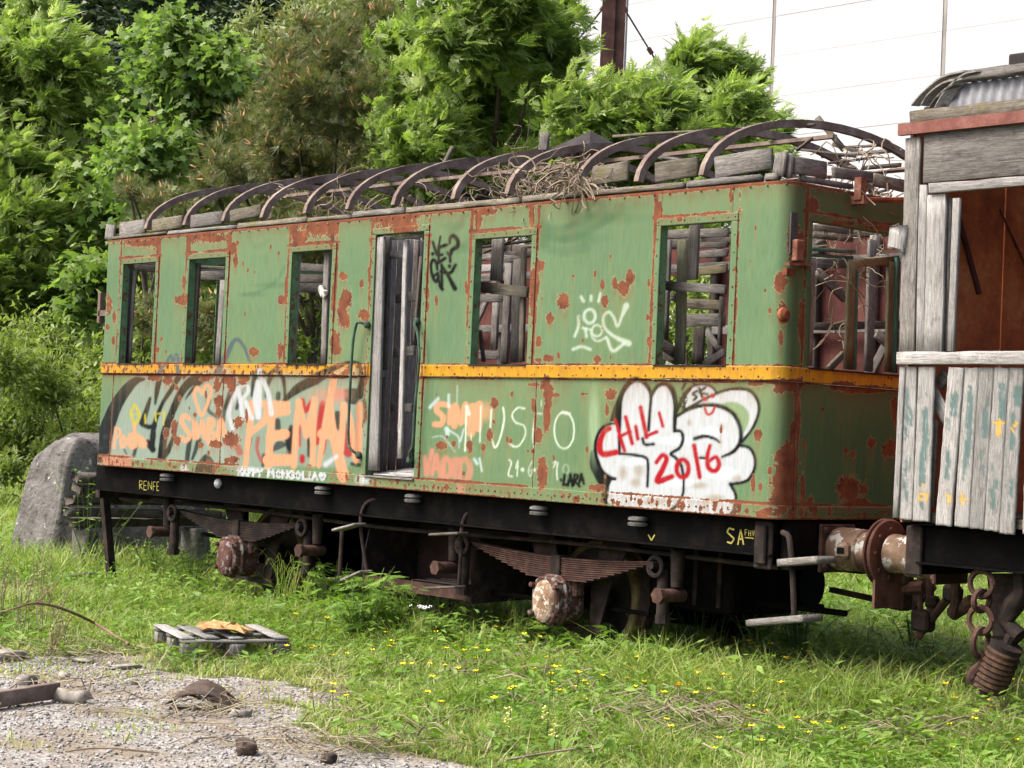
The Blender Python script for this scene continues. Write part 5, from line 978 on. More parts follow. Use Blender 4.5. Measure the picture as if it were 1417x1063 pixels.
# ------------------------------------------------------------------ the grey wooden carriage at the right edge
CAR2 = thing('railway_carriage', 'weathered grey plank railway carriage at the right edge with an empty window', 'railway carriage', (3.8, WID/2, 0))
def second():
    c = CAR2; Z_ = lambda z: ZB + z; X0, X1 = 1.02, 6.6
    K, K7, K8 = crop(1220, 480, 3.797), crop(1130, 60, 2.31), crop(1050, 0, 3.861)
    TEAL, YELL = np.array(lin(70, 96, 92)), np.array(lin(196, 150, 30))
    ts = [([(135, 220), (128, 480)], 16), ([(150, 330), (152, 400)], 20), ([(128, 590), (124, 680)], 14), ([(148, 590), (148, 640)], 14), ([(118, 710), (135, 800)], 18), ([(228, 340), (232, 480), (215, 600), (210, 720)], 34), ([(232, 240), (232, 250)], 12), ([(385, 260), (378, 350)], 40), ([(355, 370), (352, 430)], 14), ([(350, 550), (340, 690)], 24), ([(468, 210), (465, 330), (458, 470), (440, 600), (425, 700)], [20, 38, 38, 30, 10]),
          ([(545, 340), (542, 470)], 30), ([(560, 280), (556, 310)], 14), ([(635, 210), (632, 380)], 40), ([(712, 220), (716, 300)], 40), ([(690, 350), (686, 540)], 28), ([(600, 700), (600, 740)], 22), ([(580, 760), (585, 850)], 22), ([(685, 700), (682, 790)], 18), ([(670, 820), (672, 870)], 16), ([(748, 640), (745, 860)], 22), ([(535, 620), (533, 680)], 12), ([(520, 540), (525, 600)], 10), ([(585, 620), (584, 660)], 10), ([(208, 770), (205, 840)], 20)]
    ys_ = [([(592, 396), (642, 396)], 20), ([(618, 400), (612, 462)], 26), ([(700, 415), (712, 400)], 22), ([(685, 430), (700, 455)], 10), ([(205, 735), (230, 735)], 14), ([(196, 770), (240, 770)], 12), ([(198, 770), (196, 815)], 12), ([(236, 770), (234, 810)], 12), ([(198, 800), (236, 800)], 10), ([(335, 775), (360, 790), (350, 820)], 18), ([(418, 765), (426, 835)], 14), ([(410, 800), (450, 798)], 18), ([(436, 800), (415, 830)], 10)]
    def paint(Wd):
        u, v = project(Wd); a = np.zeros(len(u)); col_ = np.tile(TEAL, (len(u), 1))
        for lst, cc in ((ts, TEAL), (ys_, YELL)):
            for pts, w_ in lst:
                P = np.array(K(pts)); ww = np.interp(np.linspace(0, 1, len(P)), np.linspace(0, 1, len(np.atleast_1d(w_))), np.atleast_1d(w_))/3.797; best = np.full(len(u), 1e9)
                for i in range(len(P)-1):
                    d = P[i+1]-P[i]; t = np.clip(((u-P[i][0])*d[0] + (v-P[i][1])*d[1])/(d @ d), 0, 1); best = np.minimum(best, np.hypot(u-P[i][0]-t*d[0], v-P[i][1]-t*d[1]) - .5*(ww[i]*(1-t) + ww[i+1]*t))
                k_ = smooth(.6, -1.0, best + (fbm(u*.5, v*.25, 2, 2) - .5)*4); col_ = np.where((k_ > a)[:, None] | ((k_ > .3)[:, None] & (cc is YELL)), cc, col_); a = np.maximum(a, k_)
        return col_, a*.85
    def worn(Wd): return np.tile(TEAL, (len(Wd), 1)), smooth(.58, .66, fbm(Wd[:, 0]*16, Wd[:, 2]*2.6, 3, 14))*.85
    def pk(name, p0, p1, w_, y, mat='woodpale', th=.022, pt=None):
        a, b = [ony(*q, y) for q in K([p0, p1])]; mx_, my_ = K([((p0[0]+p1[0])/2, (p0[1]+p1[1])/2)])[0]; e0, e1 = ony(mx_ - w_/3.797/2, my_, y), ony(mx_ + w_/3.797/2, my_, y)
        return board(name, a, b, float(np.linalg.norm(e1-e0))*1.06, th, M[mat], c, (1, 0, 0), .005, None, pt)
    pk('corner_trim', (112, 100), (76, 900), 28, -.012, 'woodpale')
    for p0, p1, w_, dy in (((155, 100), (130, 912), 66, .002), ((241, 100), (210, 922), 82, -.006), ((396, 105), (326, 944), 78, -.012), ((476, 105), (424, 952), 74, 0), ((556, 105), (503, 962), 76, .003), ((636, 105), (582, 972), 76, -.002), ((713, 105), (660, 988), 74, .002)): pk('plank', p0, p1, w_, dy, 'woodpale', .022, paint)
    pk('inner_stud', (276, 380), (258, 840), 34, .06, 'wood'); pk('brace', (300, 150), (345, 190), 70, .09, 'wood')
    a, b = [ony(*q, .06) for q in K([(262, 225), (355, 400)])]; board('brace', a, b, .09, .02, M['woodpale'], c, (0, 0, 1), .01)
    x = ony(*K([(755, 550)])[0], 0)[0] + .057; last = None
    while x < X1 - .05:
        o = board('plank', (x, random.uniform(-.004, .004), Z_(.03)), (x, 0, Z_(1.08)), .108, .022, M['woodpale'], c, (1, 0, 0), .006, None, worn); x += .1145
    board('waist_rail', (X0 - .03, -.02, Z_(1.112)), (X1, -.02, Z_(1.112)), .088, .045, M['woodpale'], c, (0, 0, 1), .01, 40)
    # upper part
    def t7(name, p0, p1, w_, y, mat='wood', th=.03): boardpx(name, *K7([p0, p1]), w_/2.31, y, M[mat], c, th)
    t7('corner_post', (312, 300), (290, 1002), 48, -.008); t7('corner_post', (343, 450), (333, 1002), 26, -.002, 'woodpale'); t7('corner_post', (386, 480), (374, 1002), 62, .003, 'woodpale'); t7('window_post', (425, 490), (412, 992), 20, .05, 'wood'); t7('window_post', (450, 492), (430, 988), 22, -.004, 'woodpale')
    board('header_board', (1.13, -.004, Z_(2.412)), (X1, -.004, Z_(2.412)), .335, .026, M['wood'], c, (0, 0, 1), .006, 30); board('window_head', (1.19, -.016, Z_(2.205)), (X1, -.016, Z_(2.205)), .065, .04, M['woodpale'], c, (0, 0, 1), .008, 30)
    for x in (3.05, 3.3, 5.0): board('window_post', (x, 0, Z_(1.15)), (x, 0, Z_(2.18)), .16, .03, M['wood'], c, (1, 0, 0))
    # shell: end wall of rusted sheet, far side, floor
    for k_ in range(3): m = MB(); m.box((X0 + .004*k_, .04 + 1.04*k_, Z_(.05)), (X0 + .012 + .004*k_, 1.07 + 1.04*k_, Z_(2.60))); m.build('end_sheet', M['rustred'], c)
    m = MB(); m.box((X0, 3.16, Z_(.05)), (X1, 3.17, Z_(2.6))); m.build('far_wall', M['rustred'], c); m = MB(); m.box((X1, .02, Z_(.05)), (X1 + .01, 3.17, Z_(2.6))); m.build('end_sheet', M['rustred'], c)
    m = MB(); m.box((X0 + .02, .03, Z_(.06)), (X1, 3.15, Z_(.12))); m.build('floor', M['wooddark'], c)
    a, b = [onx(*q, X0 + .03) for q in K7([(585, 530), (672, 720)])]; m = MB(); m.tube([a, b], .008, 6); m.build('stay_bar', M['rust'], c)
    m = MB(); m.tube([onx(*q, X0 + .03) for q in K7([(455, 560), (520, 800)])], .02, 6); m.build('stay_bar', M['redpanel'], c)
    board('broken_wood', ony(1247, 303, -.02), ony(1241, 356, -.02), .16, .06, M['woodpale'], c, (1, 0, 0), .05)
    # roof: drip rail, mossy fascia, corrugated side, arched boards, peeling strips
    m = MB(); m.box((.955, -.06, Z_(2.575)), (X1, -.035, Z_(2.64))); m.box((.955, -.06, Z_(2.565)), (X1, -.02, Z_(2.574))); m.build('drip_rail', M['redrail'], c)
    board('fascia', (1.0, -.015, Z_(2.675)), (X1, -.015, Z_(2.675)), .11, .03, M['woodmoss'], c, (0, .1, 1), .02, 40)
    m = MB(); m.box((1.005, .01, Z_(2.30)), (1.03, .10, Z_(2.62))); m.build('corner_plate', M['rib'], c)
    nx_ = 420; xs2 = np.linspace(1.12, X1, nx_); zt = np.linspace(0, 1, 5); V = []
    for x in xs2:
        for t in zt: z = 2.66 + .235*t; y = .085 + .035*t*t + .011*math.sin(x*2*math.pi/.075); V.append((max(x, 1.12 + .22*t*t), y, Z_(z)))
    idx = np.arange(nx_*5).reshape(nx_, 5); q = np.stack([idx[:-1, :-1], idx[1:, :-1], idx[1:, 1:], idx[:-1, 1:]], -1).reshape(-1, 4); o = arr_obj('corrugated_sheet', V, q, M['zinc'], c, None, True); md = o.modifiers.new('thick', 'SOLIDIFY'); md.thickness = .003
    for k_ in range(14):
        t = math.pi*(.86 - .72*k_/13); y, z = 1.6 + 1.5*math.cos(t)*.98, 2.66 + .40*math.sin(t)**.8; board('roof_plank', (1.22, y, Z_(z)), (X1, y, Z_(z)), .24, .03, M['wooddark'], c, (0, -math.sin(t)*1.5, math.cos(t)*.4), .02, 20)
    board('roof_edge', (1.24, .075, Z_(2.925)), (X1, .075, Z_(2.925)), .075, .05, M['wood'], c, (0, .35, 1), .014, 50)
    for pts, w_, mt in (([(1175, 378), (1100, 400), (1010, 480), (955, 570), (945, 600)], .085, 'woodpale'), ([(1110, 378), (990, 410), (890, 490), (828, 560)], .045, 'woodpale'), ([(1100, 420), (1000, 440), (920, 500), (880, 560)], .045, 'wood'), ([(1050, 450), (960, 520), (920, 580)], .06, 'wooddark')):
        P_ = spline([ony(*q_, .06) for q_ in K8(pts)], 4); V = []; 
        for i_, p in enumerate(P_):
            for dx, dy in ((0, -.03), (w_, .02)): V.append(p + (dx*.75, dy, 0)); V.append(p + (dx*.75, dy, -.012))
        n_ = len(P_); F = []
        for i_ in range(n_-1):
            b0 = i_*4; F += [(b0, b0+4, b0+6, b0+2), (b0+1, b0+3, b0+7, b0+5), (b0, b0+1, b0+5, b0+4), (b0+2, b0+6, b0+7, b0+3)]
        m = MB(); m.add(V, F + [(0, 2, 3, 1), (n_*4-4, n_*4-3, n_*4-1, n_*4-2)]); m.build('peeling_strip', M[mt], c)
    for k_ in range(7): a = ony(*K8([(870 + k_*18, 585 + random.uniform(-15, 35))])[0], .05); board('rotten_scrap', a, a + (random.uniform(-.05, .12), .03, random.uniform(-.06, .05)), .05, .02, M['wooddark'], c, (0, 1, .3), .02)
    m = MB(); ctr = ony(*K8([(1310, 632)])[0], .02); m.tube([ctr + np.array([.17*math.cos(t), 0, .075*math.sin(t)]) for t in np.linspace(0, math.pi, 12)], .02, 6); m.build('rusty_hoop', M['rust'], c)
    a = ony(1412, 86, .3); m = MB(); m.box(a + (-.06, -.05, -.03), a + (.22, .05, .05)); m.box(a + (.0, -.03, -.20), a + (.07, .03, -.03)); m.build('roof_vent', M['cable'], c, False, .01)
    # underframe
    m = MB(); m.box((1.09, .17, Z_(-.20)), (X1, .23, Z_(.02))); m.box((1.09, .12, Z_(-.217)), (X1, .25, Z_(-.202))); m.build('solebar', M['black'], c)
    m = MB(); m.box((1.09, 2.97, Z_(-.34)), (X1, 3.03, Z_(.02))); m.build('solebar', M['black'], c); m = MB(); m.box((1.0, .17, Z_(-.29)), (1.085, 3.03, Z_(.03))); m.build('headstock', M['black'], c)
    m = MB(); m.box((.995, .135, Z_(-.295)), (1.12, .168, Z_(.025))); m.build('corner_bracket', M['dark'], c, False, .008)
    m = MB(); m.box((1.1, .26, Z_(-.02)), (X1, 2.95, Z_(.03))); m.build('light_block_plate', M['black'], c)
    for xc in (3.25, 5.5):
        leaf_spring(c, xc, .24, .335, M['dark']); axle_box(c, xc, 1, .13, M['axle'], M['axle']); axle_box(c, xc, -1, 3.07, M['dark'], M['dark']); wheel(c, xc, .765, 1); wheel(c, xc, 2.435, -1)
        m = MB(); m.tube([(xc, .2, AZ), (xc, 3.0, AZ)], .075, 14); m.build('axle', M['black'], c, True)
        for s in (-1, 1): m = MB(); m.prism([(xc + s*.62, .47, Z_(-.33)), (xc + s*.30, .47, Z_(-.33)), (xc + s*.17, .47, .62), (xc + s*.17, .47, .22), (xc + s*.27, .47, .22), (xc + s*.40, .47, .62)], (0, .02, 0)); m.build('axle_guard', M['dark'], c)
    H = crop(1230, 700, 3.797)
    def hp(pts, y): return [ony(*q_, y) for q_ in H(pts)]
    m = MB(); P_ = hp([(515, 355), (660, 355), (640, 620), (680, 700), (640, 770), (570, 745), (545, 680)], .42); m.prism(P_, (0, .03, 0)); m.build('spring_bracket', M['dark'], c)
    m = MB(); m.tube(hp([(690, 330), (700, 450), (655, 520), (610, 600), (640, 640), (690, 690)], .30), [.05, .055, .07, .06, .05, .06], 9); m.build('hanger_link', M['dark'], c, True)
    a, b = hp([(625, 720), (505, 985)], .26); d = b - a; m = MB(); m.tube([a - d*.15, b + d*.04], .035, 8); o = m.build('spring_rod', M['dark'], c, True)
    e1 = np.cross(d/np.linalg.norm(d), (0, 1, 0)); e1 /= np.linalg.norm(e1); e2 = np.cross(d/np.linalg.norm(d), e1); tt = np.linspace(0, 7.5, 100); m = MB(); m.tube([a + d*(.16 + .72*t/7.5) + .098*(e1*math.cos(2*math.pi*t) + e2*math.sin(2*math.pi*t)) for t in tt], .021, 6); m.build('coil_spring', M['coil'], o, True)
    m = MB(); m.lathe([(-.04, .05), (-.03, .11), (.03, .10), (.05, .04)], T(a + d*.11) @ Vector(d).to_track_quat('X', 'Z').to_matrix().to_4x4(), 12); m.build('collar', M['dark'], o, True)
    for i_, (x, y, h_, w_) in enumerate(((487, 410, 130, 70), (487, 500, 100, 24), (481, 600, 130, 84), (484, 720, 140, 26))):
        ctr = ony(*H([(x, y)])[0], .18); s_ = np.linalg.norm(hp([(0, 0), (0, 100)], .18)[1] - hp([(0, 0), (0, 100)], .18)[0])/100; m = MB(); torus(m, ctr, 1, .020, (1, 0, 0) if i_ % 2 == 0 else (0, 1, 0), (0, 0, 1), 20, 6, .085, h_/2*s_); m.build('chain_link', M['axle2'], c, True)
    m = MB(); m.tube(spline(hp([(490, 760), (495, 810), (478, 840), (450, 870), (440, 900), (455, 925), (480, 900)], .18), 3), [.024]*6 + list(np.linspace(.03, .042, 7)) + list(np.linspace(.042, .018, 6)), 7); m.build('hook', M['axle2'], c, True)
    # screw coupling and pipes between the carriages
    for pts, r, y in (([(20, 440), (190, 430)], .05, 1.1), ([(150, 690), (250, 560), (345, 445)], .032, 1.1), ([(160, 320), (165, 420), (165, 600)], .022, 1.1), ([(215, 290), (215, 420), (220, 560)], .03, 1.1), ([(330, 570), (440, 500)], .05, 1.0), ([(350, 320), (350, 500), (330, 580)], .035, .95)): m = MB(); m.tube(hp(pts, y), r, 8); m.build('coupling_rod', M['axle2'], c, True)
    for p_, s_ in (((80, 380), .07), ((330, 460), .07), ((180, 600), .09), ((240, 500), .055), ((60, 500), .09)): a = hp([p_], 1.1)[0]; m = MB(); m.box(a - s_*.8, a + s_*.8, None, .02); m.build('coupling_block', M['dark'], c, False, .02)
    m = MB(); m.bar(ony(1150, 816, 1.6), ony(1250, 838, 1.6), .05, .04); m.build('draw_bar', M['dark'], CAR); m = MB(); m.prism([ony(*q_, 1.4) for q_ in ((1232, 838), (1262, 845), (1290, 815), (1282, 800), (1240, 805))], (0, .06, 0)); m.build('draw_hook', M['dark'], CAR)
M['redrail'] = m_rust('red_brown_drip_rail', (.09, .035, .025), (.16, .065, .05), (.22, .10, .08), 6)
M['zinc'] = m_rust('zinc_sheet', (.12, .122, .126), (.21, .214, .22), (.31, .314, .32), 3)
M['coil'] = m_rust('rusty_coil', (.02, .015, .012), (.055, .032, .022), (.13, .07, .035), 14)
second()
buffer(CAR2, 1.0, -1, .66, ZB - .2, M['buffer'], M['head'], .545, True); buffer(CAR2, 1.0, -1, 2.54, ZB - .2, M['buffer'], M['head'], .545, True)
# ------------------------------------------------------------------ trees and bushes
M['bark'] = m_rust('bark', (.035, .028, .02), (.08, .066, .05), (.14, .12, .095), 5)
M['ash'] = m_leaf('ash_leaf', (.13, .20, .045), (.26, .36, .095), (.45, .51, .26), .52)
M['ashdeep'] = m_leaf('ash_leaf_deep', (.04, .10, .015), (.085, .185, .028), (.20, .33, .10), .42)
M['maple'] = m_leaf('maple_leaf', (.09, .16, .038), (.175, .27, .068), (.30, .385, .13), .5)
M['pine'] = m_leaf('pine_needles', (.08, .10, .03), (.15, .17, .06), (.23, .24, .10), .3)
M['cone'] = m_leaf('orange_pollen_cones', (.22, .11, .045), (.34, .18, .07), (.42, .25, .11), .15)
M['poplar'] = m_leaf('pale_yellow_green_leaf', (.12, .15, .045), (.20, .24, .09), (.32, .35, .17), .35)
M['bush'] = m_leaf('bush_leaf', (.12, .175, .038), (.20, .27, .066), (.31, .36, .12), .5)
M['forest'] = m_leaf('far_conifer', (.016, .03, .012), (.032, .056, .022), (.06, .09, .036), .15)
LEAF1 = ([(0, 0, 0), (.35, .17, .03), (1, 0, -.04), (.35, -.17, .03)], [(0, 3, 2), (0, 2, 1)])
def pinnate(nl=4, droop=.25):
    V, F = [], []
    def leaflet(o, d, l, wd):
        d = np.array(d)/np.linalg.norm(d); s = np.array([-d[1], d[0], 0]); b = len(V); o = np.array(o)
        V.extend([o + s*wd*.9 + d*l*.18, o + d*l + (0, 0, -.06), o - s*wd*.9 + d*l*.05]); F.extend([(b, b+2, b+1)])
    for i in range(nl):
        x = .22 + .58*i/nl; z = -droop*x*x
        for s in (-1, 1): leaflet((x, 0, z), (.75, s*.8, -.12), .44 - .03*i, .085)
    leaflet((.80, 0, -droop*.64), (1, 0, -.3), .42, .085); return V, F
PIN = pinnate()
MAPLE = ([(0, 0, 0), (.15, .42, .02), (.42, .26, 0), (.62, .52, -.05), (.68, .20, 0), (1, 0, -.08), (.68, -.20, 0), (.62, -.52, -.05), (.42, -.26, 0), (.15, -.42, .02)], [(0, 2, 1), (0, 4, 2), (2, 4, 3), (0, 6, 4), (4, 6, 5), (0, 8, 6), (6, 8, 7), (0, 9, 8)])
TUFT = ([], [])
for i_ in range(11):
    t_ = i_*2.4; sp_ = .28 + .5*((i_*37) % 11)/11; d_ = np.array([1, sp_*math.cos(t_), sp_*math.sin(t_)]); d_ /= np.linalg.norm(d_); s_ = np.cross(d_, (0, .3, 1)); s_ = s_/np.linalg.norm(s_)*.028
    TUFT[0].extend([s_, -s_, d_]); TUFT[1].append((3*i_, 3*i_+1, 3*i_+2))
CONE = ([(0, .13, 0), (0, -.065, .11), (0, -.065, -.11), (.55, .06, 0), (.55, -.03, .05), (.55, -.03, -.05), (.72, 0, 0)], [(0, 1, 6), (1, 2, 6), (2, 0, 6)])
def tree(name, label, lumps, D, depth, kind, dens, size, base_px, group=None, wind=.5, trunk_r=.16):
    """lumps: (px, py, r_px) of the crown's masses; each gets its own distance, so the crown is as deep as it is wide"""
    C, R_ = [], []
    for i, (px, py, r) in enumerate(lumps):
        d = D + RNG.uniform(-1, 1)*depth*.5; C.append(dist(px, py, d)); R_.append(r/FPX*d*1.16)
    C, R_ = np.array(C), np.array(R_); bp = dist(base_px, 700, D); base = np.array([bp[0], bp[1], gz(bp[0], bp[1])])
    t = thing(name, label, 'tree' if 'bush' not in name and 'shrub' not in name else 'bush', base, group)
    # trunk and limbs
    m = MB(); top = C[np.argmax(C[:, 2])]; hz = max(1.0, (top[2] - base[2])); fork = base + np.array([(C[:, 0].mean()-base[0])*.35, (C[:, 1].mean()-base[1])*.35, hz*.30])
    m.tube(spline([base - (0, 0, .15), base*.55 + fork*.45 + (.1, .05, 0), fork, fork*.45 + top*.55, top], 4), np.linspace(trunk_r, .02, 17), 7)
    for c_, r in zip(C, R_):
        s0 = fork + (top - fork)*np.clip((c_[2] - base[2])/hz - .45, 0, .8); mid = s0*.5 + c_*.5 + RNG.normal(size=3)*.15 - (0, 0, .15)
        m.tube(spline([s0, mid, c_], 3), np.linspace(trunk_r*.38, .018, 7), 5)
        for _ in range(4): e = c_ + unit(1)[0]*r*.7; m.tube([c_*.7 + mid*.3, (c_ + e)/2 + RNG.normal(size=3)*.06, e], [.022, .014, .006], 3, False)
    m.build('trunk', M['bark'], t, True)
    parts, cones = [], []
    right = np.array([CR[0], CR[1], 0]); right /= np.linalg.norm(right)
    sub = []
    for c_, r in zip(C, R_):
        ns_ = 12 if kind != 'pine' else 9
        for q_ in unit(ns_): sub.append((c_ + q_*r*RNG.uniform(.2, .95), r*RNG.uniform(.38, .72), r*r/ns_*.85))
        sub.append((c_, r*.8, r*r*.22))
    for c_, r, wt in sub:
        n = max(6, int(dens*wt)); u = unit(n); rad = r*np.abs(RNG.normal(size=n))*.78*(.65 + .6*fbm(u[:, 0]*2.2 + c_[0], u[:, 1]*2.2 + u[:, 2]*1.7 + c_[1], 3)); rad = np.minimum(rad, r*1.7); u = u*RNG.uniform(.6, 1.35, 3)

        if kind == 'pinnate':                                     # leaf sprays: several leaves from one shoot tip
            k = max(1, n//6); u = u[:k]; rad = rad[:k]; tip = c_ + u*rad[:, None]; tip = np.repeat(tip, 6, 0); out = np.repeat(u, 6, 0); sh = np.repeat(RNG.random(k), 6)
            d = out*.55 + right*wind + RNG.normal(size=tip.shape)*.50 + np.array([0, 0, .34]); d[:, 2] = np.maximum(d[:, 2], -.6)
            pos = tip + RNG.normal(size=tip.shape)*.05; lv = np.clip(.30 + .30*(sh - .5) + .25*RNG.normal(size=len(pos))*.6 + .30*(out[:, 2]), 0, 1)  # upper sprays get a lighter tone: highlights put into the leaf colour
            R3 = frames(d, np.array([0, 0, 1.]) + RNG.normal(size=pos.shape)*.45); parts.append(scatter(*PIN, pos, R3, size*RNG.uniform(.55, 1.35, len(pos)), lv))
        elif kind == 'maple':
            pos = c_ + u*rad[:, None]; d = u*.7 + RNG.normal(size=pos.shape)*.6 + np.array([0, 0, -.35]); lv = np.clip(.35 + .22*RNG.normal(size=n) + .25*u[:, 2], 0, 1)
            parts.append(scatter(*MAPLE, pos, frames(d, np.array([0, 0, 1.]) + RNG.normal(size=pos.shape)*.5), size*RNG.uniform(.7, 1.3, n), lv))
        elif kind == 'pine':
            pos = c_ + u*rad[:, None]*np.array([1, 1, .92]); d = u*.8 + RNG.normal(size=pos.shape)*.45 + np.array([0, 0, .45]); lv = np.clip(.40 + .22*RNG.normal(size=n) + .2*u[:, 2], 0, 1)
            parts.append(scatter(*TUFT, pos, frames(d, unit(n)), size*RNG.uniform(.7, 1.25, n), lv)); w_ = RNG.random(n) < .27*smooth(-.6, .5, -u @ CF)
            cones.append(scatter(*CONE, (pos + d/np.linalg.norm(d, axis=1)[:, None]*size*.30)[w_], frames(d[w_], unit(w_.sum())), size*RNG.uniform(.6, 1.0, w_.sum()), RNG.random(w_.sum())))
        else:
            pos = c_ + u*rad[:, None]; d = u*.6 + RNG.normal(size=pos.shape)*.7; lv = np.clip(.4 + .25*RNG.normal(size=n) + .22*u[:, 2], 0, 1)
            parts.append(scatter(*LEAF1, pos, frames(d, np.array([0, 0, 1.]) + RNG.normal(size=pos.shape)*.6), size*RNG.uniform(.7, 1.4, n), lv))
    V, F, A = cat(parts); mt = {'pinnate': 'ash', 'maple': 'maple', 'pine': 'pine', 'poplar': 'poplar', 'leaf': 'bush'}[kind]
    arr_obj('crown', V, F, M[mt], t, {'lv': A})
    if cones: V, F, A = cat(cones); tag(arr_obj('pollen_cones', V, F, M['cone'], t, {'lv': A}, kind='stuff'), 'orange-brown pollen cones on the shoot tips')
    return t
tree('ash_tree', 'tall feathery bright green ash tree at the left edge', [(48, 28, 40), (15, 95, 55), (85, 95, 52), (55, 170, 66), (128, 175, 42), (8, 230, 60), (98, 255, 56), (40, 320, 66), (115, 335, 42), (20, 420, 55), (80, 420, 48), (-45, 120, 60), (-45, 250, 65), (-50, 390, 65), (150, 240, 30)], 44, 5, 'pinnate', 1800, .31, 50, None, .6)
tree('maple_tree', 'dark green broad-leaved maple between the ash and the pine', [(240, 48, 40), (205, 62, 34), (285, 85, 44), (255, 135, 62), (325, 120, 46), (195, 140, 48), (365, 105, 30), (190, 220, 62), (255, 235, 66), (150, 300, 52), (220, 330, 62), (300, 215, 54), (135, 400, 58), (190, 420, 54), (110, 490, 50), (170, 520, 50), (275, 330, 60), (240, 440, 60), (300, 430, 60)], 40, 5, 'maple', 1500, .19, 215)
tree('pine_tree', 'brownish pine tree covered in orange pollen cones', [(450, 70, 52), (500, 40, 44), (415, 130, 56), (470, 150, 60), (375, 205, 50), (335, 175, 36), (505, 120, 44), (320, 240, 40), (425, 235, 56), (490, 235, 52), (375, 268, 44), (292, 262, 24), (440, 330, 60), (380, 350, 60), (500, 330, 50), (330, 330, 40), (395, 80, 34)], 35, 5, 'pine', 1100, .22, 440)
tree('pine_tree', 'small pine seen low at the far end of the carriage roof', [(180, 262, 20), (215, 285, 24), (250, 300, 26), (200, 330, 34), (255, 350, 34), (290, 440, 40), (200, 440, 34)], 33, 2, 'pine', 1000, .20, 230, None, .5, .08)
tree('poplar_tree', 'pale yellow-green tree behind the pine at the top', [(345, 35, 26), (385, 55, 32), (440, 20, 40), (500, 5, 36), (355, 70, 22), (420, 70, 50), (480, 60, 46), (400, 160, 60), (540, 20, 30), (450, 300, 120)], 62, 6, 'poplar', 900, .24, 420)
tree('ash_tree', 'large feathery ash tree rising behind the middle of the carriage', [(695, 8, 62), (620, 38, 56), (745, 60, 48), (560, 62, 40), (655, 105, 70), (565, 130, 46), (740, 130, 56), (595, 195, 56), (690, 190, 68), (545, 205, 30), (770, 190, 46), (640, 250, 60), (740, 255, 60), (570, 260, 44), (700, -40, 70), (770, 20, 22)], 34, 5, 'pinnate', 3200, .26, 660, None, .55)
tree('ash_tree', 'spreading ash tree before the white hall, right of the mast', [(815, 165, 46), (865, 145, 38), (950, 88, 34), (990, 110, 36), (920, 160, 52), (1038, 110, 18), (1025, 160, 36), (1060, 185, 26), (975, 195, 54), (890, 225, 56), (820, 235, 50), (940, 260, 60), (1040, 225, 34), (860, 310, 60), (960, 340, 60), (800, 320, 50)], 31, 4, 'pinnate', 3500, .25, 900, None, .55)
tree('leafy_bush', 'olive green bush at the left edge behind the stone block', [(20, 560, 46), (70, 540, 44), (45, 610, 42), (100, 585, 40), (-10, 620, 44), (105, 520, 40), (10, 500, 50), (60, 480, 46), (120, 620, 36), (75, 635, 28), (15, 650, 24)], 37, 4, 'leaf', 3200, .14, 60, None, .5, .06)
tree('leafy_bush', 'dense green bush seen through the far carriage windows', [(190, 480, 50), (270, 450, 60), (330, 480, 50), (250, 540, 60), (180, 560, 50), (340, 560, 50), (420, 470, 60), (430, 560, 60), (180, 640, 44), (260, 630, 50), (350, 650, 46)], 34, 5, 'leaf', 2600, .15, 280, None, .5, .06)
tree('leafy_bush', 'bright green bush seen through the window nearest the corner', [(880, 430, 56), (950, 400, 56), (960, 480, 60), (1020, 440, 60), (860, 500, 60), (1060, 520, 60), (930, 560, 60)], 27, 4, 'leaf', 2400, .13, 950, None, .5, .06)
# far wooded hill: conifers that read as one mass
def far_wood():
    V, F, A = [], [], []; n = 0; tiers = []; TF = []
    rr = np.random.default_rng(4)
    for k_ in range(36):
        z = rr.uniform(.08, 1.0); r0 = .24*(1.02 - z)*rr.uniform(.3, 1.0); t = rr.uniform(0, 6.28); c0 = np.array([r0*math.cos(t), r0*math.sin(t), z]); w_ = .05 + .07*(1 - z)
        tiers += [tuple(c0 + rr.normal(size=3)*w_*np.array([1, 1, .7])) for _ in range(3)]; TF.append((3*k_, 3*k_ + 1, 3*k_ + 2))
    N = 3000; x = RNG.uniform(-200, 620, N); s = RNG.uniform(.18, .72, N); px_, py_, pz_ = hill_pt(x, s); pos = np.stack([px_, py_, pz_ - .5], -1)
    u, v = project(pos); keep = (v > -160) & (v < 260); pos = pos[keep]; N = len(pos)
    th = RNG.uniform(0, 6.28, N); R3 = np.zeros((N, 3, 3)); R3[:, 0, 0] = np.cos(th); R3[:, 0, 1] = -np.sin(th); R3[:, 1, 0] = np.sin(th); R3[:, 1, 1] = np.cos(th); R3[:, 2, 2] = 1
    h = RNG.uniform(12, 24, N); V, F, A = scatter(tiers, TF, pos, R3, np.stack([h*1.25, h*1.25, h], -1), np.clip(.45 + .25*RNG.normal(size=N), 0, 1))
    tag(arr_obj('far_forest', V, F, M['forest'], None, {'lv': A}, kind='stuff'), 'dark conifer forest covering the distant hillside', 'forest')
far_wood()

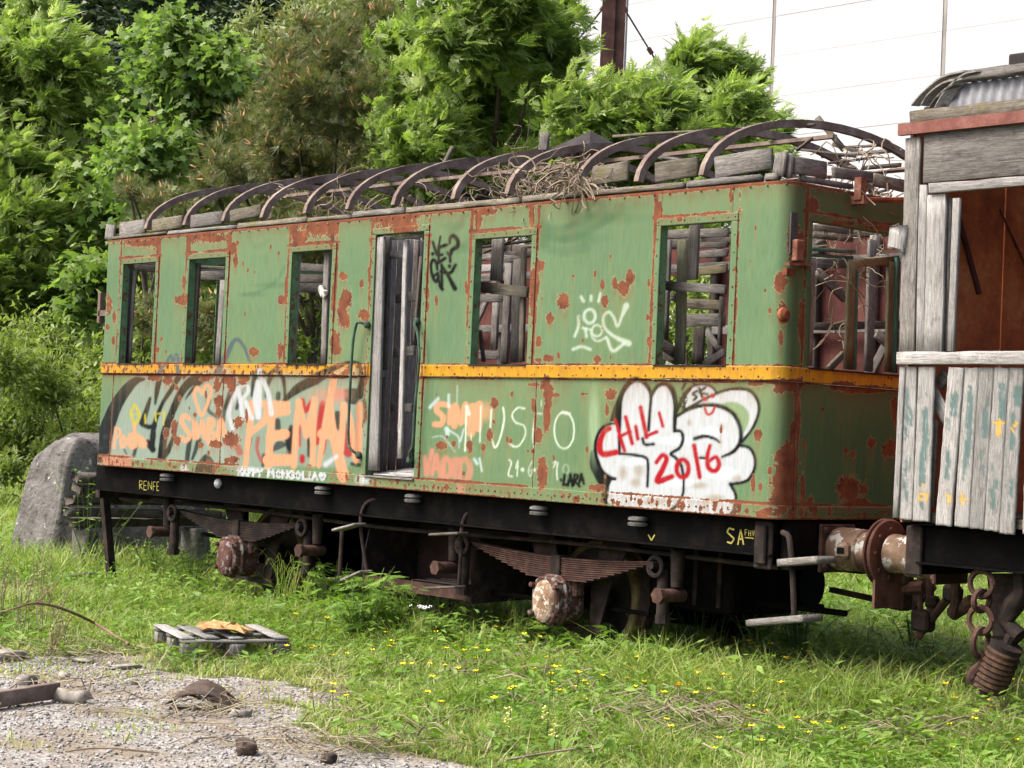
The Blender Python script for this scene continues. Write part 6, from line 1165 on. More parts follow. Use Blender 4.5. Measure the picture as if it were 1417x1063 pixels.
# ------------------------------------------------------------------ grass and small plants
M['grass'] = m_leaf('grass_blade', (.125, .185, .034), (.235, .32, .066), (.41, .43, .16), .46)
M['herb'] = m_leaf('herb_leaf', (.075, .155, .02), (.145, .26, .034), (.24, .345, .07), .42)
M['dry'] = m_leaf('dry_grass', (.13, .10, .058), (.23, .19, .118), (.35, .305, .205), .2)
PAL_C = ong(292, 884, .12)
def field(n, dmin, dmax, power=2.0):
    r = np.exp(RNG.uniform(math.log(dmin), math.log(dmax), n)) if power == 2 else RNG.uniform(dmin, dmax, n)
    th = YAW + RNG.uniform(-.34, .34, n); x = CAM[0] - np.sin(th)*r; y = CAM[1] + np.cos(th)*r; return x, y, r
def grass():
    x, y, r = field(300000, 9.2, 55)
    g = gravel(x, y); under = (np.abs(y - 1.6) < 1.25) & (x > -9.4); pl = (np.abs((x-PAL_C[0])) < .62) & (np.abs(y - PAL_C[1]) < .42) & (RNG.random(len(x)) < .45)
    patch_ = fbm(x*.9, y*.9, 4, 4); keep = (RNG.random(len(x)) > g*1.15 - .02*(g > .9)) & ~(under & (RNG.random(len(x)) < .80)) & ~pl & (RNG.random(len(x)) < .40 + 1.1*patch_)
    keep |= (g > .5) & (RNG.random(len(x)) < .16*smooth(.55, .7, fbm(x*1.8, y*1.8, 3, 8)))
    x, y, r, g, patch_ = (a[keep] for a in (x, y, r, g, patch_)); n = len(x)
    pd = poly_dist(x, y, GPTS); edge = smooth(.0, 1.3, pd); track_ = smooth(-1.2, .0, y)*smooth(3.6, 1.6, y)
    h = (.05 + .055*edge + .10*smooth(.48, .7, patch_)*edge + .07*track_*edge)*np.where(np.abs(np.abs(y - 5.9) - .835) < .22, .35, 1)*np.where((np.abs(x + 2.2) < .75) & (np.abs(y - .1) < .7), .6, 1)*RNG.uniform(.45, 1.4, n)*(.55 + .95*fbm(x*3.5, y*3.5, 3, 9))*(1 + .5*smooth(25, 45, r)); h = np.where(g > .5, h*.7, h)
    w_ = .0042*np.clip(r/11, 1, 3.2)*RNG.uniform(.7, 1.4, n); th = RNG.uniform(0, 6.283, n); lean = RNG.uniform(.2, 1.5, n)*h; z = gz(x, y) - .01
    b = np.stack([x, y, z], -1); s = np.stack([np.cos(th), np.sin(th), 0*th], -1)*w_[:, None]; ld = np.stack([-np.sin(th), np.cos(th), 0*th], -1); a_ = RNG.uniform(-1, 1, n)[:, None]
    ld = ld*1.0 + np.stack([np.cos(th), np.sin(th), 0*th], -1)*a_; mid = b + ld*lean[:, None]*.30 + np.stack([0*h, 0*h, h*.62], -1); tip = b + ld*lean[:, None] + np.stack([0*h, 0*h, h], -1)
    nr = r < 19; nn = int(nr.sum()); nf_ = n - nn
    V = np.concatenate([np.stack([b - s, b + s, mid + s*.8, mid - s*.8, tip], 1)[nr].reshape(-1, 3), np.stack([b - s*1.3, b + s*1.3, tip], 1)[~nr].reshape(-1, 3)])
    F = np.concatenate([(np.array([(0, 1, 2), (0, 2, 3), (3, 2, 4)])[None] + (np.arange(nn)*5)[:, None, None]).reshape(-1, 3), (np.array([(0, 1, 2)])[None] + (nn*5 + np.arange(nf_)*3)[:, None, None]).reshape(-1, 3)])
    lv = np.clip(.42 + .24*RNG.normal(size=n) + .9*(fbm(x*1.6, y*1.6, 4, 6) - .5) + .3*(1 - edge), 0, 1)
    tag(arr_obj('grass', V, F, M['grass'], None, {'lv': np.concatenate([np.repeat(lv[nr], 5), np.repeat(lv[~nr], 3)])}, kind='stuff'), 'bright green meadow grass along the track', 'grass')
    # low broad leaves
    x, y, r = field(110000, 9.2, 32); k = (gravel(x, y) < .4) & (fbm(x*.8, y*.8, 3, 12) > .46) & ~((np.abs(y - 1.6) < 1.25) & (x > -9.4)); x, y, r = x[k], y[k], r[k]; n = len(x); e = smooth(0, 1.2, poly_dist(x, y, GPTS))
    pos = np.stack([x, y, gz(x, y) + RNG.uniform(.0, .10, n)*e + .01], -1); d = RNG.normal(size=(n, 3)); d[:, 2] = RNG.uniform(.0, .7, n)
    V, F, A = scatter(*LEAF1, pos, frames(d, np.array([0, 0, 1.]) + RNG.normal(size=pos.shape)*.3), RNG.choice([.028, .045, .075], n, p=[.55, .33, .12])*RNG.uniform(.8, 1.25, n)*np.clip(r/12, 1, 2), np.clip(.45 + .25*RNG.normal(size=n), 0, 1))
    tag(arr_obj('ground_herbs', V, F, M['herb'], None, {'lv': A}, kind='stuff'), 'low broad-leaved herbs among the grass', 'herbs')
    x, y, r = field(8200, 9.5, 30); k = (gravel(x, y) < .25) & ~((np.abs(y - 1.6) < 1.2) & (x > -9.4)) & (RNG.random(len(x)) < .18 + .5*smooth(-1.8, -.1, y)*smooth(3.5, .5, y) + .5*smooth(.5, .65, fbm(x*.7, y*.7, 3, 21))); x, y = x[k], y[k]; n0 = len(x); lf = 20
    H_ = RNG.uniform(.07, .20, n0)*(1 + .9*smooth(-1.4, .0, y)*smooth(3.2, 1.0, y)); hh = np.repeat(H_, lf); n = n0*lf; th = RNG.uniform(0, 6.28, n); rd = hh*RNG.uniform(.1, 1.0, n); zz = hh*RNG.uniform(.25, 1.0, n)*(1.15 - .5*rd/hh)
    xx, yy = np.repeat(x, lf) + np.cos(th)*rd, np.repeat(y, lf) + np.sin(th)*rd; pos = np.stack([xx, yy, gz(xx, yy) + zz], -1); d = np.stack([np.cos(th), np.sin(th), RNG.uniform(-.5, .5, n)], -1); shade_ = np.repeat(RNG.normal(size=n0)*.2, lf)
    V, F, A = scatter(*LEAF1, pos, frames(d, np.array([0, 0, 1.]) + RNG.normal(size=pos.shape)*.35), np.repeat(RNG.uniform(.04, .12, n0), lf)*RNG.uniform(.6, 1.3, n), np.clip(.5 + shade_ + .15*RNG.normal(size=n), 0, 1))
    tag(arr_obj('weed_clumps', V, F, M['herb'], None, {'lv': A}, kind='stuff'), 'leafy weed clumps scattered through the meadow grass', 'weeds')
    # dry stalks lying in the grass
    P = []
    for cx, cy, sx, sy, n in ((960, 1005, 120, 34, 170), (1170, 960, 60, 30, 110), (1250, 1010, 120, 26, 90), (760, 935, 110, 40, 70), (290, 975, 70, 10, 30), (110, 950, 90, 14, 22), (110, 900, 100, 10, 40), (1380, 1010, 40, 30, 60), (480, 960, 60, 30, 40), (450, 1030, 150, 20, 70), (240, 990, 160, 12, 24)):
        for _ in range(int(n*1.8)): P.append((random.gauss(cx, sx*.6), random.gauss(cy, sy*.6)))
    parts = []
    for px, py in P:
        a = ong(px, min(max(py, 880), 1120), .0); a[2] = gz(a[0], a[1]) + (random.uniform(.05, .15) if px > 560 else random.uniform(.005, .05)); th = random.uniform(0, 6.28); l = random.uniform(.08, .38); w_ = random.uniform(.0025, .006); d = np.array([math.cos(th), math.sin(th), random.uniform(-.05, .35)]); s_ = np.array([-math.sin(th), math.cos(th), 0])*w_; bnd = s_/w_*random.uniform(-.08, .08)
        q0, q1, q2 = a, a + d*l*.5 + bnd + (0, 0, .02), a + d*l; q2[2] = max(q2[2]*.7, gz(q2[0], q2[1]) + .01); up_ = np.array([0, 0, w_*1.2])
        V = [q0 - s_, q0 + s_, q0 + up_, q1 - s_, q1 + s_, q1 + up_, q2 - s_*.4, q2 + s_*.4, q2 + up_*.5]; F = [(0, 1, 4), (0, 4, 3), (1, 2, 5), (1, 5, 4), (2, 0, 3), (2, 3, 5), (3, 4, 7), (3, 7, 6), (4, 5, 8), (4, 8, 7), (5, 3, 6), (5, 6, 8)]; parts.append((np.array(V), np.array(F), np.full(9, random.random())))
    V, F, A = cat(parts); tag(arr_obj('straw', V, F, M['dry'], None, {'lv': A}, kind='stuff'), 'dry straw stalks lying in the grass and on the gravel', 'straw')
    x, y, r = field(16000, 9.2, 26); k = (gravel(x, y) < .6) & (RNG.random(len(x)) < .10 + .9*smooth(.52, .68, fbm(x*.75, y*.75, 3, 31))) & ~((np.abs(y - 1.6) < 1.2) & (x > -9.4)); x, y = x[k], y[k]; n = len(x); th = RNG.uniform(0, 6.28, n); l = RNG.uniform(.10, .30, n); b = np.stack([x, y, gz(x, y)], -1); d = np.stack([np.cos(th), np.sin(th), RNG.uniform(.15, 1.2, n)], -1); d /= np.linalg.norm(d, axis=1)[:, None]; s = np.stack([-np.sin(th), np.cos(th), 0*th], -1)*.0045; tip = b + d*l[:, None]
    V = np.stack([b - s, b + s, tip], 1).reshape(-1, 3); F = np.arange(3*n).reshape(-1, 3); tag(arr_obj('dead_grass', V, F, M['dry'], None, {'lv': np.repeat(RNG.random(n), 3)}, kind='stuff'), 'dead straw-coloured grass blades among the green', 'grass')
    # gravel stones
    x = RNG.uniform(-5, 2.2, 60000); y = RNG.uniform(-7.2, -2.2, 60000); k = (gravel(x, y) > RNG.random(60000)*.8 + .15) & (RNG.random(60000) < .55); x, y = x[k][:11000], y[k][:11000]; n = len(x)
    oct_ = ([(1, 0, 0), (-1, 0, 0), (0, .8, 0), (0, -.8, 0), (0.1, 0.1, .55), (0, 0, -.5)], [(0, 2, 4), (2, 1, 4), (1, 3, 4), (3, 0, 4), (2, 0, 5), (1, 2, 5), (3, 1, 5), (0, 3, 5)])
    pos = np.stack([x, y, gz(x, y) - .008], -1); th = RNG.uniform(0, 6.28, n); d = np.stack([np.cos(th), np.sin(th), RNG.normal(size=n)*.2], -1); sz = np.clip(RNG.lognormal(-4.75, .42, n), .004, .032)
    V, F, A = scatter(*oct_, pos, frames(d, np.array([0, 0, 1.]) + RNG.normal(size=pos.shape)*.2), sz, RNG.random(n)); M['pebble'] = m_leaf('grey_pebble', (.10, .095, .08), (.21, .20, .18), (.36, .35, .33), 0.0)
    tag(arr_obj('gravel', V, F, M['pebble'], None, {'lv': A}, kind='stuff'), 'loose grey gravel stones on the bare patch', 'gravel')
grass()

# leafy weeds one can pick out
def weed(name, label, px, py, h, n, size, kind='leaf', D=None):
    a = ong(px, py); a[2] = gz(a[0], a[1]); t = thing(name, label, 'plant', a, 'weeds along the carriage'); m = MB(); parts = []
    for k_ in range(max(3, n//9)):
        e = a + np.array([RNG.normal()*h*.32, RNG.normal()*h*.32, h*RNG.uniform(.55, 1.05)]); P_ = spline([a + np.array([RNG.normal()*.03, RNG.normal()*.03, -.02]), a*.4 + e*.6 + (0, 0, h*.08), e], 3); m.tube(P_, np.linspace(.006, .002, len(P_)), 4, False)
        q = max(3, n//max(3, n//9)); tt = RNG.uniform(.25, 1.0, q); pos = np.array([P_[min(len(P_)-1, int(t_*(len(P_)-1)))] for t_ in tt]); th = RNG.uniform(0, 6.28, q); d = np.stack([np.cos(th), np.sin(th), RNG.uniform(-.25, .45, q)], -1)
        TVF = {'leaf': LEAF1, 'fern': PIN}[kind]; parts.append(scatter(*TVF, pos, frames(d, np.array([0, 0, 1.]) + RNG.normal(size=pos.shape)*.25), size*RNG.uniform(.6, 1.25, q)*(1.15 - .5*tt), np.clip(.5 + .22*RNG.normal(size=q), 0, 1)))
    m.build('stem', M['stem'], t); V, F, A = cat(parts); arr_obj('foliage', V, F, M['herb'], t, {'lv': A}, kind='stuff')
M['stem'] = m_plain('green_stem', (.09, .14, .04), .7)
for a in (('nettle', 'nettle clump under the near end step', 1105, 905, .42, 90, .12), ('nettle', 'nettle clump left of the end step by the black wheel', 1050, 915, .40, 70, .10), ('fern_weed', 'ferny weed clump below the step under the door, left one', 500, 885, .42, 80, .20, 'fern'), ('fern_weed', 'ferny weed clump just right of the small white flower', 545, 880, .34, 60, .17, 'fern'),
          ('fern_weed', 'ferny weed reaching up beside the near axle box', 790, 905, .34, 46, .18, 'fern'), ('fern_weed', 'ferny tuft at the foot of the near wheel', 845, 925, .26, 50, .14, 'fern'), ('leafy_weed', 'broad-leaved weed left of the near axle box', 660, 880, .30, 40, .09), ('fern_weed', 'ferny weed in front of the equipment box', 600, 895, .24, 40, .15, 'fern'),
          ('leafy_weed', 'dark leafy weed before the far axle box', 265, 815, .42, 110, .10), ('leafy_weed', 'leafy weed left of the far axle box', 215, 800, .34, 80, .09), ('leafy_weed', 'low leafy plant in front of the nettles', 1150, 945, .26, 70, .10), ('leafy_weed', 'broad leafy plant right of the end step', 1195, 935, .26, 60, .11),
          ('leafy_weed', 'thin leafy sapling by the stone block and rotten timber', 118, 790, .95, 60, .09), ('leafy_weed', 'leafy plant behind the solebar prop at the far end', 215, 770, .7, 50, .09), ('leafy_weed', 'lush leafy tuft below the hanging coil spring', 1330, 975, .24, 60, .09), ('fern_weed', 'ferny tuft at the foot of the spring rod', 1290, 935, .24, 50, .13, 'fern'),
          ('leafy_weed', 'leafy plant in shade under the second carriage', 1260, 905, .28, 60, .10), ('fern_weed', 'large ferny weed between the two axles', 460, 855, .38, 70, .18, 'fern'), ('leafy_weed', 'tall leafy weed right of the near wheel', 960, 900, .38, 50, .08), ('leafy_weed', 'leafy weed at the wheel right of the near axle box', 905, 915, .30, 44, .08)): weed(a[0], a[1], a[2], a[3], a[4]*1.5, int(a[5]*2.0), a[6]*1.1, *a[7:])
# tall seeding grasses
def tall(px, py, n, h, label):
    a = ong(px, py); a[2] = gz(a[0], a[1]); parts = []
    for _ in range(n):
        th = random.uniform(0, 6.28); l = h*random.uniform(.6, 1.1); d = np.array([math.cos(th), math.sin(th), 0])*l*random.uniform(.2, .6); b = a + np.array([random.gauss(0, .06), random.gauss(0, .06), 0]); P_ = spline([b, b + d*.25 + (0, 0, l*.6), b + d*.7 + (0, 0, l*.92), b + d + (0, 0, l*.82)], 3); s_ = np.array([-math.sin(th), math.cos(th), 0])*.0045; V, F = [], []
        for i_, p in enumerate(P_): w_ = 1 - .85*i_/(len(P_)-1); V += [p - s_*w_, p + s_*w_]
        for i_ in range(len(P_)-1): F += [(2*i_, 2*i_+1, 2*i_+3), (2*i_, 2*i_+3, 2*i_+2)]
        parts.append((np.array(V), np.array(F), np.full(len(V), random.uniform(.3, .9))))
    V, F, A = cat(parts); tag(arr_obj('tall_grass', V, F, M['grass'], None, {'lv': A}), label, 'grass tuft', 'tall grass tufts')
for a in ((985, 905, 14, .5, 'tall arching grass tuft left of the lower end step'), (1080, 890, 14, .7, 'tall thin grass blades before the upper end step'), (395, 845, 34, .62, 'tall seeding grass in front of the far wheel'), (420, 850, 26, .5, 'grass tuft right of the far axle box'), (720, 890, 30, .42, 'grass tuft beneath the near axle box'), (870, 915, 22, .36, 'grass tuft in front of the near wheel rim'), (120, 800, 30, .5, 'tall grass around the solebar prop'), (1260, 960, 50, .26, 'lush tall grass tuft below the couplings'), (1310, 990, 50, .30, 'lush grass tuft left of the coil spring foot'), (560, 870, 24, .42, 'long grass blades in front of the equipment tray'), (345, 830, 30, .42, 'long grass at the foot of the far axle box'), (1010, 880, 24, .55, 'thin grass in front of the black wheel'), (655, 905, 20, .3, 'pale grass tuft below the tray end')): tall(*a)
# buttercups
def buttercups():
    V, F, mi = [], [], []
    for i_ in range(3): t = i_*2.094; V += [(.003*math.cos(t), .003*math.sin(t), 0)]
    for i_ in range(3): t = i_*2.094; V += [(.002*math.cos(t) + .01, .002*math.sin(t), .17)]
    for i_ in range(3): F += [(i_, (i_+1) % 3, 3 + (i_+1) % 3), (i_, 3 + (i_+1) % 3, 3 + i_)]; mi += [0, 0]
    b = len(V); V += [(.01, 0, .168)]
    for i_ in range(10): t = i_*math.pi/5; r = .017 if i_ % 2 == 0 else .012; V.append((.01 + r*math.cos(t), r*math.sin(t), .182 if i_ % 2 == 0 else .176))
    for i_ in range(10): F.append((b, b + 1 + i_, b + 1 + (i_+1) % 10)); mi.append(1)
    M['petal'] = m_plain('yellow_petal', (.72, .52, .02), .45, 8, .1); me = raw_mesh('buttercup', V, np.array(F), False, None, (M['stem'], M['petal']), mi)
    zones = [(600, 1100, 900, 1000, 74, 'small yellow buttercup in the grass before the near axle box and wheel'), (900, 1417, 930, 1060, 80, 'small yellow buttercup in the grass at the lower right'), (390, 580, 815, 930, 40, 'small yellow buttercup among the weeds below the carriage door'), (940, 1080, 880, 930, 16, 'small yellow buttercup by the lower end step'), (600, 760, 880, 920, 12, 'small yellow buttercup close below the equipment tray'), (400, 600, 930, 1000, 14, 'small yellow buttercup at the grass edge right of the gravel')]
    for x0, x1, y0, y1, n, lb_ in zones:
        for _ in range(n):
            a = ong(random.uniform(x0, x1), random.uniform(y0, y1)); 
            if gravel(a[0:1], a[1:2])[0] > .3: continue
            o = bpy.data.objects.new('buttercup', me); sc = random.uniform(1.15, 1.7)
            link(o, None, T(a[0], a[1], float(gz(a[0], a[1])) - .005) @ Matrix.Rotation(random.uniform(0, 6.28), 4, 'Z') @ Matrix.Rotation(random.uniform(-.25, .25), 4, 'X') @ Matrix.Diagonal((sc, sc, sc*random.uniform(.45, .95), 1)))
            tag(o, lb_, 'flower', 'buttercups in the grass')
buttercups()
def blossom(name, label, px, py, h, colr, umbel):
    a = ong(px, py); a[2] = gz(a[0], a[1]); t = thing(name, label, 'flower', a); m = MB(); m.tube([a, a + (.01, 0, h*.6), a + (.0, .01, h)], [.005, .004, .003], 4, False); m.build('stem', M['stem'], t); m = MB()
    for _ in range(26):
        c_ = a + ((random.gauss(0, .03), random.gauss(0, .03), h + random.gauss(0, .006)) if umbel else (random.gauss(0, .013), random.gauss(0, .013), h*random.uniform(.5, 1.05))); m.lathe([(-.004, .003), (.001, .009), (.006, .002)], T(c_) @ Matrix.Rotation(random.uniform(0, 3), 4, 'Y'), 5)
    m.build('bloom', colr, t)
M['cream'] = m_plain('cream_petals', (.55, .55, .18), .6); 
for a in (('umbel_flower', 'white umbel flower under the lower door step', 469, 845, .34, M['white'], True), ('umbel_flower', 'white umbel flower below the equipment tray', 585, 890, .34, M['white'], True), ('rattle_flower', 'pale yellow flower spike at the gravel edge, left of the pair', 703, 1022, .20, M['cream'], False), ('rattle_flower', 'pale yellow flower spike at the gravel edge, middle one', 756, 1020, .20, M['cream'], False), ('rattle_flower', 'pale yellow flower spike at the gravel edge, rightmost', 766, 1036, .17, M['cream'], False), ('rattle_flower', 'pale yellow flower spike right of the nettles in the grass', 1003, 965, .18, M['cream'], False)): blossom(*a)
# ------------------------------------------------------------------ things lying about
def rock(name, label, c, size, mat, cat_, seed=1, flat=1.0, n=14, taper=None, rotz=0.0, amp=.22, sq=.62, smooth_=True):
    th, ph = np.meshgrid(np.linspace(0, 2*math.pi, 2*n, endpoint=False), np.linspace(0, math.pi, n+1), indexing='ij'); d = np.stack([np.cos(th)*np.sin(ph), np.sin(th)*np.sin(ph), np.cos(ph)], -1)
    q = np.sign(d)*np.abs(d)**sq; q = q*(1 + amp*(fbm(d[..., 0]*2 + d[..., 2] + seed*7, d[..., 1]*2 - d[..., 2] + seed*3, 4)[..., None] - .5)*2)
    if taper: z = (q[..., 2:3] + 1)/2; q[..., :2] *= (1 - taper*z)
    V = (q*np.asarray(size)/2).reshape(-1, 3); R = np.array([[math.cos(rotz), -math.sin(rotz), 0], [math.sin(rotz), math.cos(rotz), 0], [0, 0, 1]]); V = V @ R.T + np.asarray(c); idx = np.arange(2*n*(n+1)).reshape(2*n, n+1); i2 = np.roll(idx, -1, 0)
    o = arr_obj(name, V, np.stack([idx[:, :-1], idx[:, 1:], i2[:, 1:], i2[:, :-1]], -1).reshape(-1, 4), mat, None, None, smooth_); return tag(o, label, cat_)
k = NT('lichened_concrete'); P = k.pos(); n1 = k.noise(P, 3, 6, .65); n2 = k.noise(P, 18, 5, .7); c_ = k.ramp(n1, [(.3, (.075, .07, .06)), (.5, (.14, .132, .118)), (.7, (.21, .20, .185))])
c_ = k.mix(k.ramp(k.noise(P, 7, 6, .75), [(.56, 0.0), (.63, .85)]), c_, (.035, .03, .026)); c_ = k.mix(k.ramp(k.noise(P, 9, 4, .6), [(.66, 0.0), (.70, .9)]), c_, (.46, .45, .41)); k.col(c_); k.rough(.95); k.bump(k.math('ADD', n1, n2), .9, .07); M['concrete'] = k.m
rock('concrete_block', 'large lichen-spotted grey stone block behind the far end of the carriage', (-12.4, 2.08, .58), (1.2, 2.5, 1.78), M['concrete'], 'stone block', 2, 1, 40, .26, .05, .16, .36)
for k_ in range(5):
    a = np.array([-10.9 + k_*.03, .55 + random.uniform(-.05, .1), .52 + k_*.13]); tag(board('rotten_timber', a, a + (random.uniform(-.2, .2), 2.1, random.uniform(-.06, .06)), .22, .09, M['wooddark'], None, (1, 0, random.uniform(-.3, .3)), .07), ['rotten timber at the bottom of the stack before the stone block', 'second rotten timber up in the stack before the stone block', 'middle rotten timber of the stack before the stone block', 'fourth rotten timber up in the stack before the stone block', 'topmost rotten timber of the stack before the stone block'][k_], 'timber', 'rotten timbers of the buffer stop')
for i_, y in enumerate((.85, 2.3)):
    m = MB(); m.box((-11.05, y - .08, -.1), (-10.70, y + .08, .46)); tag(m.build('timber_support', M['concrete'], None, False, .02), ['small stone support under the near end of the timbers', 'small stone support under the far end of the timbers'][i_], 'stone')
tag(board('plank', ong(82, 800, .06), ong(170, 790, .06), .12, .04, M['wooddark'], None, (0, 1, 0), .02), 'dark plank in the grass below the stone block', 'plank')
for i_, (p0, p1) in enumerate((((150, 722), (200, 712)), ((150, 748), (225, 742)))): tag(board('concrete_slab', ong(*p0, .10), ong(*p1, .10), 1.2, .16, M['palec'] if 'palec' in M else M.setdefault('palec', m_plain('pale_concrete', (.42, .41, .38), .9, 3, .2)), None, (1, 0, 0), .02), ['pale concrete slab seen under the far end, further one', 'pale concrete slab seen under the far end, nearer one'][i_], 'slab')
# pallet
def pallet():
    a, b = ong(212, 866, .115), ong(270, 893, .115); d = b - a; d /= np.linalg.norm(d); n_ = np.array([-d[1], d[0], 0]); o_ = a; Ln, Wd = .92, .84
    t = thing('wooden_pallet', 'grey wooden pallet lying in the grass at the gravel edge', 'pallet', (float(o_[0] + d[0]*.5 + n_[0]*.4), float(o_[1] + d[1]*.5 + n_[1]*.4), -.04))
    for k_ in range(5): s0 = o_ + n_*(.05 + k_*.185); board('slat', s0 + d*(.42 if k_ == 2 else 0) + (0, 0, random.uniform(0, .012)), s0 + d*(Ln - random.uniform(0, .04) - (.3 if k_ == 3 else 0)) + n_*random.uniform(-.03, .03), .115, .018, M['woodpale'], t, tuple(n_), .013)
    for e in (.06, .46, .86): s0 = o_ + d*e - (0, 0, .023); board('cross_board', s0, s0 + n_*Wd, .10, .02, M['wood'], t, tuple(d), .008)
    for e in (.06, .46, .86):
        for f_ in (.07, .43, .79): c0 = o_ + d*e + n_*f_ - (0, 0, .034); board('block', c0, c0 - (0, 0, .095), .10, .12, M['wood'], t, tuple(d), .004)
    c0 = o_ + d*.55 + n_*.42 + (0, 0, .022); P = []
    M['peel'] = m_rust('orange_brown_scrap', (.20, .09, .03), (.34, .20, .08), (.42, .34, .19), 20)
    th = np.linspace(0, 6.28, 14, endpoint=False); V = [c0 + (0, 0, .03)]
    for r in (.10, .20, .27):
        for q in th: V.append(c0 + d*r*math.cos(q)*1.1*random.uniform(.75, 1.2) + n_*r*.75*math.sin(q)*random.uniform(.75, 1.2) + (0, 0, random.uniform(.005, .06)))
    F = [(0, 1 + i_, 1 + (i_+1) % 14) for i_ in range(14)] + [(1 + 14*j + i_, 1 + 14*(j+1) + i_, 1 + 14*(j+1) + (i_+1) % 14, 1 + 14*j + (i_+1) % 14) for j in range(2) for i_ in range(14)]
    m = MB(); m.add(V, F); s_ = m.build('crumpled_scrap', M['peel'], None); md = s_.modifiers.new('t', 'SOLIDIFY'); md.thickness = .004; tag(s_, 'crumpled orange scrap lying on the wooden pallet', 'scrap')
pallet()
# gravel patch litter
a, b = ong(-30, 972, .035), ong(80, 955, .04); tag(board('rusty_beam', a, b, .10, .055, M['rib'], None, (0, 0, 1), .006), 'dark brown beam lying on the gravel at the left edge', 'beam')
M['dark2'] = m_rust('brown_black_sheet', (.03, .022, .018), (.075, .055, .042), (.13, .10, .075), 12)
M['paleS'] = m_plain('pale_stone', (.24, .22, .185), .9, 14, .4)
for i_, (px, py, s, lb) in enumerate(((100, 966, (.28, .17, .13), 'pale stone lying right of the brown beam'), (38, 940, (.18, .12, .09), 'small grey brick above the brown beam'), (12, 900, (.40, .20, .10), 'flat pale stone at the left edge below the dry weeds'), (170, 912, (.34, .14, .03), 'flat pale slab on the gravel left of the pallet'), (112, 903, (.26, .12, .03), 'thin pale stone at the grass edge, left of the flat slab'), (333, 985, (.16, .12, .05), 'pale stone right of the bent metal sheet'), (340, 1036, (.20, .12, .11), 'dark lump in the straw at the bottom of the gravel'), (455, 1045, (.16, .07, .05), 'dark small stone at the lower gravel edge'), (88, 930, (.14, .08, .05), 'small pale stone behind the brick'), (186, 940, (.10, .07, .05), 'small white stone in the middle of the gravel'), (232, 895, (.12, .09, .07), 'pale stone at the corner of the pallet'))):
    p_ = ong(px, py); s = tuple(.78*q_ for q_ in s); rock('stone', lb, (p_[0], p_[1], float(gz(p_[0], p_[1])) + s[2]*.2), s, M['paleS'] if i_ != 6 and i_ != 7 else M['dark2'], 'stone', i_ + 3, 1, 6, None, random.uniform(0, 3), .75, .55, False)
def bent():
    c0 = ong(272, 978); z0 = float(gz(c0[0], c0[1])); V, F = [], []; u_ = np.array([CR[0], CR[1], 0]); u_ /= np.linalg.norm(u_); v_ = np.array([-u_[1], u_[0], 0]); n = 12
    for i_ in range(n+1):
        t = i_/n; w_ = (t - .5)*.42
        for j in range(5): s = j/4; V.append(c0 + u_*(w_ + .03*s) + v_*(s*.26) + (0, 0, -c0[2] + z0 + .01 + .145*math.sin(math.pi*min(1, t*1.05))**.8*(1 - .55*abs(s - .75)) + random.uniform(-.004, .004)))
    for i_ in range(n):
        for j in range(4): F.append((i_*5 + j, i_*5 + 5 + j, i_*5 + 6 + j, i_*5 + 1 + j))
    m = MB(); m.add(V, F); o = m.build('bent_sheet', M['dark2'], None, True); md = o.modifiers.new('t', 'SOLIDIFY'); md.thickness = .008; tag(o, 'bent dark rusty metal sheet on the gravel', 'metal sheet')
    board_ = board('splinter', c0 + u_*.02 - v_*.02 + (0, 0, .03), c0 + u_*.10 + v_*.02 + (0, 0, .12), .03, .006, M['woodpale'], None, tuple(v_)); tag(board_, 'white splinter leaning on the bent rusty sheet', 'splinter')
bent()
for i_, (p0, p1, lb) in enumerate((((130, 985), (250, 1002), 'long dry stick across the gravel below the bent sheet'), ((255, 1000), (330, 1012), 'dry stick lying below the stone on the gravel'), ((20, 945), (0, 975), 'forked dry stick over the brown beam'), ((90, 1040), (220, 1042), 'thin dark twig on the lower gravel'), ((250, 1035), (300, 1020), 'thin dark twig left of the dark lump'), ((700, 1052), (960, 1022), 'long pale bent stalk in the lower grass'), ((960, 1018), (1060, 1060), 'pale stalk bending down at the lower right grass'), ((1240, 1030), (1417, 1010), 'arching dry stalk at the lower right'))):
    a, b = ong(*p0, .02), ong(*p1, .02); lift = .12 if i_ == 7 else .02; mid = (a+b)/2 + (0, 0, lift); m = MB(); m.tube(spline([a, a*.6 + mid*.4 + (.01, .02, .008), mid, b*.6 + mid*.4, b], 3), .007 if i_ > 4 else .006, 5); tag(m.build('stick', M['straw'], None), lb, 'stick')
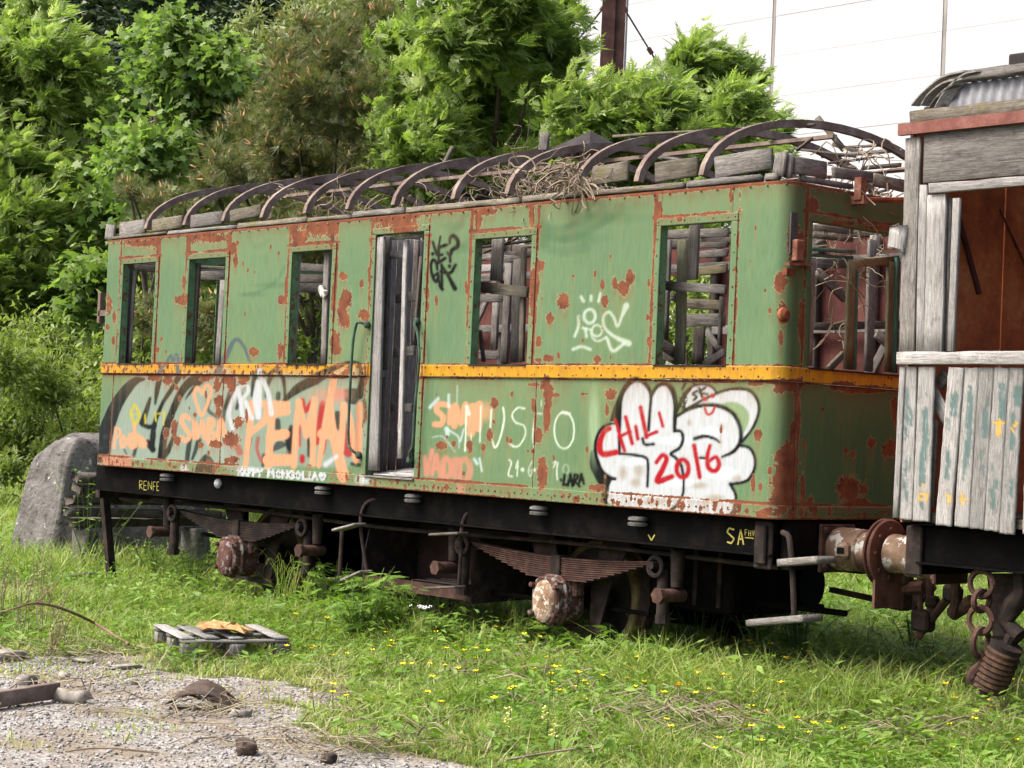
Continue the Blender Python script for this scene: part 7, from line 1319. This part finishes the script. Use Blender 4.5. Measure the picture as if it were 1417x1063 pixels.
# dry dock weeds at the left edge
def dry_weed(px, py, h, n, label):
    a = ong(px, py); a[2] = gz(a[0], a[1]); t = thing('dry_weed', label, 'plant', a, 'dry weeds at the left edge'); m = MB(); bits = []
    for _ in range(n):
        th = random.uniform(0, 6.28); e = a + np.array([math.cos(th)*h*.5*random.random(), math.sin(th)*h*.5*random.random(), h*random.uniform(.6, 1.1)]); P_ = spline([a + (random.gauss(0, .05), random.gauss(0, .05), 0), (a+e)/2 + (random.gauss(0, .03), 0, .05), e], 3); m.tube(P_, .0035, 4, False)
        for _k in range(34): bits.append(P_[random.randrange(2, len(P_))] + np.array([random.gauss(0, .025), random.gauss(0, .025), random.gauss(0, .03)]))
    m.build('stem', M['straw'], t); bits = np.array(bits); N = len(bits); V, F, A = scatter(*LEAF1, bits, frames(unit(N), unit(N)), RNG.uniform(.015, .035, N), RNG.random(N)); arr_obj('seed_heads', V, F, M['seed'], t, {'lv': A}, kind='stuff')
M['seed'] = m_leaf('brown_seeds', (.10, .065, .03), (.20, .14, .07), (.30, .23, .13), .1)
for a in ((30, 885, .55, 6, 'brown seeding dock weed at the left edge above the flat stone'), (55, 872, .62, 6, 'tall brown dock weed in front of the arching dry branch'), (85, 885, .40, 5, 'short brown weed under the dry branch'), (-5, 860, .6, 5, 'brown weed cut by the left edge of the picture'), (75, 905, .25, 5, 'low brown weed at the gravel edge')): dry_weed(*a)
a = [ong(178, 892, .01), ong(130, 862, .10), ong(85, 842, .28), ong(50, 835, .36), ong(20, 842, .36), ong(-10, 850, .30)]; m = MB(); m.tube(spline(a, 4), np.linspace(.014, .005, 21), 6)
for k_ in (1, 2, 3): m.tube([a[k_], a[k_] + (random.uniform(-.1, .2), .1, .14), a[k_] + (random.uniform(-.2, .3), .15, .22)], [.005, .003, .002], 4)
tag(m.build('dry_branch', M['branch'] if 'branch' in M else M.setdefault('branch', m_plain('brown_branch', (.15, .105, .065), .9, 12, .3)), None), 'long arching dry branch in the grass at the left', 'branch')
